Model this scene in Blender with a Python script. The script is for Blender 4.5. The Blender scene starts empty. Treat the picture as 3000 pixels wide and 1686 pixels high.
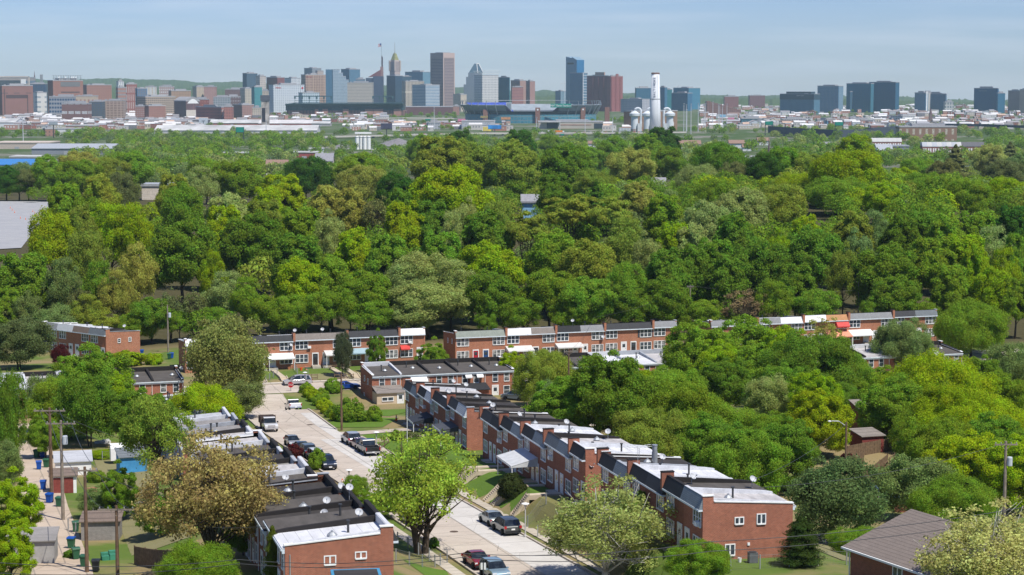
import bpy, math, random
import numpy as np
from mathutils import Vector, Matrix
random.seed(11)
S = bpy.context.scene
C = S.collection
F = 5833.0            # focal length in photo pixels
H = 50.0              # drone height over the near gardens
P = math.atan(598 / F)
CP, SP = math.cos(P), math.sin(P)

def ray(px, py):
    r = (px - 1500) / F; u = (843 - py) / F
    return r, CP + SP * u, -SP + CP * u
def at(px, py, D):
    r, f, u = ray(px, py); t = D / f
    return (r * t, D, H + u * t)
def atz(px, py, z):
    r, f, u = ray(px, py); t = (z - H) / u
    return (r * t, f * t, z)

# ------------------------------------------------------------------ terrain
def sstep(a, b, x):
    t = np.clip((x - a) / (b - a), 0, 1); return t * t * (3 - 2 * t)
def lcurb(Y): return np.interp(Y, [130, 195.6, 288, 335], [-15, -18.1, -23.6, -24.0])
def rcurb(Y): return np.interp(Y, [130, 174, 195.6, 288, 335], [-4.6, -6, -7.2, -12.5, -12.6])
def xfront(Y): return 17 - .261 * (Y - 174)
def zA(Y): return 4 - .059 * (Y - 197)
def zL(Y): return 9.6 - .0875 * (Y - 154)
def zS(Y): return 2.8 - .045 * (Y - 205)
def zR(Y): return 7.7 - .073 * (Y - 174)
def zg(X, Y):
    X = np.asarray(X, float); Y = np.asarray(Y, float)
    Yc = np.clip(Y, 120, 345)
    dx = X - xfront(Yc)
    lc, rc = lcurb(Yc), rcurb(Yc)
    a, l, s, r = zA(Yc), zL(Yc), zS(Yc), zR(Yc)
    z = np.where(dx < -50, a, 0)
    def seg(z, k0, k1, z0, z1):
        m = (dx >= k0) & (dx < k1)
        t = np.clip((dx - k0) / (k1 - k0), 0, 1); t = .5 * t + .5 * t * t * (3 - 2 * t)
        return np.where(m, z0 + (z1 - z0) * t, z)
    z = seg(z, -50, -42, a, l)
    z = seg(z, -42, -30, l, l)
    z = seg(z, -30, lc - 2.4, l, s)
    z = seg(z, lc - 2.4, rc + 2.6, s, s)
    z = seg(z, rc + 2.6, -2.6, s, r)
    z = np.where(dx >= -2.6, r, z) - 3.6 * sstep(11, 26, dx) * sstep(265, 235, Yc)
    q = -(X - 10.64) * .30 + (Y - 388) * .954
    zt = np.interp(q, [-60, -40, -30, -26, -16, -14, -6, 0, 9], [-4.6, -4.5, -4.3, -4.0, -3.9, -3.8, -3.5, -3.45, -3.4])
    zf = np.interp(Y, [330, 420, 600, 800, 1000, 1300, 1800, 2500, 3400, 6500, 9500, 16000, 1e5], [-3.4, -3.4, 1.5, -3.5, -8, -14, -22, -28, -30, -33, -52, -140, -1500])
    zf = zf - 1.2 * sstep(-60, -80, X) * sstep(1200, 500, Y)
    zf = zf + 10 * np.exp(-((X - 110) / 95) ** 2 - ((Y - 720) / 170) ** 2)
    zfar = np.where(q < 9, zt, zf)
    zfar = np.where((q >= 9) & (q < 40), zt + (zf - zt) * sstep(9, 40, q), zfar)
    w = sstep(-56, -40, q)
    return z * (1 - w) + zfar * w
def gz(x, y): return float(zg(x, y))
def atg(px, py, d0=110.0, d1=9000.0):
    """the point of the ground that a photo pixel shows"""
    D = d0; prev = D
    while D < d1:
        x, y, z = at(px, py, D)
        if z <= gz(x, y):
            lo, hi = prev, D
            for _ in range(24):
                m = .5 * (lo + hi); x, y, z = at(px, py, m)
                if z <= gz(x, y): hi = m
                else: lo = m
            x, y, z = at(px, py, hi); return (x, y, gz(x, y))
        prev = D; D *= 1.01
    return at(px, py, d1)

# ------------------------------------------------------------------ materials
MATS = {}
def nodes(m):
    m.use_nodes = True; nt = m.node_tree; nt.nodes.clear(); return nt
class NT:
    def __init__(s, name):
        s.m = bpy.data.materials.new(name); s.t = nodes(s.m); s.n = s.t.nodes; s.l = s.t.links
        s.out = s.n.new('ShaderNodeOutputMaterial')
    def add(s, typ, **kw):
        n = s.n.new('ShaderNode' + typ)
        for k, v in kw.items():
            if hasattr(n, k) and k not in n.inputs.keys(): setattr(n, k, v)
            else: n.inputs[k.replace('_', ' ')].default_value = v
        return n
    def link(s, a, b): s.l.new(a, b)
    def mixc(s, fac, a, b, blend='MIX'):
        n = s.n.new('ShaderNodeMix'); n.data_type = 'RGBA'; n.blend_type = blend
        for sock, v in ((n.inputs[0], fac), (n.inputs[6], a), (n.inputs[7], b)):
            if isinstance(v, bpy.types.NodeSocket): s.l.new(v, sock)
            elif isinstance(v, tuple): sock.default_value = (*v[:3], 1)
            else: sock.default_value = v
        return n.outputs[2]
    def math(s, op, a, b=0.0, c=None):
        n = s.n.new('ShaderNodeMath'); n.operation = op
        for i, v in enumerate((a, b, c)):
            if v is None: continue
            if isinstance(v, bpy.types.NodeSocket): s.l.new(v, n.inputs[i])
            else: n.inputs[i].default_value = v
        return n.outputs[0]
    def coord(s, which='Object'):
        return s.n.new('ShaderNodeTexCoord').outputs[which]
    def noise(s, vec, scale, detail=3, rough=.55):
        n = s.n.new('ShaderNodeTexNoise'); n.inputs['Scale'].default_value = scale
        n.inputs['Detail'].default_value = detail; n.inputs['Roughness'].default_value = rough
        if vec is not None: s.l.new(vec, n.inputs['Vector'])
        return n.outputs[0]
    def ramp(s, fac, stops):
        n = s.n.new('ShaderNodeValToRGB'); cr = n.color_ramp
        while len(cr.elements) < len(stops): cr.elements.new(.5)
        for e, (p, c) in zip(cr.elements, stops):
            e.position = p; e.color = (*c, 1) if len(c) == 3 else c
        s.l.new(fac, n.inputs[0]); return n.outputs[0]
    def bsdf(s, col, rough=.8, spec=.25, metal=0.0, bump=None, bstr=.3, bdist=.02):
        b = s.n.new('ShaderNodeBsdfPrincipled')
        if isinstance(col, bpy.types.NodeSocket): s.l.new(col, b.inputs['Base Color'])
        else: b.inputs['Base Color'].default_value = (*col[:3], 1)
        if isinstance(rough, bpy.types.NodeSocket): s.l.new(rough, b.inputs['Roughness'])
        else: b.inputs['Roughness'].default_value = rough
        b.inputs['Specular IOR Level'].default_value = spec; b.inputs['Metallic'].default_value = metal
        if bump is not None:
            n = s.n.new('ShaderNodeBump'); n.inputs['Strength'].default_value = bstr; n.inputs['Distance'].default_value = bdist
            s.l.new(bump, n.inputs['Height']); s.l.new(n.outputs[0], b.inputs['Normal'])
        s.l.new(b.outputs[0], s.out.inputs[0]); return b

def plain(name, col, rough=.75, spec=.25, metal=0.0, var=.18, scale=1.2):
    """a real-world paint with mild weathering"""
    if name in MATS: return MATS[name]
    t = NT(name); v = t.coord()
    n = t.noise(v, scale, 4)
    dark = tuple(c * (1 - var) for c in col); lite = tuple(min(1, c * (1 + var)) for c in col)
    t.bsdf(t.ramp(n, [(.3, dark), (.7, lite)]), rough, spec, metal)
    MATS[name] = t.m; return t.m

def brick_mat(name, c1, c2, mortar, var=.25):
    if name in MATS: return MATS[name]
    t = NT(name); v = t.coord()
    sp = t.n.new('ShaderNodeSeparateXYZ'); t.link(v, sp.inputs[0])
    u = t.math('ADD', sp.outputs[0], sp.outputs[1])
    cb = t.n.new('ShaderNodeCombineXYZ'); t.link(u, cb.inputs[0]); t.link(sp.outputs[2], cb.inputs[1])
    b = t.add('TexBrick', Color1=(*c1, 1), Color2=(*c2, 1), Mortar=(*mortar, 1))
    b.inputs['Scale'].default_value = 1; b.inputs['Mortar Size'].default_value = .012
    b.inputs['Brick Width'].default_value = .23; b.inputs['Row Height'].default_value = .08; b.inputs['Bias'].default_value = -.1
    t.link(cb.outputs[0], b.inputs['Vector'])
    n = t.noise(v, .45, 5, .6); n2 = t.noise(v, 2.6, 3)
    f = t.math('MULTIPLY_ADD', n, 2 * var, 1 - var)
    f = t.math('MULTIPLY', f, t.math('MULTIPLY_ADD', n2, .5, .75))
    hs = t.n.new('ShaderNodeHueSaturation'); t.link(b.outputs[0], hs.inputs['Color']); t.link(f, hs.inputs['Value'])
    t.bsdf(hs.outputs[0], .9, .12, bump=b.outputs[1], bstr=.25, bdist=-.01)
    MATS[name] = t.m; return t.m

def shingle_mat(name, col, var=.35, pitch=.16):
    if name in MATS: return MATS[name]
    t = NT(name); v = t.coord()
    sp = t.n.new('ShaderNodeSeparateXYZ'); t.link(v, sp.inputs[0])
    row = t.math('FRACT', t.math('DIVIDE', sp.outputs[2], pitch))
    edge = t.math('LESS_THAN', row, .16)
    n = t.noise(v, 1.4, 5, .7); n2 = t.noise(v, 9, 2)
    f = t.math('MULTIPLY_ADD', n, 2 * var, 1 - var); f = t.math('MULTIPLY', f, t.math('MULTIPLY_ADD', n2, .7, .65))
    f = t.math('MULTIPLY', f, t.math('MULTIPLY_ADD', edge, -.35, 1))
    hs = t.n.new('ShaderNodeHueSaturation'); hs.inputs['Color'].default_value = (*col, 1); t.link(f, hs.inputs['Value'])
    t.bsdf(hs.outputs[0], .75, .25)
    MATS[name] = t.m; return t.m

def roof_mat(name, col, stain=.5, seam=0.0):
    """flat built-up roof: stains, patches, laid strips"""
    if name in MATS: return MATS[name]
    t = NT(name); v = t.coord()
    mp = t.add('Mapping'); mp.inputs['Scale'].default_value = (.35, 1.1, 1); t.link(v, mp.inputs[0])
    n = t.noise(mp.outputs[0], .9, 6, .65); n2 = t.noise(v, 6, 3)
    f = t.math('MULTIPLY_ADD', n, 1.5 * stain, 1 - .75 * stain)
    f = t.math('MULTIPLY', f, t.math('MULTIPLY_ADD', n2, .35, .82))
    if seam:
        sp = t.n.new('ShaderNodeSeparateXYZ'); t.link(v, sp.inputs[0])
        e = t.math('LESS_THAN', t.math('FRACT', t.math('DIVIDE', sp.outputs[1], seam)), .04)
        f = t.math('MULTIPLY', f, t.math('MULTIPLY_ADD', e, -.4, 1))
    hs = t.n.new('ShaderNodeHueSaturation'); hs.inputs['Color'].default_value = (*col, 1); t.link(f, hs.inputs['Value'])
    t.bsdf(hs.outputs[0], .8, .2)
    MATS[name] = t.m; return t.m

def glass_mat(name='window_glass', col=(.035, .045, .055), rough=.08, curtain=None):
    if name in MATS: return MATS[name]
    t = NT(name); v = t.coord(); n = t.noise(v, 1.1, 2)
    c = t.ramp(n, [(.42, col), (.6, curtain or tuple(x * 2.2 for x in col))])
    t.bsdf(c, rough, .6)
    MATS[name] = t.m; return t.m

def paint_mat(name='car_paint', metal=.25):
    """car paint, colour from the object"""
    if name in MATS: return MATS[name]
    t = NT(name); oi = t.n.new('ShaderNodeObjectInfo')
    b = t.bsdf(oi.outputs['Color'], .32, .5, metal)
    b.inputs['Coat Weight'].default_value = .6; b.inputs['Coat Roughness'].default_value = .08
    MATS[name] = t.m; return t.m

def leaf_mat(name='leaves', trans=.5):
    if name in MATS: return MATS[name]
    t = NT(name); oi = t.n.new('ShaderNodeObjectInfo'); g = t.n.new('ShaderNodeNewGeometry')
    v = t.coord(); n = t.noise(v, .33, 3)
    hs = t.n.new('ShaderNodeHueSaturation'); t.link(oi.outputs['Color'], hs.inputs['Color'])
    r = g.outputs['Random Per Island']
    t.link(t.math('ADD', t.math('MULTIPLY_ADD', r, .04, .46), t.math('MULTIPLY_ADD', n, .09, -.025)), hs.inputs['Hue'])
    t.link(t.math('MULTIPLY', t.math('MULTIPLY_ADD', r, .7, .68), t.math('MULTIPLY_ADD', n, .7, .66)), hs.inputs['Value'])
    d = t.n.new('ShaderNodeBsdfDiffuse'); tr = t.n.new('ShaderNodeBsdfTranslucent')
    t.link(hs.outputs[0], d.inputs[0]); t.link(hs.outputs[0], tr.inputs[0])
    mx = t.n.new('ShaderNodeMixShader'); mx.inputs[0].default_value = trans
    t.link(d.outputs[0], mx.inputs[1]); t.link(tr.outputs[0], mx.inputs[2]); t.link(mx.outputs[0], t.out.inputs[0])
    MATS[name] = t.m; return t.m

def facade(wall, glass, pu=3.2, pv=3.8, fu=.55, fv=.5, rough=.35, gl=True):
    """storeys and window bays of a far building, laid out in its own metres"""
    wall, glass = [(k[0] * .8 + .01, k[1] * 1.35, k[2] * 1.6) if k[2] > 1.4 * k[0] and k[0] < .13 and k[1] < .17 else k for k in (wall, glass)]
    key = 'facade_%s' % hash((wall, glass, pu, pv, fu, fv))
    if key in MATS: return MATS[key]
    t = NT('building_facade'); v = t.coord(); g = t.n.new('ShaderNodeTexCoord').outputs['Normal']
    sp = t.n.new('ShaderNodeSeparateXYZ'); t.link(v, sp.inputs[0])
    sn = t.n.new('ShaderNodeSeparateXYZ'); t.link(g, sn.inputs[0])
    side = t.math('GREATER_THAN', t.math('ABSOLUTE', sn.outputs[0]), .6)
    u = t.math('ADD', t.math('MULTIPLY', sp.outputs[0], t.math('SUBTRACT', 1.0, side)), t.math('MULTIPLY', sp.outputs[1], side))
    a = t.math('LESS_THAN', t.math('FRACT', t.math('DIVIDE', u, pu)), fu) if fu < 1 else None
    b = t.math('LESS_THAN', t.math('FRACT', t.math('DIVIDE', sp.outputs[2], pv)), fv) if fv < 1 else None
    m = a if b is None else (b if a is None else t.math('MULTIPLY', a, b))
    up = t.math('LESS_THAN', t.math('ABSOLUTE', sn.outputs[2]), .5)
    m = up if m is None else t.math('MULTIPLY', m, up)
    n = t.noise(v, .06, 4, .6); n3 = t.noise(v, .5, 2)
    w = t.mixc(n, tuple(c * .85 for c in wall), tuple(min(1, c * 1.12) for c in wall))
    gc = t.mixc(t.math('MULTIPLY_ADD', n3, 2.4, -.7), tuple(c * .6 for c in glass), tuple(min(1, c * 1.5) for c in glass))
    col = t.mixc(m, w, gc)
    ro = t.math('MULTIPLY_ADD', m, rough - .8, .8)
    t.bsdf(col, ro, .35)
    MATS[key] = t.m; return t.m

# ------------------------------------------------------------------ mesh building
class MB:
    def __init__(s): s.v = []; s.f = []; s.m = []
    def add(s, vs, fs, m=0):
        o = len(s.v); s.v += [tuple(map(float, p)) for p in vs]
        for f in fs: s.f.append(tuple(i + o for i in f)); s.m.append(m)
        return s
    def box(s, x0, x1, y0, y1, z0, z1, m=0):
        return s.add([(x0, y0, z0), (x1, y0, z0), (x1, y1, z0), (x0, y1, z0), (x0, y0, z1), (x1, y0, z1), (x1, y1, z1), (x0, y1, z1)],
                     [(0, 3, 2, 1), (4, 5, 6, 7), (0, 1, 5, 4), (1, 2, 6, 5), (2, 3, 7, 6), (3, 0, 4, 7)], m)
    def prism_x(s, poly, x0, x1, m=0):      # polygon in (y, z), run along x
        n = len(poly); vs = [(x0, y, z) for y, z in poly] + [(x1, y, z) for y, z in poly]
        fs = [tuple(range(n)), tuple(range(2 * n - 1, n - 1, -1))] + [(i + n, (i + 1) % n + n, (i + 1) % n, i) for i in range(n)]
        return s.add(vs, [f[::-1] for f in fs] if area(poly) > 0 else fs, m)
    def prism_y(s, poly, y0, y1, m=0):      # polygon in (x, z), run along y
        n = len(poly); vs = [(x, y0, z) for x, z in poly] + [(x, y1, z) for x, z in poly]
        fs = [tuple(range(n)), tuple(range(2 * n - 1, n - 1, -1))] + [(i + n, (i + 1) % n + n, (i + 1) % n, i) for i in range(n)]
        return s.add(vs, fs if area(poly) > 0 else [f[::-1] for f in fs], m)
    def prism_z(s, poly, z0, z1, m=0):
        n = len(poly); vs = [(x, y, z0) for x, y in poly] + [(x, y, z1) for x, y in poly]
        fs = [tuple(range(n - 1, -1, -1)), tuple(range(n, 2 * n))] + [(i, (i + 1) % n, (i + 1) % n + n, i + n) for i in range(n)]
        return s.add(vs, fs if area(poly) > 0 else [f[::-1] for f in fs], m)
    def quad(s, a, b, c, d, m=0): return s.add([a, b, c, d], [(0, 1, 2, 3)], m)
    def tube(s, pts, rad, n=8, m=0, cap=True):
        """tapered tube along points"""
        if not isinstance(rad, (list, tuple)): rad = [rad] * len(pts)
        rings = []
        for i, p in enumerate(pts):
            a = Vector(pts[max(0, i - 1)]); b = Vector(pts[min(len(pts) - 1, i + 1)])
            d = (b - a); d = d.normalized() if d.length > 1e-9 else Vector((0, 0, 1))
            up = Vector((0, 0, 1)) if abs(d.z) < .9 else Vector((1, 0, 0))
            t = d.cross(up).normalized(); w = t.cross(d)
            rings.append([tuple(Vector(p) + (t * math.cos(k * 2 * math.pi / n) + w * math.sin(k * 2 * math.pi / n)) * rad[i]) for k in range(n)])
        vs = [v for r in rings for v in r]; fs = []
        for i in range(len(pts) - 1):
            for k in range(n):
                a = i * n + k; b = i * n + (k + 1) % n; fs.append((a, a + n, b + n, b))
        if cap: fs += [tuple(range(n)), tuple(range(len(vs) - 1, len(vs) - n - 1, -1))]
        return s.add(vs, fs, m)
    def lathe(s, prof, c=(0, 0, 0), n=16, m=0):    # profile of (r, z)
        vs = [(c[0] + r * math.cos(k * 2 * math.pi / n), c[1] + r * math.sin(k * 2 * math.pi / n), c[2] + z) for r, z in prof for k in range(n)]
        fs = [(i * n + k, i * n + (k + 1) % n, (i + 1) * n + (k + 1) % n, (i + 1) * n + k) for i in range(len(prof) - 1) for k in range(n)]
        if prof[0][0] > 1e-6: fs.append(tuple(range(n - 1, -1, -1)))
        if prof[-1][0] > 1e-6: fs.append(tuple(range((len(prof) - 1) * n, len(prof) * n)))
        return s.add(vs, fs, m)
    def mesh(s, name, mats, smooth=False):
        me = bpy.data.meshes.new(name); me.from_pydata(s.v, [], s.f)
        for m in (mats if isinstance(mats, (list, tuple)) else [mats]): me.materials.append(m)
        me.polygons.foreach_set('material_index', s.m)
        if smooth: me.polygons.foreach_set('use_smooth', [True] * len(s.f))
        me.update(); return me
    def build(s, name, mats, parent=None, loc=(0, 0, 0), rz=0, smooth=False):
        return put(name, s.mesh(name, mats, smooth), parent, loc, rz)
def area(p): return sum(p[i][0] * p[(i + 1) % len(p)][1] - p[(i + 1) % len(p)][0] * p[i][1] for i in range(len(p)))
def put(name, me, parent=None, loc=(0, 0, 0), rz=0, scale=None):
    o = bpy.data.objects.new(name, me); C.objects.link(o)
    o.location = loc; o.rotation_euler = (0, 0, rz)
    if scale: o.scale = scale
    if parent: o.parent = parent
    return o
def tag(o, label, cat, group=None):
    o['label'] = label; o['category'] = cat
    if group: o['group'] = group
    return o
def thing(name, label, cat, loc=(0, 0, 0), rz=0, group=None):
    return tag(put(name, None, None, loc, rz), label, cat, group)
def struct(o, kind='structure'): o['kind'] = kind; return o
def dup(t, loc, rz=None, label=None, group=None, scale=None):
    """a thing with copies of its parts and their sub-parts"""
    r = t.copy(); C.objects.link(r); r.location = loc
    if rz is not None: r.rotation_euler = (0, 0, rz)
    if scale: r.scale = scale
    if label: r['label'] = label
    if group: r['group'] = group
    for ch in t.children:
        c = ch.copy(); C.objects.link(c); c.parent = r
        for g in ch.children:
            d = g.copy(); C.objects.link(d); d.parent = c
    return r
def text(name, body, size, mat, parent, loc, rot, ext=.05, align='CENTER'):
    cu = bpy.data.curves.new(name, 'FONT'); cu.body = body; cu.size = size; cu.extrude = ext
    cu.align_x = align; cu.align_y = 'CENTER'; cu.materials.append(mat)
    o = bpy.data.objects.new(name, cu); me = bpy.data.meshes.new_from_object(o); bpy.data.objects.remove(o); me.name = name
    o = put(name, me, parent, loc); o.rotation_euler = rot; return o

WHITE = plain('white_paint', (.78, .78, .76), .6, var=.08)
TRIM = plain('bluish_white_trim', (.62, .68, .72), .55, var=.1)
BLACK = plain('black_paint', (.02, .02, .022), .5)
STEEL = plain('galvanised_steel', (.42, .44, .45), .45, .4, .5)
WOOD = plain('weathered_wood', (.17, .115, .07), .9, var=.35, scale=3)
POLEW = plain('creosoted_pole_wood', (.15, .095, .06), .9, var=.3, scale=2)
POLEG = plain('grey_pole_wood', (.24, .2, .16), .9, var=.25, scale=2)
CONC = plain('concrete', (.42, .385, .32), .9, var=.15)
DARKM = plain('dark_metal', (.05, .052, .055), .5, .4)
GLASS = glass_mat()
GLASSC = glass_mat('window_glass_with_curtain', (.05, .06, .07), .1, (.34, .34, .32))
BRICK = brick_mat('red_brick', (.37, .098, .05), (.25, .06, .033), (.38, .25, .18))
BRICKD = brick_mat('dark_red_brick', (.29, .075, .04), (.19, .048, .028), (.30, .2, .145))
BRICKO = brick_mat('orange_brick', (.42, .13, .062), (.31, .088, .045), (.42, .29, .2))

# ------------------------------------------------------------------ camera, sky, sun
cam = bpy.data.cameras.new('camera'); cam.sensor_width = 36; cam.lens = F / 3000 * 36
cam.clip_start = 1; cam.clip_end = 60000
co = bpy.data.objects.new('camera', cam); C.objects.link(co); co.location = (0, 0, H)
co.rotation_euler = (math.pi / 2 - P, 0, 0); S.camera = co
SUN_EL, SUN_AZ = math.radians(58), math.radians(42)     # azimuth from straight behind the camera towards its right
sd = Vector((math.sin(SUN_AZ) * math.cos(SUN_EL), -math.cos(SUN_AZ) * math.cos(SUN_EL), math.sin(SUN_EL)))
sl = bpy.data.lights.new('sun', 'SUN'); sl.energy = 4.5; sl.angle = math.radians(.53); sl.color = (1, .955, .88)
so = bpy.data.objects.new('sun', sl); C.objects.link(so); so.rotation_euler = (-sd).to_track_quat('-Z', 'Y').to_euler()
so.location = (60, -60, 150)
w = bpy.data.worlds.new('World'); S.world = w; w.use_nodes = True
nt = w.node_tree; nt.nodes.clear()
wo = nt.nodes.new('ShaderNodeOutputWorld'); bg = nt.nodes.new('ShaderNodeBackground')
sky = nt.nodes.new('ShaderNodeTexSky'); sky.sky_type = 'NISHITA'; sky.sun_disc = False
sky.sun_elevation = SUN_EL; sky.sun_rotation = math.pi - SUN_AZ
sky.altitude = 100; sky.air_density = 1.0; sky.dust_density = 0.0; sky.ozone_density = 3.0
SKY_STRENGTH = .11
# thin streaks of high cloud, part of the sky itself
tc = nt.nodes.new('ShaderNodeTexCoord'); mp = nt.nodes.new('ShaderNodeMapping'); mp.inputs['Scale'].default_value = (7, 7, 85)
nz = nt.nodes.new('ShaderNodeTexNoise'); nz.inputs['Scale'].default_value = 1.5; nz.inputs['Detail'].default_value = 5
cr = nt.nodes.new('ShaderNodeValToRGB'); cr.color_ramp.elements[0].position = .44; cr.color_ramp.elements[1].position = .72
cr.color_ramp.elements[0].color = (0, 0, 0, 1); cr.color_ramp.elements[1].color = (.24, .24, .24, 1)
mx = nt.nodes.new('ShaderNodeMix'); mx.data_type = 'RGBA'; mx.inputs[7].default_value = (5.6, 6.1, 7.0, 1)
tint = nt.nodes.new('ShaderNodeMix'); tint.data_type = 'RGBA'; tint.blend_type = 'MULTIPLY'; tint.inputs[0].default_value = 1
tint.inputs[7].default_value = (.435, .54, .835, 1)
L = nt.links.new
L(tc.outputs['Generated'], mp.inputs[0]); L(mp.outputs[0], nz.inputs[0]); L(nz.outputs[0], cr.inputs[0])
L(sky.outputs[0], tint.inputs[6]); L(tint.outputs[2], mx.inputs[6]); L(cr.outputs[0], mx.inputs[0])
L(mx.outputs[2], bg.inputs[0]); L(bg.outputs[0], wo.inputs[0]); bg.inputs[1].default_value = SKY_STRENGTH
S.view_settings.view_transform = 'Standard'; S.view_settings.look = 'None'
S.view_settings.exposure = .28; S.view_settings.gamma = 1; S.view_settings.use_curve_mapping = False
S.render.engine = 'CYCLES'
S.cycles.max_bounces = 7; S.cycles.diffuse_bounces = 5; S.cycles.glossy_bounces = 2; S.cycles.transmission_bounces = 3
S.cycles.transparent_max_bounces = 6; S.cycles.volume_bounces = 0; S.cycles.use_denoising = True
S.cycles.caustics_reflective = False; S.cycles.caustics_refractive = False
S.cycles.use_adaptive_sampling = True; S.cycles.adaptive_threshold = .008
# ------------------------------------------------------------------ ground sheet, hills, streets
def axis(fine0, fine1, step, out, grow):
    a = list(np.arange(fine0, fine1 + 1e-6, step)); s = step; x = a[-1]
    while x < out: s *= grow; x += s; a.append(x)
    a[-1] = out; return a
ys = axis(80, 440, 1.3, 15000, 1.07)
xp = axis(0, 115, 1.3, 8900, 1.11); xs = [-x for x in xp[:0:-1]] + xp
XX, YY = np.meshgrid(xs, ys); ZZ = zg(XX, YY)
def grid_mesh(name, XX, YY, ZZ, mat):
    ny, nx = XX.shape; me = bpy.data.meshes.new(name)
    vs = np.stack([XX, YY, ZZ], -1).reshape(-1, 3).astype(np.float32)
    i = np.arange(ny * nx).reshape(ny, nx)
    q = np.stack([i[:-1, :-1], i[:-1, 1:], i[1:, 1:], i[1:, :-1]], -1).reshape(-1, 4)
    me.vertices.add(len(vs)); me.vertices.foreach_set('co', vs.ravel())
    me.loops.add(q.size); me.loops.foreach_set('vertex_index', q.ravel().astype(np.int32))
    me.polygons.add(len(q)); me.polygons.foreach_set('loop_start', np.arange(0, q.size, 4, dtype=np.int32))
    me.polygons.foreach_set('use_smooth', np.ones(len(q), bool))
    me.update(calc_edges=True); me.validate(); me.materials.append(mat); return me
def ground_mat():
    t = NT('ground_cover'); v = t.coord()
    sp = t.n.new('ShaderNodeSeparateXYZ'); t.link(v, sp.inputs[0])
    n1 = t.noise(v, .055, 5, .6); n2 = t.noise(v, .6, 4); n3 = t.noise(v, 5, 2); n4 = t.noise(v, .012, 5, .65)
    grass = t.mixc(n2, (.055, .12, .018), (.12, .19, .03)); grass = t.mixc(t.math('MULTIPLY', n3, .5), grass, (.16, .17, .05))
    dry = t.mixc(n3, (.22, .17, .07), (.30, .235, .13))
    near = t.mixc(t.ramp(n1, [(.44, (0, 0, 0)), (.57, (1, 1, 1))]), grass, dry)
    wood = t.mixc(n2, (.05, .05, .02), (.10, .085, .045))
    city = t.mixc(t.ramp(n4, [(.5, (0, 0, 0)), (.62, (1, 1, 1))]), (.055, .10, .025), (.24, .22, .20)); city = t.mixc(t.ramp(n1, [(.5, (0, 0, 0)), (.6, (1, 1, 1))]), city, (.10, .12, .05))
    def fade(a, b):
        m = t.n.new('ShaderNodeMapRange'); m.inputs[1].default_value = a; m.inputs[2].default_value = b
        t.link(sp.outputs[1], m.inputs[0]); return m.outputs[0]
    c = t.mixc(fade(400, 415), near, wood); c = t.mixc(fade(1200, 1600), c, city)
    t.bsdf(c, .95, .1)
    return t.m
struct(put('ground', grid_mesh('ground', XX, YY, ZZ, ground_mat())))

def hills_mat():
    t = NT('wooded_hills'); v = t.coord(); n = t.noise(v, .012, 6, .7); n2 = t.noise(v, .002, 4)
    c = t.mixc(n, (.02, .05, .015), (.075, .13, .035)); c = t.mixc(t.math('MULTIPLY', n2, .4), c, (.12, .13, .06))
    t.bsdf(c, .95, .1); return t.m
def ridge(name, D, pts, depth, rough, seed):
    r = np.random.default_rng(seed); px = np.arange(-500, 3520, 4.0)
    ytop = np.interp(px, [p[0] for p in pts], [p[1] for p in pts])
    bump = np.zeros_like(px)
    for k in range(7):
        fr = 2 ** k / 700.; bump += np.sin(px * fr * 6.28 + r.uniform(0, 6.28)) * rough / (1.45 ** k)
    bump += r.normal(0, rough * .22, px.shape)
    x = (px - 1500) / F * D; zt = H - (ytop + bump - 245) * D / F
    rows = []
    for f, g in ((0, -130), (.35, None), (.75, None), (1, None), (1.6, -130)):
        yy = np.full_like(px, D - depth + depth * f)
        if g is not None: zz = np.full_like(px, float(g))
        else:
            zz = -30 + (zt + 30) * {.35: .55, .75: .88, 1: 1.0}[f] + (0 if f == 1 else 1) * r.normal(0, 4, px.shape)
        rows.append((x * yy / D, yy, zz))
    XX = np.array([a[0] for a in rows]); YY = np.array([a[1] for a in rows]); ZZ = np.array([a[2] for a in rows])
    return struct(put(name, grid_mesh(name, XX, YY, ZZ, hills_mat())))
ridge('hills', 13500, [(-500, 236), (0, 238), (110, 230), (170, 238), (240, 232), (330, 230), (450, 235), (600, 243), (700, 238), (800, 243), (1100, 250), (1330, 257),
                       (1365, 254), (1480, 262), (1560, 270), (1590, 264), (1620, 266), (1700, 272), (2040, 277), (2300, 280), (2500, 284), (2700, 288), (2850, 292), (3000, 294), (3520, 298)], 2600, 1.7, 3)
ridge('hills', 9500, [(-500, 268), (0, 262), (400, 258), (560, 258), (800, 262), (1300, 272), (1600, 282), (1800, 282), (2100, 286), (2450, 290), (2800, 297), (3520, 300)], 1500, 2.2, 8)

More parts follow.
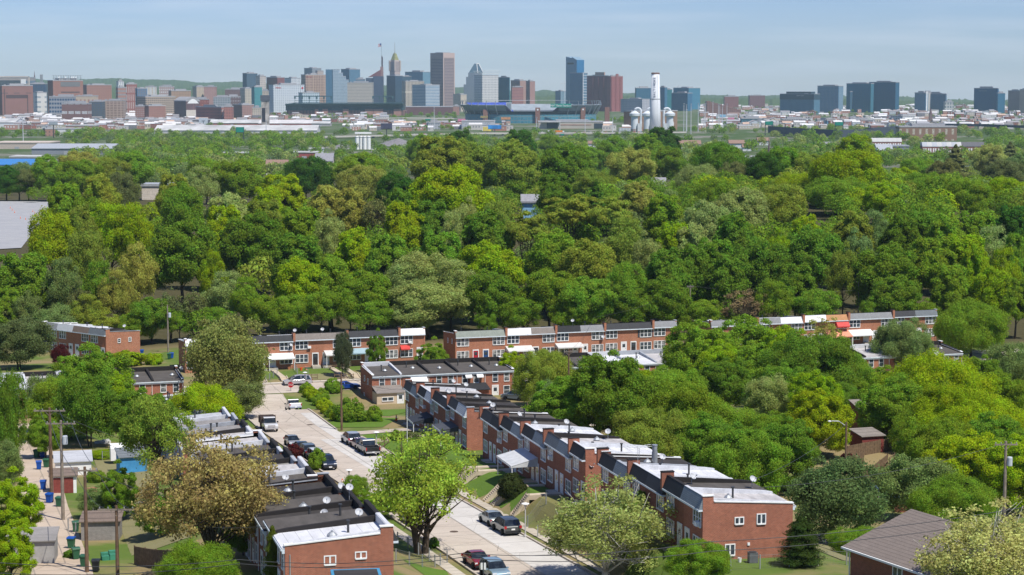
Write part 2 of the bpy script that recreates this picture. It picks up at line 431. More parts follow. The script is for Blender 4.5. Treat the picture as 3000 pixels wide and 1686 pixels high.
def strip(name, pts, half_l, half_r, mat, lift, step=1.2, kerb=0.0, cross=5):
    """a paved strip laid on the ground along a centre line; half widths may be functions of y"""
    pts = [Vector((*p, 0)) for p in pts]; cl = []
    for a, b in zip(pts, pts[1:]):
        n = max(1, int((b - a).length / step)); cl += [a + (b - a) * (i / n) for i in range(n)]
    cl.append(pts[-1]); vs = []; fs = []; k = cross + 1
    for i, p in enumerate(cl):
        d = (cl[min(i + 1, len(cl) - 1)] - cl[max(i - 1, 0)]).normalized(); nrm = Vector((d.y, -d.x, 0))
        hl = half_l(p.y) if callable(half_l) else half_l; hr = half_r(p.y) if callable(half_r) else half_r
        for j in range(k):
            q = p + nrm * (-hl + (hl + hr) * j / cross); vs.append((q.x, q.y, gz(q.x, q.y) + lift))
    for i in range(len(cl) - 1):
        for j in range(cross):
            a = i * k + j; fs.append((a, a + 1, a + k + 1, a + k))
    if kerb:
        n = len(vs); vs += [(x, y, z - kerb) for x, y, z in vs]; m = (len(cl) - 1) * k
        fs2 = []
        for i in range(len(cl) - 1):
            for j in (0, cross):
                a = i * k + j; b = a + k
                fs2.append((a, b, b + n, a + n) if j == 0 else (b, a, a + n, b + n))
        for j in range(cross):
            fs2 += [(j, j + n, j + 1 + n, j + 1), (m + j, m + j + 1, m + j + 1 + n, m + j + n)]
        fs += fs2
    mb = MB(); mb.add(vs, fs); return struct(mb.build(name, mat))
def paving(name, c1, c2, joint=0.0, crack=.5, dx=4.6):
    t = NT(name); v = t.coord(); n = t.noise(v, .16, 5, .62); n2 = t.noise(v, 4, 4, .7)
    c = t.mixc(t.ramp(n, [(.35, (0, 0, 0)), (.65, (1, 1, 1))]), c1, c2)
    st = t.noise(v, .55, 5, .7); c = t.mixc(t.ramp(st, [(.55, (0, 0, 0)), (.78, (.6, .6, .6))]), c, tuple(x * .45 for x in c1)); c = t.mixc(t.math('MULTIPLY', n2, .35), c, tuple(x * .75 for x in c1))
    vo = t.n.new('ShaderNodeTexVoronoi'); vo.feature = 'DISTANCE_TO_EDGE'; vo.inputs['Scale'].default_value = .17; t.link(v, vo.inputs['Vector'])
    e = t.math('LESS_THAN', vo.outputs['Distance'], .006); c = t.mixc(t.math('MULTIPLY', e, crack), c, (.10, .09, .075))
    if joint:
        mp = t.add('Mapping'); mp.inputs['Rotation'].default_value = (0, 0, -.29); t.link(v, mp.inputs[0])
        s2 = t.n.new('ShaderNodeSeparateXYZ'); t.link(mp.outputs[0], s2.inputs[0])
        e = t.math('LESS_THAN', t.math('FRACT', t.math('DIVIDE', s2.outputs[1], joint)), .16 / joint)
        e2 = t.math('LESS_THAN', t.math('FRACT', t.math('DIVIDE', s2.outputs[0], dx)), .035)
        c = t.mixc(t.math('MULTIPLY', t.math('MAXIMUM', e, e2), .55), c, (.2, .18, .15))
    t.bsdf(c, .92, .12); return t.m
TAN = paving('worn_tan_concrete_street', (.47, .40, .33), (.57, .50, .42), joint=5.5)
PALE = paving('pale_new_concrete', (.53, .50, .455), (.63, .60, .555), joint=5.5, crack=.2)
WALK = paving('sidewalk_concrete', (.46, .40, .31), (.60, .54, .45), joint=1.5, crack=0)
KERB = plain('kerb_concrete', (.45, .39, .32), .9)
DIRT = paving('alley_concrete', (.47, .37, .275), (.56, .46, .36), joint=6)
ASPH = paving('dark_asphalt', (.10, .095, .10), (.14, .135, .14), crack=.3)
LOT = paving('grey_lot_asphalt', (.33, .335, .35), (.40, .40, .40), crack=.2)
def lineX(f, Ys, off=0): return [(float(xfront(Y) + f(Y)) + off, Y) for Y in Ys]
Ys = [130, 150, 174, 195, 215, 240, 265, 288, 310, 335]
mid = lambda Y: (lcurb(Y) + rcurb(Y)) / 2
hw = lambda Y: (rcurb(Y) - lcurb(Y)) / 2 * .965
strip('street', lineX(mid, Ys + [343]), hw, hw, TAN, .05, cross=8)
strip('street', lineX(lambda Y: rcurb(Y) - 2.05, [150, 174, 195, 215, 240, 262, 281]), 2.35, 1.9, PALE, .07, cross=4)
strip('street', lineX(lambda Y: rcurb(Y) - 1.1, [281.5, 296, 312]), .95, .95, PALE, .07, cross=2)
strip('street', [(8.2, 164), (3.0, 183.5)], 2.4, 2.0, ASPH, .09, cross=4)
Tl = lambda s, q: (10.64 + .954 * s - .30 * q, 388 + .30 * s + .954 * q)
strip('street', [Tl(s, -21) for s in (-90, -60, -30, 0, 30, 60, 95)], 5, 4.6, TAN, .055, cross=7)
strip('street', [Tl(-46.5, -25.2), Tl(-33, -25.2)], 1.6, 1.8, PALE, .075, cross=3)
for f, Yl in ((lambda Y: lcurb(Y) - .1, [140, 174, 195, 215, 240, 265, 288, 318]), (lambda Y: rcurb(Y) + .1, [160, 174, 195, 215, 240, 265, 283]), (lambda Y: rcurb(Y) + .1, [291, 300, 318])):
    strip('kerb', lineX(f, Yl), .1, .12, KERB, .2, kerb=.4, cross=1)
strip('kerb', [Tl(s, -16.4) for s in (-90, -60, -30, 0, 30, 60, 95)], .1, .1, KERB, .2, kerb=.4, cross=1)
strip('sidewalk', lineX(lambda Y: rcurb(Y) + 1.75, [165, 180, 195, 215, 240, 265, 284]), .62, .62, WALK, .09, cross=2)
strip('sidewalk', lineX(lambda Y: lcurb(Y) - 1.75, [140, 160, 180, 195, 215, 240, 265, 288, 318]), .62, .62, WALK, .09, cross=2)
strip('sidewalk', [Tl(s, -14.9) for s in (-88, -60, -30, 0, 30, 60, 92)], .6, .6, WALK, .09, cross=2)
strip('alley', [(-36.6, 160), (-42, 182), (-52.5, 220), (-60.5, 251), (-68.6, 282), (-75, 305)], lambda y: 2.9 - (y - 160) * .006, lambda y: 2.9 - (y - 160) * .006, DIRT, .06, cross=4)
strip('alley', [(float(xfront(287) + rcurb(287)), 287), (-15, 289.5), (-2, 293), (14, 297)], 1.8, 1.8, TAN, .06, cross=3)
strip('driveway', [(-13.6, 330.5), (-9.5, 318), (-7.6, 312)], 2.8, 2.8, WALK, .06, cross=3)
# grass verges between kerb and sidewalk and the trimmed lawns
LAWN = None
def lawn_mat(name, a, b, c):
    t = NT(name); v = t.coord(); n = t.noise(v, .35, 5, .65); n2 = t.noise(v, 7, 3)
    k = t.mixc(n, a, b); k = t.mixc(t.math('MULTIPLY', n2, .7), k, c); t.bsdf(k, .95, .1, bump=n2, bstr=.5, bdist=.08); return t.m
LAWN = lawn_mat('lush_lawn', (.055, .13, .014), (.11, .20, .02), (.15, .21, .045))
DRYL = lawn_mat('dry_lawn', (.15, .17, .05), (.25, .21, .09), (.22, .20, .08))
strip('lawn', lineX(lambda Y: -3.4, [217, 240, 262]), lambda Y: float(-rcurb(Y)) - 6.4, 3.2, LAWN, .05, cross=7)
strip('lawn', lineX(lambda Y: -3.4, [263, 283, 287]), lambda Y: float(-rcurb(Y)) - 6.2, 3.2, LAWN, .05, cross=7)
strip('lawn', lineX(lambda Y: -2.9, [196, 216.5]), 1.8, 2.8, DRYL, .05, cross=5)
strip('lawn', lineX(lambda Y: lcurb(Y) - 4.6, [150, 180, 186]), 2.1, 2.1, LAWN, .05, cross=4)
strip('lawn', [(-24.5, 312), (-20, 326)], 3.6, 5.5, LAWN, .06, cross=5)
strip('lawn', [(-24, 294), (-22.4, 308)], 4.2, 4.8, LAWN, .06, cross=5)
YARD = lawn_mat('trodden_yard_earth', (.34, .27, .18), (.22, .20, .09), (.12, .15, .04))
strip('yard', lineX(lambda Y: -46.5, [190, 206, 232, 262]), 3.3, 2.6, YARD, .05, cross=5)
strip('yard', [Tl(s, -10) for s in (-55, -49, -43, -38.5)], 2.4, 3.6, YARD, .06, cross=6)
strip('yard', lineX(lambda Y: 17.5, [176, 200, 230]), 4.5, 5.5, YARD, .05, cross=7)
n_ = 12; A_, B_, C_, D_ = [Vector(atg(*p)) for p in ((-70, 590), (166, 592), (62, 728), (-70, 735))]; vs = []
for i in range(n_ + 1):
    for j in range(n_ + 1): p = A_.lerp(B_, j / n_).lerp(D_.lerp(C_, j / n_), i / n_); vs.append((p.x, p.y, gz(p.x, p.y) + .12))
mb = MB(); mb.add(vs, [(i * 13 + j, (i + 1) * 13 + j, (i + 1) * 13 + j + 1, i * 13 + j + 1) for i in range(n_) for j in range(n_)]); struct(mb.build('parking_lot', LOT))
# ------------------------------------------------------------------ rowhouses
U, DEP = 5.1, 8.5
DIRA = Vector((-.2525, .9676, 0)); DIRF = Vector((.954, .30, 0)); NF = Vector((-.30, .954, 0))
MAN = {
 'charcoal': shingle_mat('charcoal_shingles', (.055, .056, .06)), 'black': shingle_mat('black_shingles', (.032, .033, .036)),
 'grey': shingle_mat('grey_shingles', (.26, .265, .27)), 'slate': shingle_mat('slate_shingles', (.16, .18, .19)),
 'brown': shingle_mat('brown_shingles', (.19, .145, .115)), 'taupe': shingle_mat('taupe_shingles', (.24, .21, .185)),
 'white': plain('white_metal_panels', (.80, .80, .80), .5, var=.05), 'green': shingle_mat('pale_green_shingles', (.27, .30, .26)),
 'orange': shingle_mat('orange_shingles', (.52, .27, .13)), 'silver': shingle_mat('silver_ribbed_metal', (.52, .54, .55), .12, .22),
 'bluegrey': shingle_mat('blue_grey_shingles', (.20, .235, .26))}
ROOF = {
 'black': roof_mat('black_tar_roof', (.05, .045, .042), .8), 'dark': roof_mat('dark_gravel_roof', (.095, .085, .075), .8),
 'grey': roof_mat('grey_coated_roof', (.26, .245, .23), .7), 'white': roof_mat('white_coated_roof', (.60, .605, .62), .5, 1.0),
 'rust': roof_mat('stained_white_roof', (.44, .42, .41), .95), 'silver': roof_mat('aluminium_coated_roof', (.42, .43, .45), .6)}
PAR = {'black': roof_mat('black_tar_parapet', (.026, .023, .022), .4), 'white': roof_mat('white_parapet_coating', (.54, .55, .57), .6), 'silver': roof_mat('silver_parapet_coating', (.34, .36, .39), .7)}
DOORS = {k: plain(k + '_door_paint', c, .4, var=.06) for k, c in (('white', (.74, .74, .72)), ('red', (.42, .02, .035)), ('blue', (.02, .07, .20)), ('dark', (.035, .03, .03)), ('green', (.03, .09, .06)))}
BRK = {'r': BRICK, 'd': BRICKD, 'o': BRICKO}
_wm = {}
def win_mesh(w, h, n, blind=False, sash=True):
    k = (w, h, n, blind, sash)
    if k in _wm: return _wm[k]
    f = MB(); t = .09; y0, y1 = -.07, .03
    f.box(-w / 2 - t, -w / 2, y0, y1, -t, h + t); f.box(w / 2, w / 2 + t, y0, y1, -t, h + t)
    f.box(-w / 2, w / 2, y0, y1, h, h + t); f.box(-w / 2 - .04, w / 2 + .04, y0 - .05, y1, -t - .03, 0)
    for i in range(1, n): x = -w / 2 + w * i / n; f.box(x - .065, x + .065, y0 + .012, y1, 0, h)
    if sash:
        for i in range(n):
            a = -w / 2 + w * i / n + .07; b = a + w / n - .14; f.box(a, b, y0 + .03, y1, h * .5 - .03, h * .5 + .03)
    g = MB(); g.box(-w / 2, w / 2, -.02, .02, 0, h)
    _wm[k] = (f.mesh('window', WHITE), g.mesh('pane', GLASSC if blind else GLASS)); return _wm[k]
def window(parent, x, z, w=2.0, h=1.4, n=3, side='front', blind=None, y=0.0, sash=True, label=None):
    blind = random.random() < .35 if blind is None else blind
    f, g = win_mesh(w, h, n, blind, sash)
    rz = {'front': 0, 'rear': math.pi, 'left': -math.pi / 2, 'right': math.pi / 2}[side]
    o = put('window', f, parent, (x, y, z), rz); put('pane', g, o)
    if label: o['label'] = label
    return o
_dm = {}
def door(parent, x, z, col='white', side='front', y=0.0, storm=True, label=None):
    if (col, storm) not in _dm:
        f = MB(); f.box(-.62, -.48, -.07, .03, 0, 2.2); f.box(.48, .62, -.07, .03, 0, 2.2); f.box(-.62, .62, -.075, .03, 2.1, 2.32)
        f.box(-.48, .48, -.045, .02, 0, 2.1, 1)
        if storm: f.box(-.3, .3, -.055, .01, 1.2, 1.85, 2)
        s = MB(); s.box(-.8, .8, -1.0, 0, -.5, -.02)
        h = MB(); h.box(.33, .42, -.09, -.05, .95, 1.05)
        _dm[(col, storm)] = (f.mesh('door', [WHITE, DOORS[col], GLASS]), h.mesh('handle', DARKM))
    rz = {'front': 0, 'rear': math.pi}[side]
    o = put('door', _dm[(col, storm)][0], parent, (x, y, z), rz); put('handle', _dm[(col, storm)][1], o)
    if label: o['label'] = label
    return o
def awning(parent, x0, x1, z, proj, drop, mat, posts=False, trim=None, valance=.22, label=None, h=2.3):
    m = MB(); t = .05
    m.prism_x([(0, z), (-proj, z - drop), (-proj, z - drop - valance), (-proj + .06, z - drop - valance), (-proj + .06, z - drop - t), (0, z - t)], x0, x1)
    for x in (x0, x1 - .03): m.add([(x, 0, z - t), (x, -proj, z - drop - t), (x, -proj, z - drop - valance), (x, 0, z - drop - valance)], [(0, 1, 2, 3)])
    o = m.build('awning', mat, parent)
    if label: o['label'] = label
    if posts:
        p = MB()
        for x in (x0 + .1, x1 - .16): p.box(x, x + .09, -proj + .07, -proj + .16, z - drop - h, z - drop - .05)
        p.build('post', WHITE, o)
    if trim is not None:
        e = MB(); e.box(x0 - .02, x1 + .02, -proj - .03, -proj - .005, z - drop - valance - .02, z - drop + .02); e.build('trim', trim, o)
    return o
_hm = {}
def cached(key, fn):
    if key not in _hm: _hm[key] = fn()
    return _hm[key]
def house(label, org, rz, man='charcoal', roof='black', par='black', brick='r', mir=False, group=None, u=U, d=DEP, first=False, last=False, pillar=False,
          dcol='white', detail=3, win_n=3, fw=2.05, rear=True, zoff=0.0, roof_h=5.35, vents=True, awn=None, rawn=None, cat='rowhouse', parR=None, low=True, step=0):
    """front along local -y at y=0, x along the row; first / last carry a free end wall on the x=0 / x=u side"""
    t = thing('rowhouse', label, cat, org, rz, group); h0, h1 = roof_h, roof_h - .5
    def wall():
        m = MB(); m.prism_x([(0, -2.6), (d, -2.6), (d, h1), (.25, h0), (.25, h0 + .3), (0, h0 + .3)], 0, u)
        for on, x0, x1 in ((first, -.03, .3), (last, u - .3, u + .03)):
            if on: m.prism_x([(-.05, -2.6), (d + .03, -2.6), (d + .03, h1 + .22), (.95, h0 + .25), (.95, h0 + .8), (-.05, h0 + .8)], x0, x1)
        return m.mesh('wall', BRK[brick])
    put('wall', cached(('wall', brick, u, d, first, last, roof_h), wall), t)
    def roofm():
        m = MB(); m.prism_x([(.2, h0 + .02), (d + .28, h1 - .01), (d + .28, h1 + .09), (.2, h0 + .12)], .005, u - .005); return m.mesh('roof', ROOF[roof])
    ro = put('roof', cached(('roof', roof, u, d, roof_h), roofm), t)
    def parm():
        m = MB(); a = .17; hi = .62
        for on, x0, x1 in ((not first, -a, a), (last, u - .3, u - .035), (first, .035, .3)):
            if on: m.prism_x([(.35, h0 + .1), (d + .1, h1 + .05), (d + .1, h1 + (.3 if x0 < 0 else .2)), (d - .9, h1 + hi * .75), (.35, h0 + hi)], x0, x1)
        return m.mesh('parapet', PAR[par])
    put('parapet', cached(('par', par, u, d, first, last, roof_h), parm), t)
    if first or last:
        def cop():
            m = MB()
            for on, x0, x1 in ((first, -.1, .36), (last, u - .36, u + .1)):
                if on:
                    m.prism_x([(1.0, h0 + .27), (d + .1, h1 + .24), (d + .1, h1 + .34), (1.0, h0 + .37)], x0, x1)
                    m.box(x0, x1, -.1, 1.02, h0 + .81, h0 + .9)
            return m.mesh('coping', WHITE if par != 'black' or first else PAR['silver'])
        put('coping', cached(('cop', par, u, d, first, last, roof_h), cop), t)
    def manm():
        m = MB(); m.prism_x([(-.42, h0 - .38), (.02, h0 + .78), (.32, h0 + .78), (.32, h0 - .1), (.1, h0 - .38)], 0.01, u - .01); return m.mesh('mansard', MAN[man])
    mo = put('mansard', cached(('man', man, u, roof_h), manm), t)
    def mback():
        m = MB(); m.box(.01, u - .01, .325, .40, h0 + .05, h0 + .8); m.box(.01, u - .01, .02, .33, h0 + .785, h0 + .83); return m.mesh('mansard_back', PAR[par])
    put('mansard_back', cached(('manb', par, u, roof_h), mback), t)
    def fasc():
        m = MB(); m.box(0, u, -.46, .0, h0 - .56, h0 - .385); return m.mesh('fascia', TRIM)
    put('fascia', cached(('fas', u, roof_h), fasc), t)
    if pillar:
        def pil():
            m = MB(); m.box(-.22, .22, -.47, .75, h0 - .6, h0 + 1.1); m.box(-.26, .26, -.5, .78, h0 + 1.1, h0 + 1.18, 1); return m.mesh('party_wall_pillar', [BRK[brick], PAR['black']])
        put('party_wall_pillar', cached(('pil', brick, roof_h), pil), t)
    xw, xd = (u * .29, u * .80) if not mir else (u * .71, u * .20)
    if detail >= 1:
        window(t, xw, 3.3, fw, 1.42, win_n)
        if low:
            window(t, xw, .75, fw, 1.42, win_n); door(t, xd, .15, dcol)
            def stoop():
                m = MB(); m.box(-.8, .8, -1.1, -.02, -1.2, .13); m.box(-.8, .8, -1.45, -1.1, -1.2, -.07); return m.mesh('stoop', CONC)
            put('stoop', cached('stoop', stoop), t, (xd, 0, 0))
    if awn: awning(t, *awn)
    if rear:
        x1, x2 = (u * .25, u * .66) if not mir else (u * .34, u * .75)
        for x in (x1, x2): window(t, x, 3.05, .85, 1.45, 1, 'rear', y=d)
        window(t, x1, .7, 1.0, 1.45, 1, 'rear', y=d); door(t, x2, .1, 'white', 'rear', y=d)
        def rf():
            m = MB(); m.box(0, u, d + .03, d + .25, h1 - .38, h1 - .03); m.box(0, u, d + .25, d + .36, h1 - .16, h1 + .0); return m.mesh('rear_fascia', TRIM)
        put('rear_fascia', cached(('rf', u, d, roof_h), rf), t)
        def dn():
            m = MB(); m.tube([(.14, d + .3, h1 - .1), (.14, d + .08, h1 - .5), (.14, d + .08, 0)], .045, 6); return m.mesh('downspout', WHITE)
        put('downspout', cached(('dn', u, d, roof_h), dn), t)
    if vents:
        def vt():
            m = MB(); z = h0 - .25; m.tube([(u * .55, d * .42, z), (u * .55, d * .42, z + 1.1)], .1, 8); m.tube([(u * .55, d * .42, z + 1.1), (u * .55, d * .42, z + 1.2)], [.17, .17], 8)
            return m.mesh('vent_pipe', [DARKM])
        def vt2():
            m = MB(); m.lathe([(.3, 0), (.3, .18), (.42, .2), (.2, .42), (.1, .45), (.1, .55), (0, .58)], (u * .36, d * .5, h0 - .25), 10); return m.mesh('roof_ventilator', STEEL)
        if random.random() < .8: put('vent_pipe', cached(('vt', u, d, roof_h), vt), ro, (random.uniform(-.8, .8), random.uniform(-1, 1.5), 0))
        if random.random() < .7: put('roof_ventilator', cached(('vt2', u, d, roof_h), vt2), ro, (random.uniform(-.5, .5), random.uniform(-1, 1.5), 0))
    return t
def rotz(dx, dy): return math.atan2(dy, dx)

ordw = ['nearest', 'second nearest', 'third nearest', 'fourth nearest', 'fifth nearest', 'sixth nearest', 'seventh nearest', 'eighth nearest', 'farthest']
HOUSES = {}
# --- east side of the street: fronts face left, x runs toward the camera
def east_block(name, D0, n, mans, roofs, pars, where, extra={}):
    near = Vector((float(xfront(D0)), D0, 0)); rz = rotz(.2525, -.9676)
    for k in range(n):
        o = near + DIRA * U * (k + 1); pr = (k + (n % 2 if name == 'mid' else 0)) // 2
        zm = near + DIRA * U * (2 * pr + 1 - (n % 2 if name == 'mid' else 0)); z = float(zR(min(zm.y, 330)))
        lab = f'{ordw[k] if k < n - 1 else "farthest"} rowhouse, {where}, {mans[k]} mansard'
        kw = dict(extra.get(k, {}))
        HOUSES[(name, k)] = house(lab, (o.x, o.y, z), rz, mans[k], roofs[k], pars[k], 'd' if k else 'r', mir=(k % 2 == (0 if name != 'mid' else 1)), group='brick rowhouses on the right side of the street',
            first=(k == n - 1), last=(k == 0), pillar=(k % 2 == (1 if name != 'mid' else 0)), dcol='white', fw=1.9, **kw)
east_block('near', 174.0, 6, ['bluegrey', 'black', 'charcoal', 'black', 'bluegrey', 'black'], ['rust', 'dark', 'white', 'white', 'rust', 'black'], ['white', 'black', 'white', 'white', 'silver', 'black'],
           'right row ending at the bottom right')
east_block('mid', 209.0, 9, ['black', 'bluegrey', 'slate', 'bluegrey', 'black', 'bluegrey', 'black', 'black', 'charcoal'], ['white', 'dark', 'rust', 'dark', 'white', 'rust', 'dark', 'black', 'dark'],
           ['white', 'white', 'black', 'black', 'white', 'white', 'black', 'black', 'black'], 'middle right row behind the sycamore',
           {4: dict(awn=(-.6, U + 1.2, 3.1, 3.2, .8, plain('pale_metal_awning', (.55, .56, .56), .5, var=.12), True, WHITE))})
east_block('far', 262.0, 8, ['silver', 'charcoal', 'charcoal', 'black', 'silver', 'black', 'bluegrey', 'charcoal'], ['dark', 'black', 'silver', 'dark', 'white', 'rust', 'dark', 'black'],
           ['black', 'black', 'white', 'black', 'white', 'white', 'black', 'black'], 'far right row beside the flagpole',
           {1: dict(awn=(.3, U + .1, 2.75, 2.6, .45, plain('dark_grey_awning', (.07, .075, .085), .6), True, WHITE)),
            4: dict(awn=(-.2, 4.4, 2.95, 3.0, .75, plain('black_awning_canvas', (.035, .04, .05), .7), True, WHITE))})
# side windows of the bottom-right end wall
t = HOUSES[('near', 0)]
for y, z, w_, h_ in ((3.4, 3.55, .72, .5), (5.5, 3.45, .72, .8), (2.55, .75, .8, .9)): window(t, U + .03, z, w_, h_, 2, 'right', y=y, sash=False, blind=False)
m = MB(); m.box(U + .03, U + .12, 4.2, 4.42, 1.5, 1.75); m.build('vent_cover', WHITE, t)
# --- west side: fronts face right, x runs away from the camera
WX, WY = -9.4, 154.0
def west_block(name, s0, n, mans, roofs, pars, where, det=3):
    rz = rotz(-.2525, .9676); base = Vector((WX, WY, 0))
    for k in range(n):
        o = base + DIRA * (s0 + UW * k); pm = base + DIRA * (s0 + UW * (2 * (k // 2) + 1)); z = float(zL(min(pm.y, 325)))
        lab = f'{ordw[k] if k < n - 1 else "farthest"} brick rowhouse of the {where}, {roofs[k]} roof'
        HOUSES[(name, k)] = house(lab, (o.x, o.y, z), rz, mans[k], roofs[k], pars[k], 'r' if k == 0 else 'd', mir=(k % 2 == 1), group='brick rowhouses on the left side of the street', u=UW,
            first=(k == 0), last=(k == n - 1), pillar=(k > 0 and k % 2 == 0), detail=det)
UW = 5.25
west_block('wnear', 0.0, 6, ['charcoal', 'black', 'charcoal', 'black', 'brown', 'black'], ['white', 'dark', 'black', 'dark', 'black', 'black'], ['white', 'black', 'black', 'black', 'black', 'black'], 'left row that ends at the bottom')
west_block('wmid', 37.5, 8, ['black', 'charcoal', 'silver', 'brown', 'charcoal', 'black', 'brown', 'charcoal'], ['dark', 'rust', 'grey', 'black', 'dark', 'dark', 'grey', 'rust'], ['black', 'white', 'silver', 'black', 'white', 'black', 'silver', 'white'], 'left row behind the parked cars')
west_block('wfar', 86.0, 8, ['brown', 'charcoal', 'black', 'brown', 'charcoal', 'black', 'charcoal', 'brown'], ['rust', 'grey', 'dark', 'grey', 'dark', 'silver', 'black', 'grey'], ['white', 'black', 'black', 'silver', 'white', 'white', 'black', 'silver'], 'left row below the white truck')
west_block('wend', 133.0, 5, ['charcoal', 'brown', 'black', 'charcoal', 'brown'], ['dark', 'rust', 'grey', 'dark', 'silver'], ['black', 'silver', 'black', 'black', 'white'], 'left row beside the rear walled white-trimmed pair')
t = HOUSES[('wnear', 0)]
for y, w_, h_, z in ((2.55, .78, .42, 3.8), (5.0, .8, .6, 3.45)): window(t, 0, z, w_, h_, 2, 'left', y=y, sash=False, blind=(y > 3))
m = MB(); m.tube([(-.06, 8.15, 4.4), (-.06, 8.15, -.5)], .05, 8); m.build('conduit', STEEL, t)
# --- rows whose backs face the camera
def back_row(name, s0, n, specs, where, zc, base=(-24.06, 339.0)):
    b = Vector((*base, 0)); rz = rotz(-.954, -.30)
    for k in range(n):
        o = b + DIRF * (s0 + U * (k + 1)) + NF * DEP; roof, par, kw = specs[k]
        lab = f'{["leftmost", "second", "third", "fourth", "fifth", "sixth", "seventh"][k]} house of the {where}, from the left'
        HOUSES[(name, k)] = house(lab, (o.x, o.y, zc), rz, 'charcoal', roof, par, 'o' if k % 2 else 'r', mir=(k % 2 == 1), group='brick rowhouses seen from the back', first=(k == n - 1), last=(k == 0), detail=1, low=False, **kw)
back_row('mrow', 0, 5, [('dark', 'white', {}), ('dark', 'black', {}), ('dark', 'black', {}), ('dark', 'black', {}), ('dark', 'black', {})], 'back row behind the sloping lawn', -5.0)
back_row('mrow2', 32, 5, [('dark', 'black', {}), ('dark', 'black', {}), ('white', 'white', {}), ('white', 'silver', {}), ('rust', 'silver', {})], 'back row half hidden by the big green maples', -4.9, (-24.06, 339))
back_row('mrow3', 89, 5, [('dark', 'black', {}), ('rust', 'white', {}), ('white', 'white', {}), ('white', 'white', {}), ('dark', 'black', {})], 'back row glimpsed between trees at the right', -5.6)
back_row('lrow', -68.0, 7, [('dark', 'black', {}), ('white', 'white', {}), ('rust', 'black', {}), ('white', 'white', {}), ('dark', 'black', {}), ('dark', 'black', {}), ('dark', 'black', {})], 'back row at the left edge', -4.2)
# back extension, awnings of the back row
t = HOUSES[('mrow', 0)]
m = MB(); m.box(.3, U - .02, DEP + .02, DEP + 3.4, -2, 2.35); m.build('rear_addition', plain('cream_siding', (.55, .44, .31), .8, var=.08), t)
m = MB(); m.prism_x([(DEP, 3.1), (DEP + 3.7, 2.35), (DEP + 3.7, 2.5), (DEP, 3.25)], .1, U + .1); m.build('addition_roof', MAN['taupe'], t)
window(t, 3.2, 1.1, 1.9, .55, 2, 'rear', y=DEP + 3.4, sash=False, blind=False); door(t, .95, .1, 'white', 'rear', y=DEP + 3.4)
for y, z in ((3.2, 3.4), (5.6, 3.2), (2.8, .3)): window(t, U + .03, z, .55, .85, 1, 'right', y=y)
def rear_awning(t, x0, x1, z, mat, proj=.9, drop=.6):
    m = MB(); d = DEP; m.prism_x([(d, z), (d + proj, z - drop), (d + proj, z - drop - .2), (d + proj - .05, z - drop - .2), (d, z - .05)], x0, x1); m.build('awning', mat, t)
WAWN = plain('white_awning_metal', (.76, .76, .75), .5, var=.05)
rear_awning(HOUSES[('mrow', 1)], .5, 3.7, 4.55, WAWN, 1.1, .7)
for x in (1.15, 3.2): rear_awning(HOUSES[('mrow', 3)], x - .6, x + .6, 4.6, WAWN, .7, .5)
for k in (2, 3):
    t = HOUSES[('mrow', k)]; m = MB(); m.box(.2, U - .2, DEP + .02, DEP + 2.6, -1.5, 2.0); m.build('rear_addition', BRICK, t)
    m = MB(); m.prism_x([(DEP, 2.8), (DEP + 3, 2.05), (DEP + 3, 2.2), (DEP, 2.95)], 0, U); m.build('addition_roof', MAN['black'], t)
# --- far rows, fronts to the camera
def front_row(name, s0, n, mans, where, zc, extra={}, roofs=None, dcols=None):
    rz = rotz(.954, .30)
    nm = ['leftmost', 'second', 'third', 'fourth', 'fifth', 'sixth', 'seventh', 'eighth', 'ninth', 'tenth']
    for k in range(n):
        x, y = 10.64 + .954 * (s0 + U * k), 388 + .30 * (s0 + U * k)
        lab = f'{nm[k] if k < n - 1 else "rightmost"} house of the {where}, from the left'
        rf = (roofs or ['dark', 'rust', 'black'])[k % 3] if not roofs or len(roofs) < n else roofs[k]
        HOUSES[(name, k)] = house(lab, (x, y, zc + .12 * (k // 2)), rz, mans[k], rf, 'white' if rf in ('white', 'rust') else 'black', 'o', mir=(k % 2 == 1), group='brick rowhouses across the far street',
            first=(k == 0), last=(k == n - 1), pillar=(k > 0 and k % 2 == 0), dcol=(dcols or {}).get(k, 'white'), rear=False, fw=2.3, **extra.get(k, {}))
wa = lambda c, n: plain(n, c, .55, var=.08)
PALEAW = wa((.60, .59, .56), 'weathered_white_awning'); BLUEAW = wa((.30, .42, .46), 'pale_blue_awning'); REDAW = wa((.55, .06, .05), 'red_awning'); SALM = wa((.72, .30, .19), 'salmon_awning')
front_row('f1', -74.6, 9, ['white', 'white', 'charcoal', 'charcoal', 'taupe', 'taupe', 'charcoal', 'charcoal', 'white'], 'far left front row', -3.3,
          {3: dict(awn=(-.1, 4.9, 2.75, 2.0, .75, WAWN, True)), 5: dict(awn=(.6, 5.3, 2.8, 2.2, .6, PALEAW, True)), 6: dict(awn=(.4, 4.9, 2.85, 1.8, .7, BLUEAW)), 8: dict(awn=(.2, 2.0, 2.95, .9, .6, REDAW))},
          ['rust', 'white', 'grey', 'rust', 'grey', 'dark', 'dark', 'dark', 'dark'], {4: 'dark', 2: 'white'})
front_row('f2', -22.6, 9, ['green', 'green', 'white', 'taupe', 'black', 'grey', 'charcoal', 'charcoal', 'grey'], 'far middle front row', -3.75,
          {2: dict(awn=(-.1, 5.2, 2.75, 2.2, .7, PALEAW, True)), 4: dict(awn=(-.1, 5.3, 2.8, 2.0, .6, PALEAW, True))},
          ['dark', 'dark', 'rust', 'rust', 'dark', 'dark', 'dark', 'dark', 'dark'], {0: 'red', 1: 'blue', 3: 'dark', 7: 'dark'})
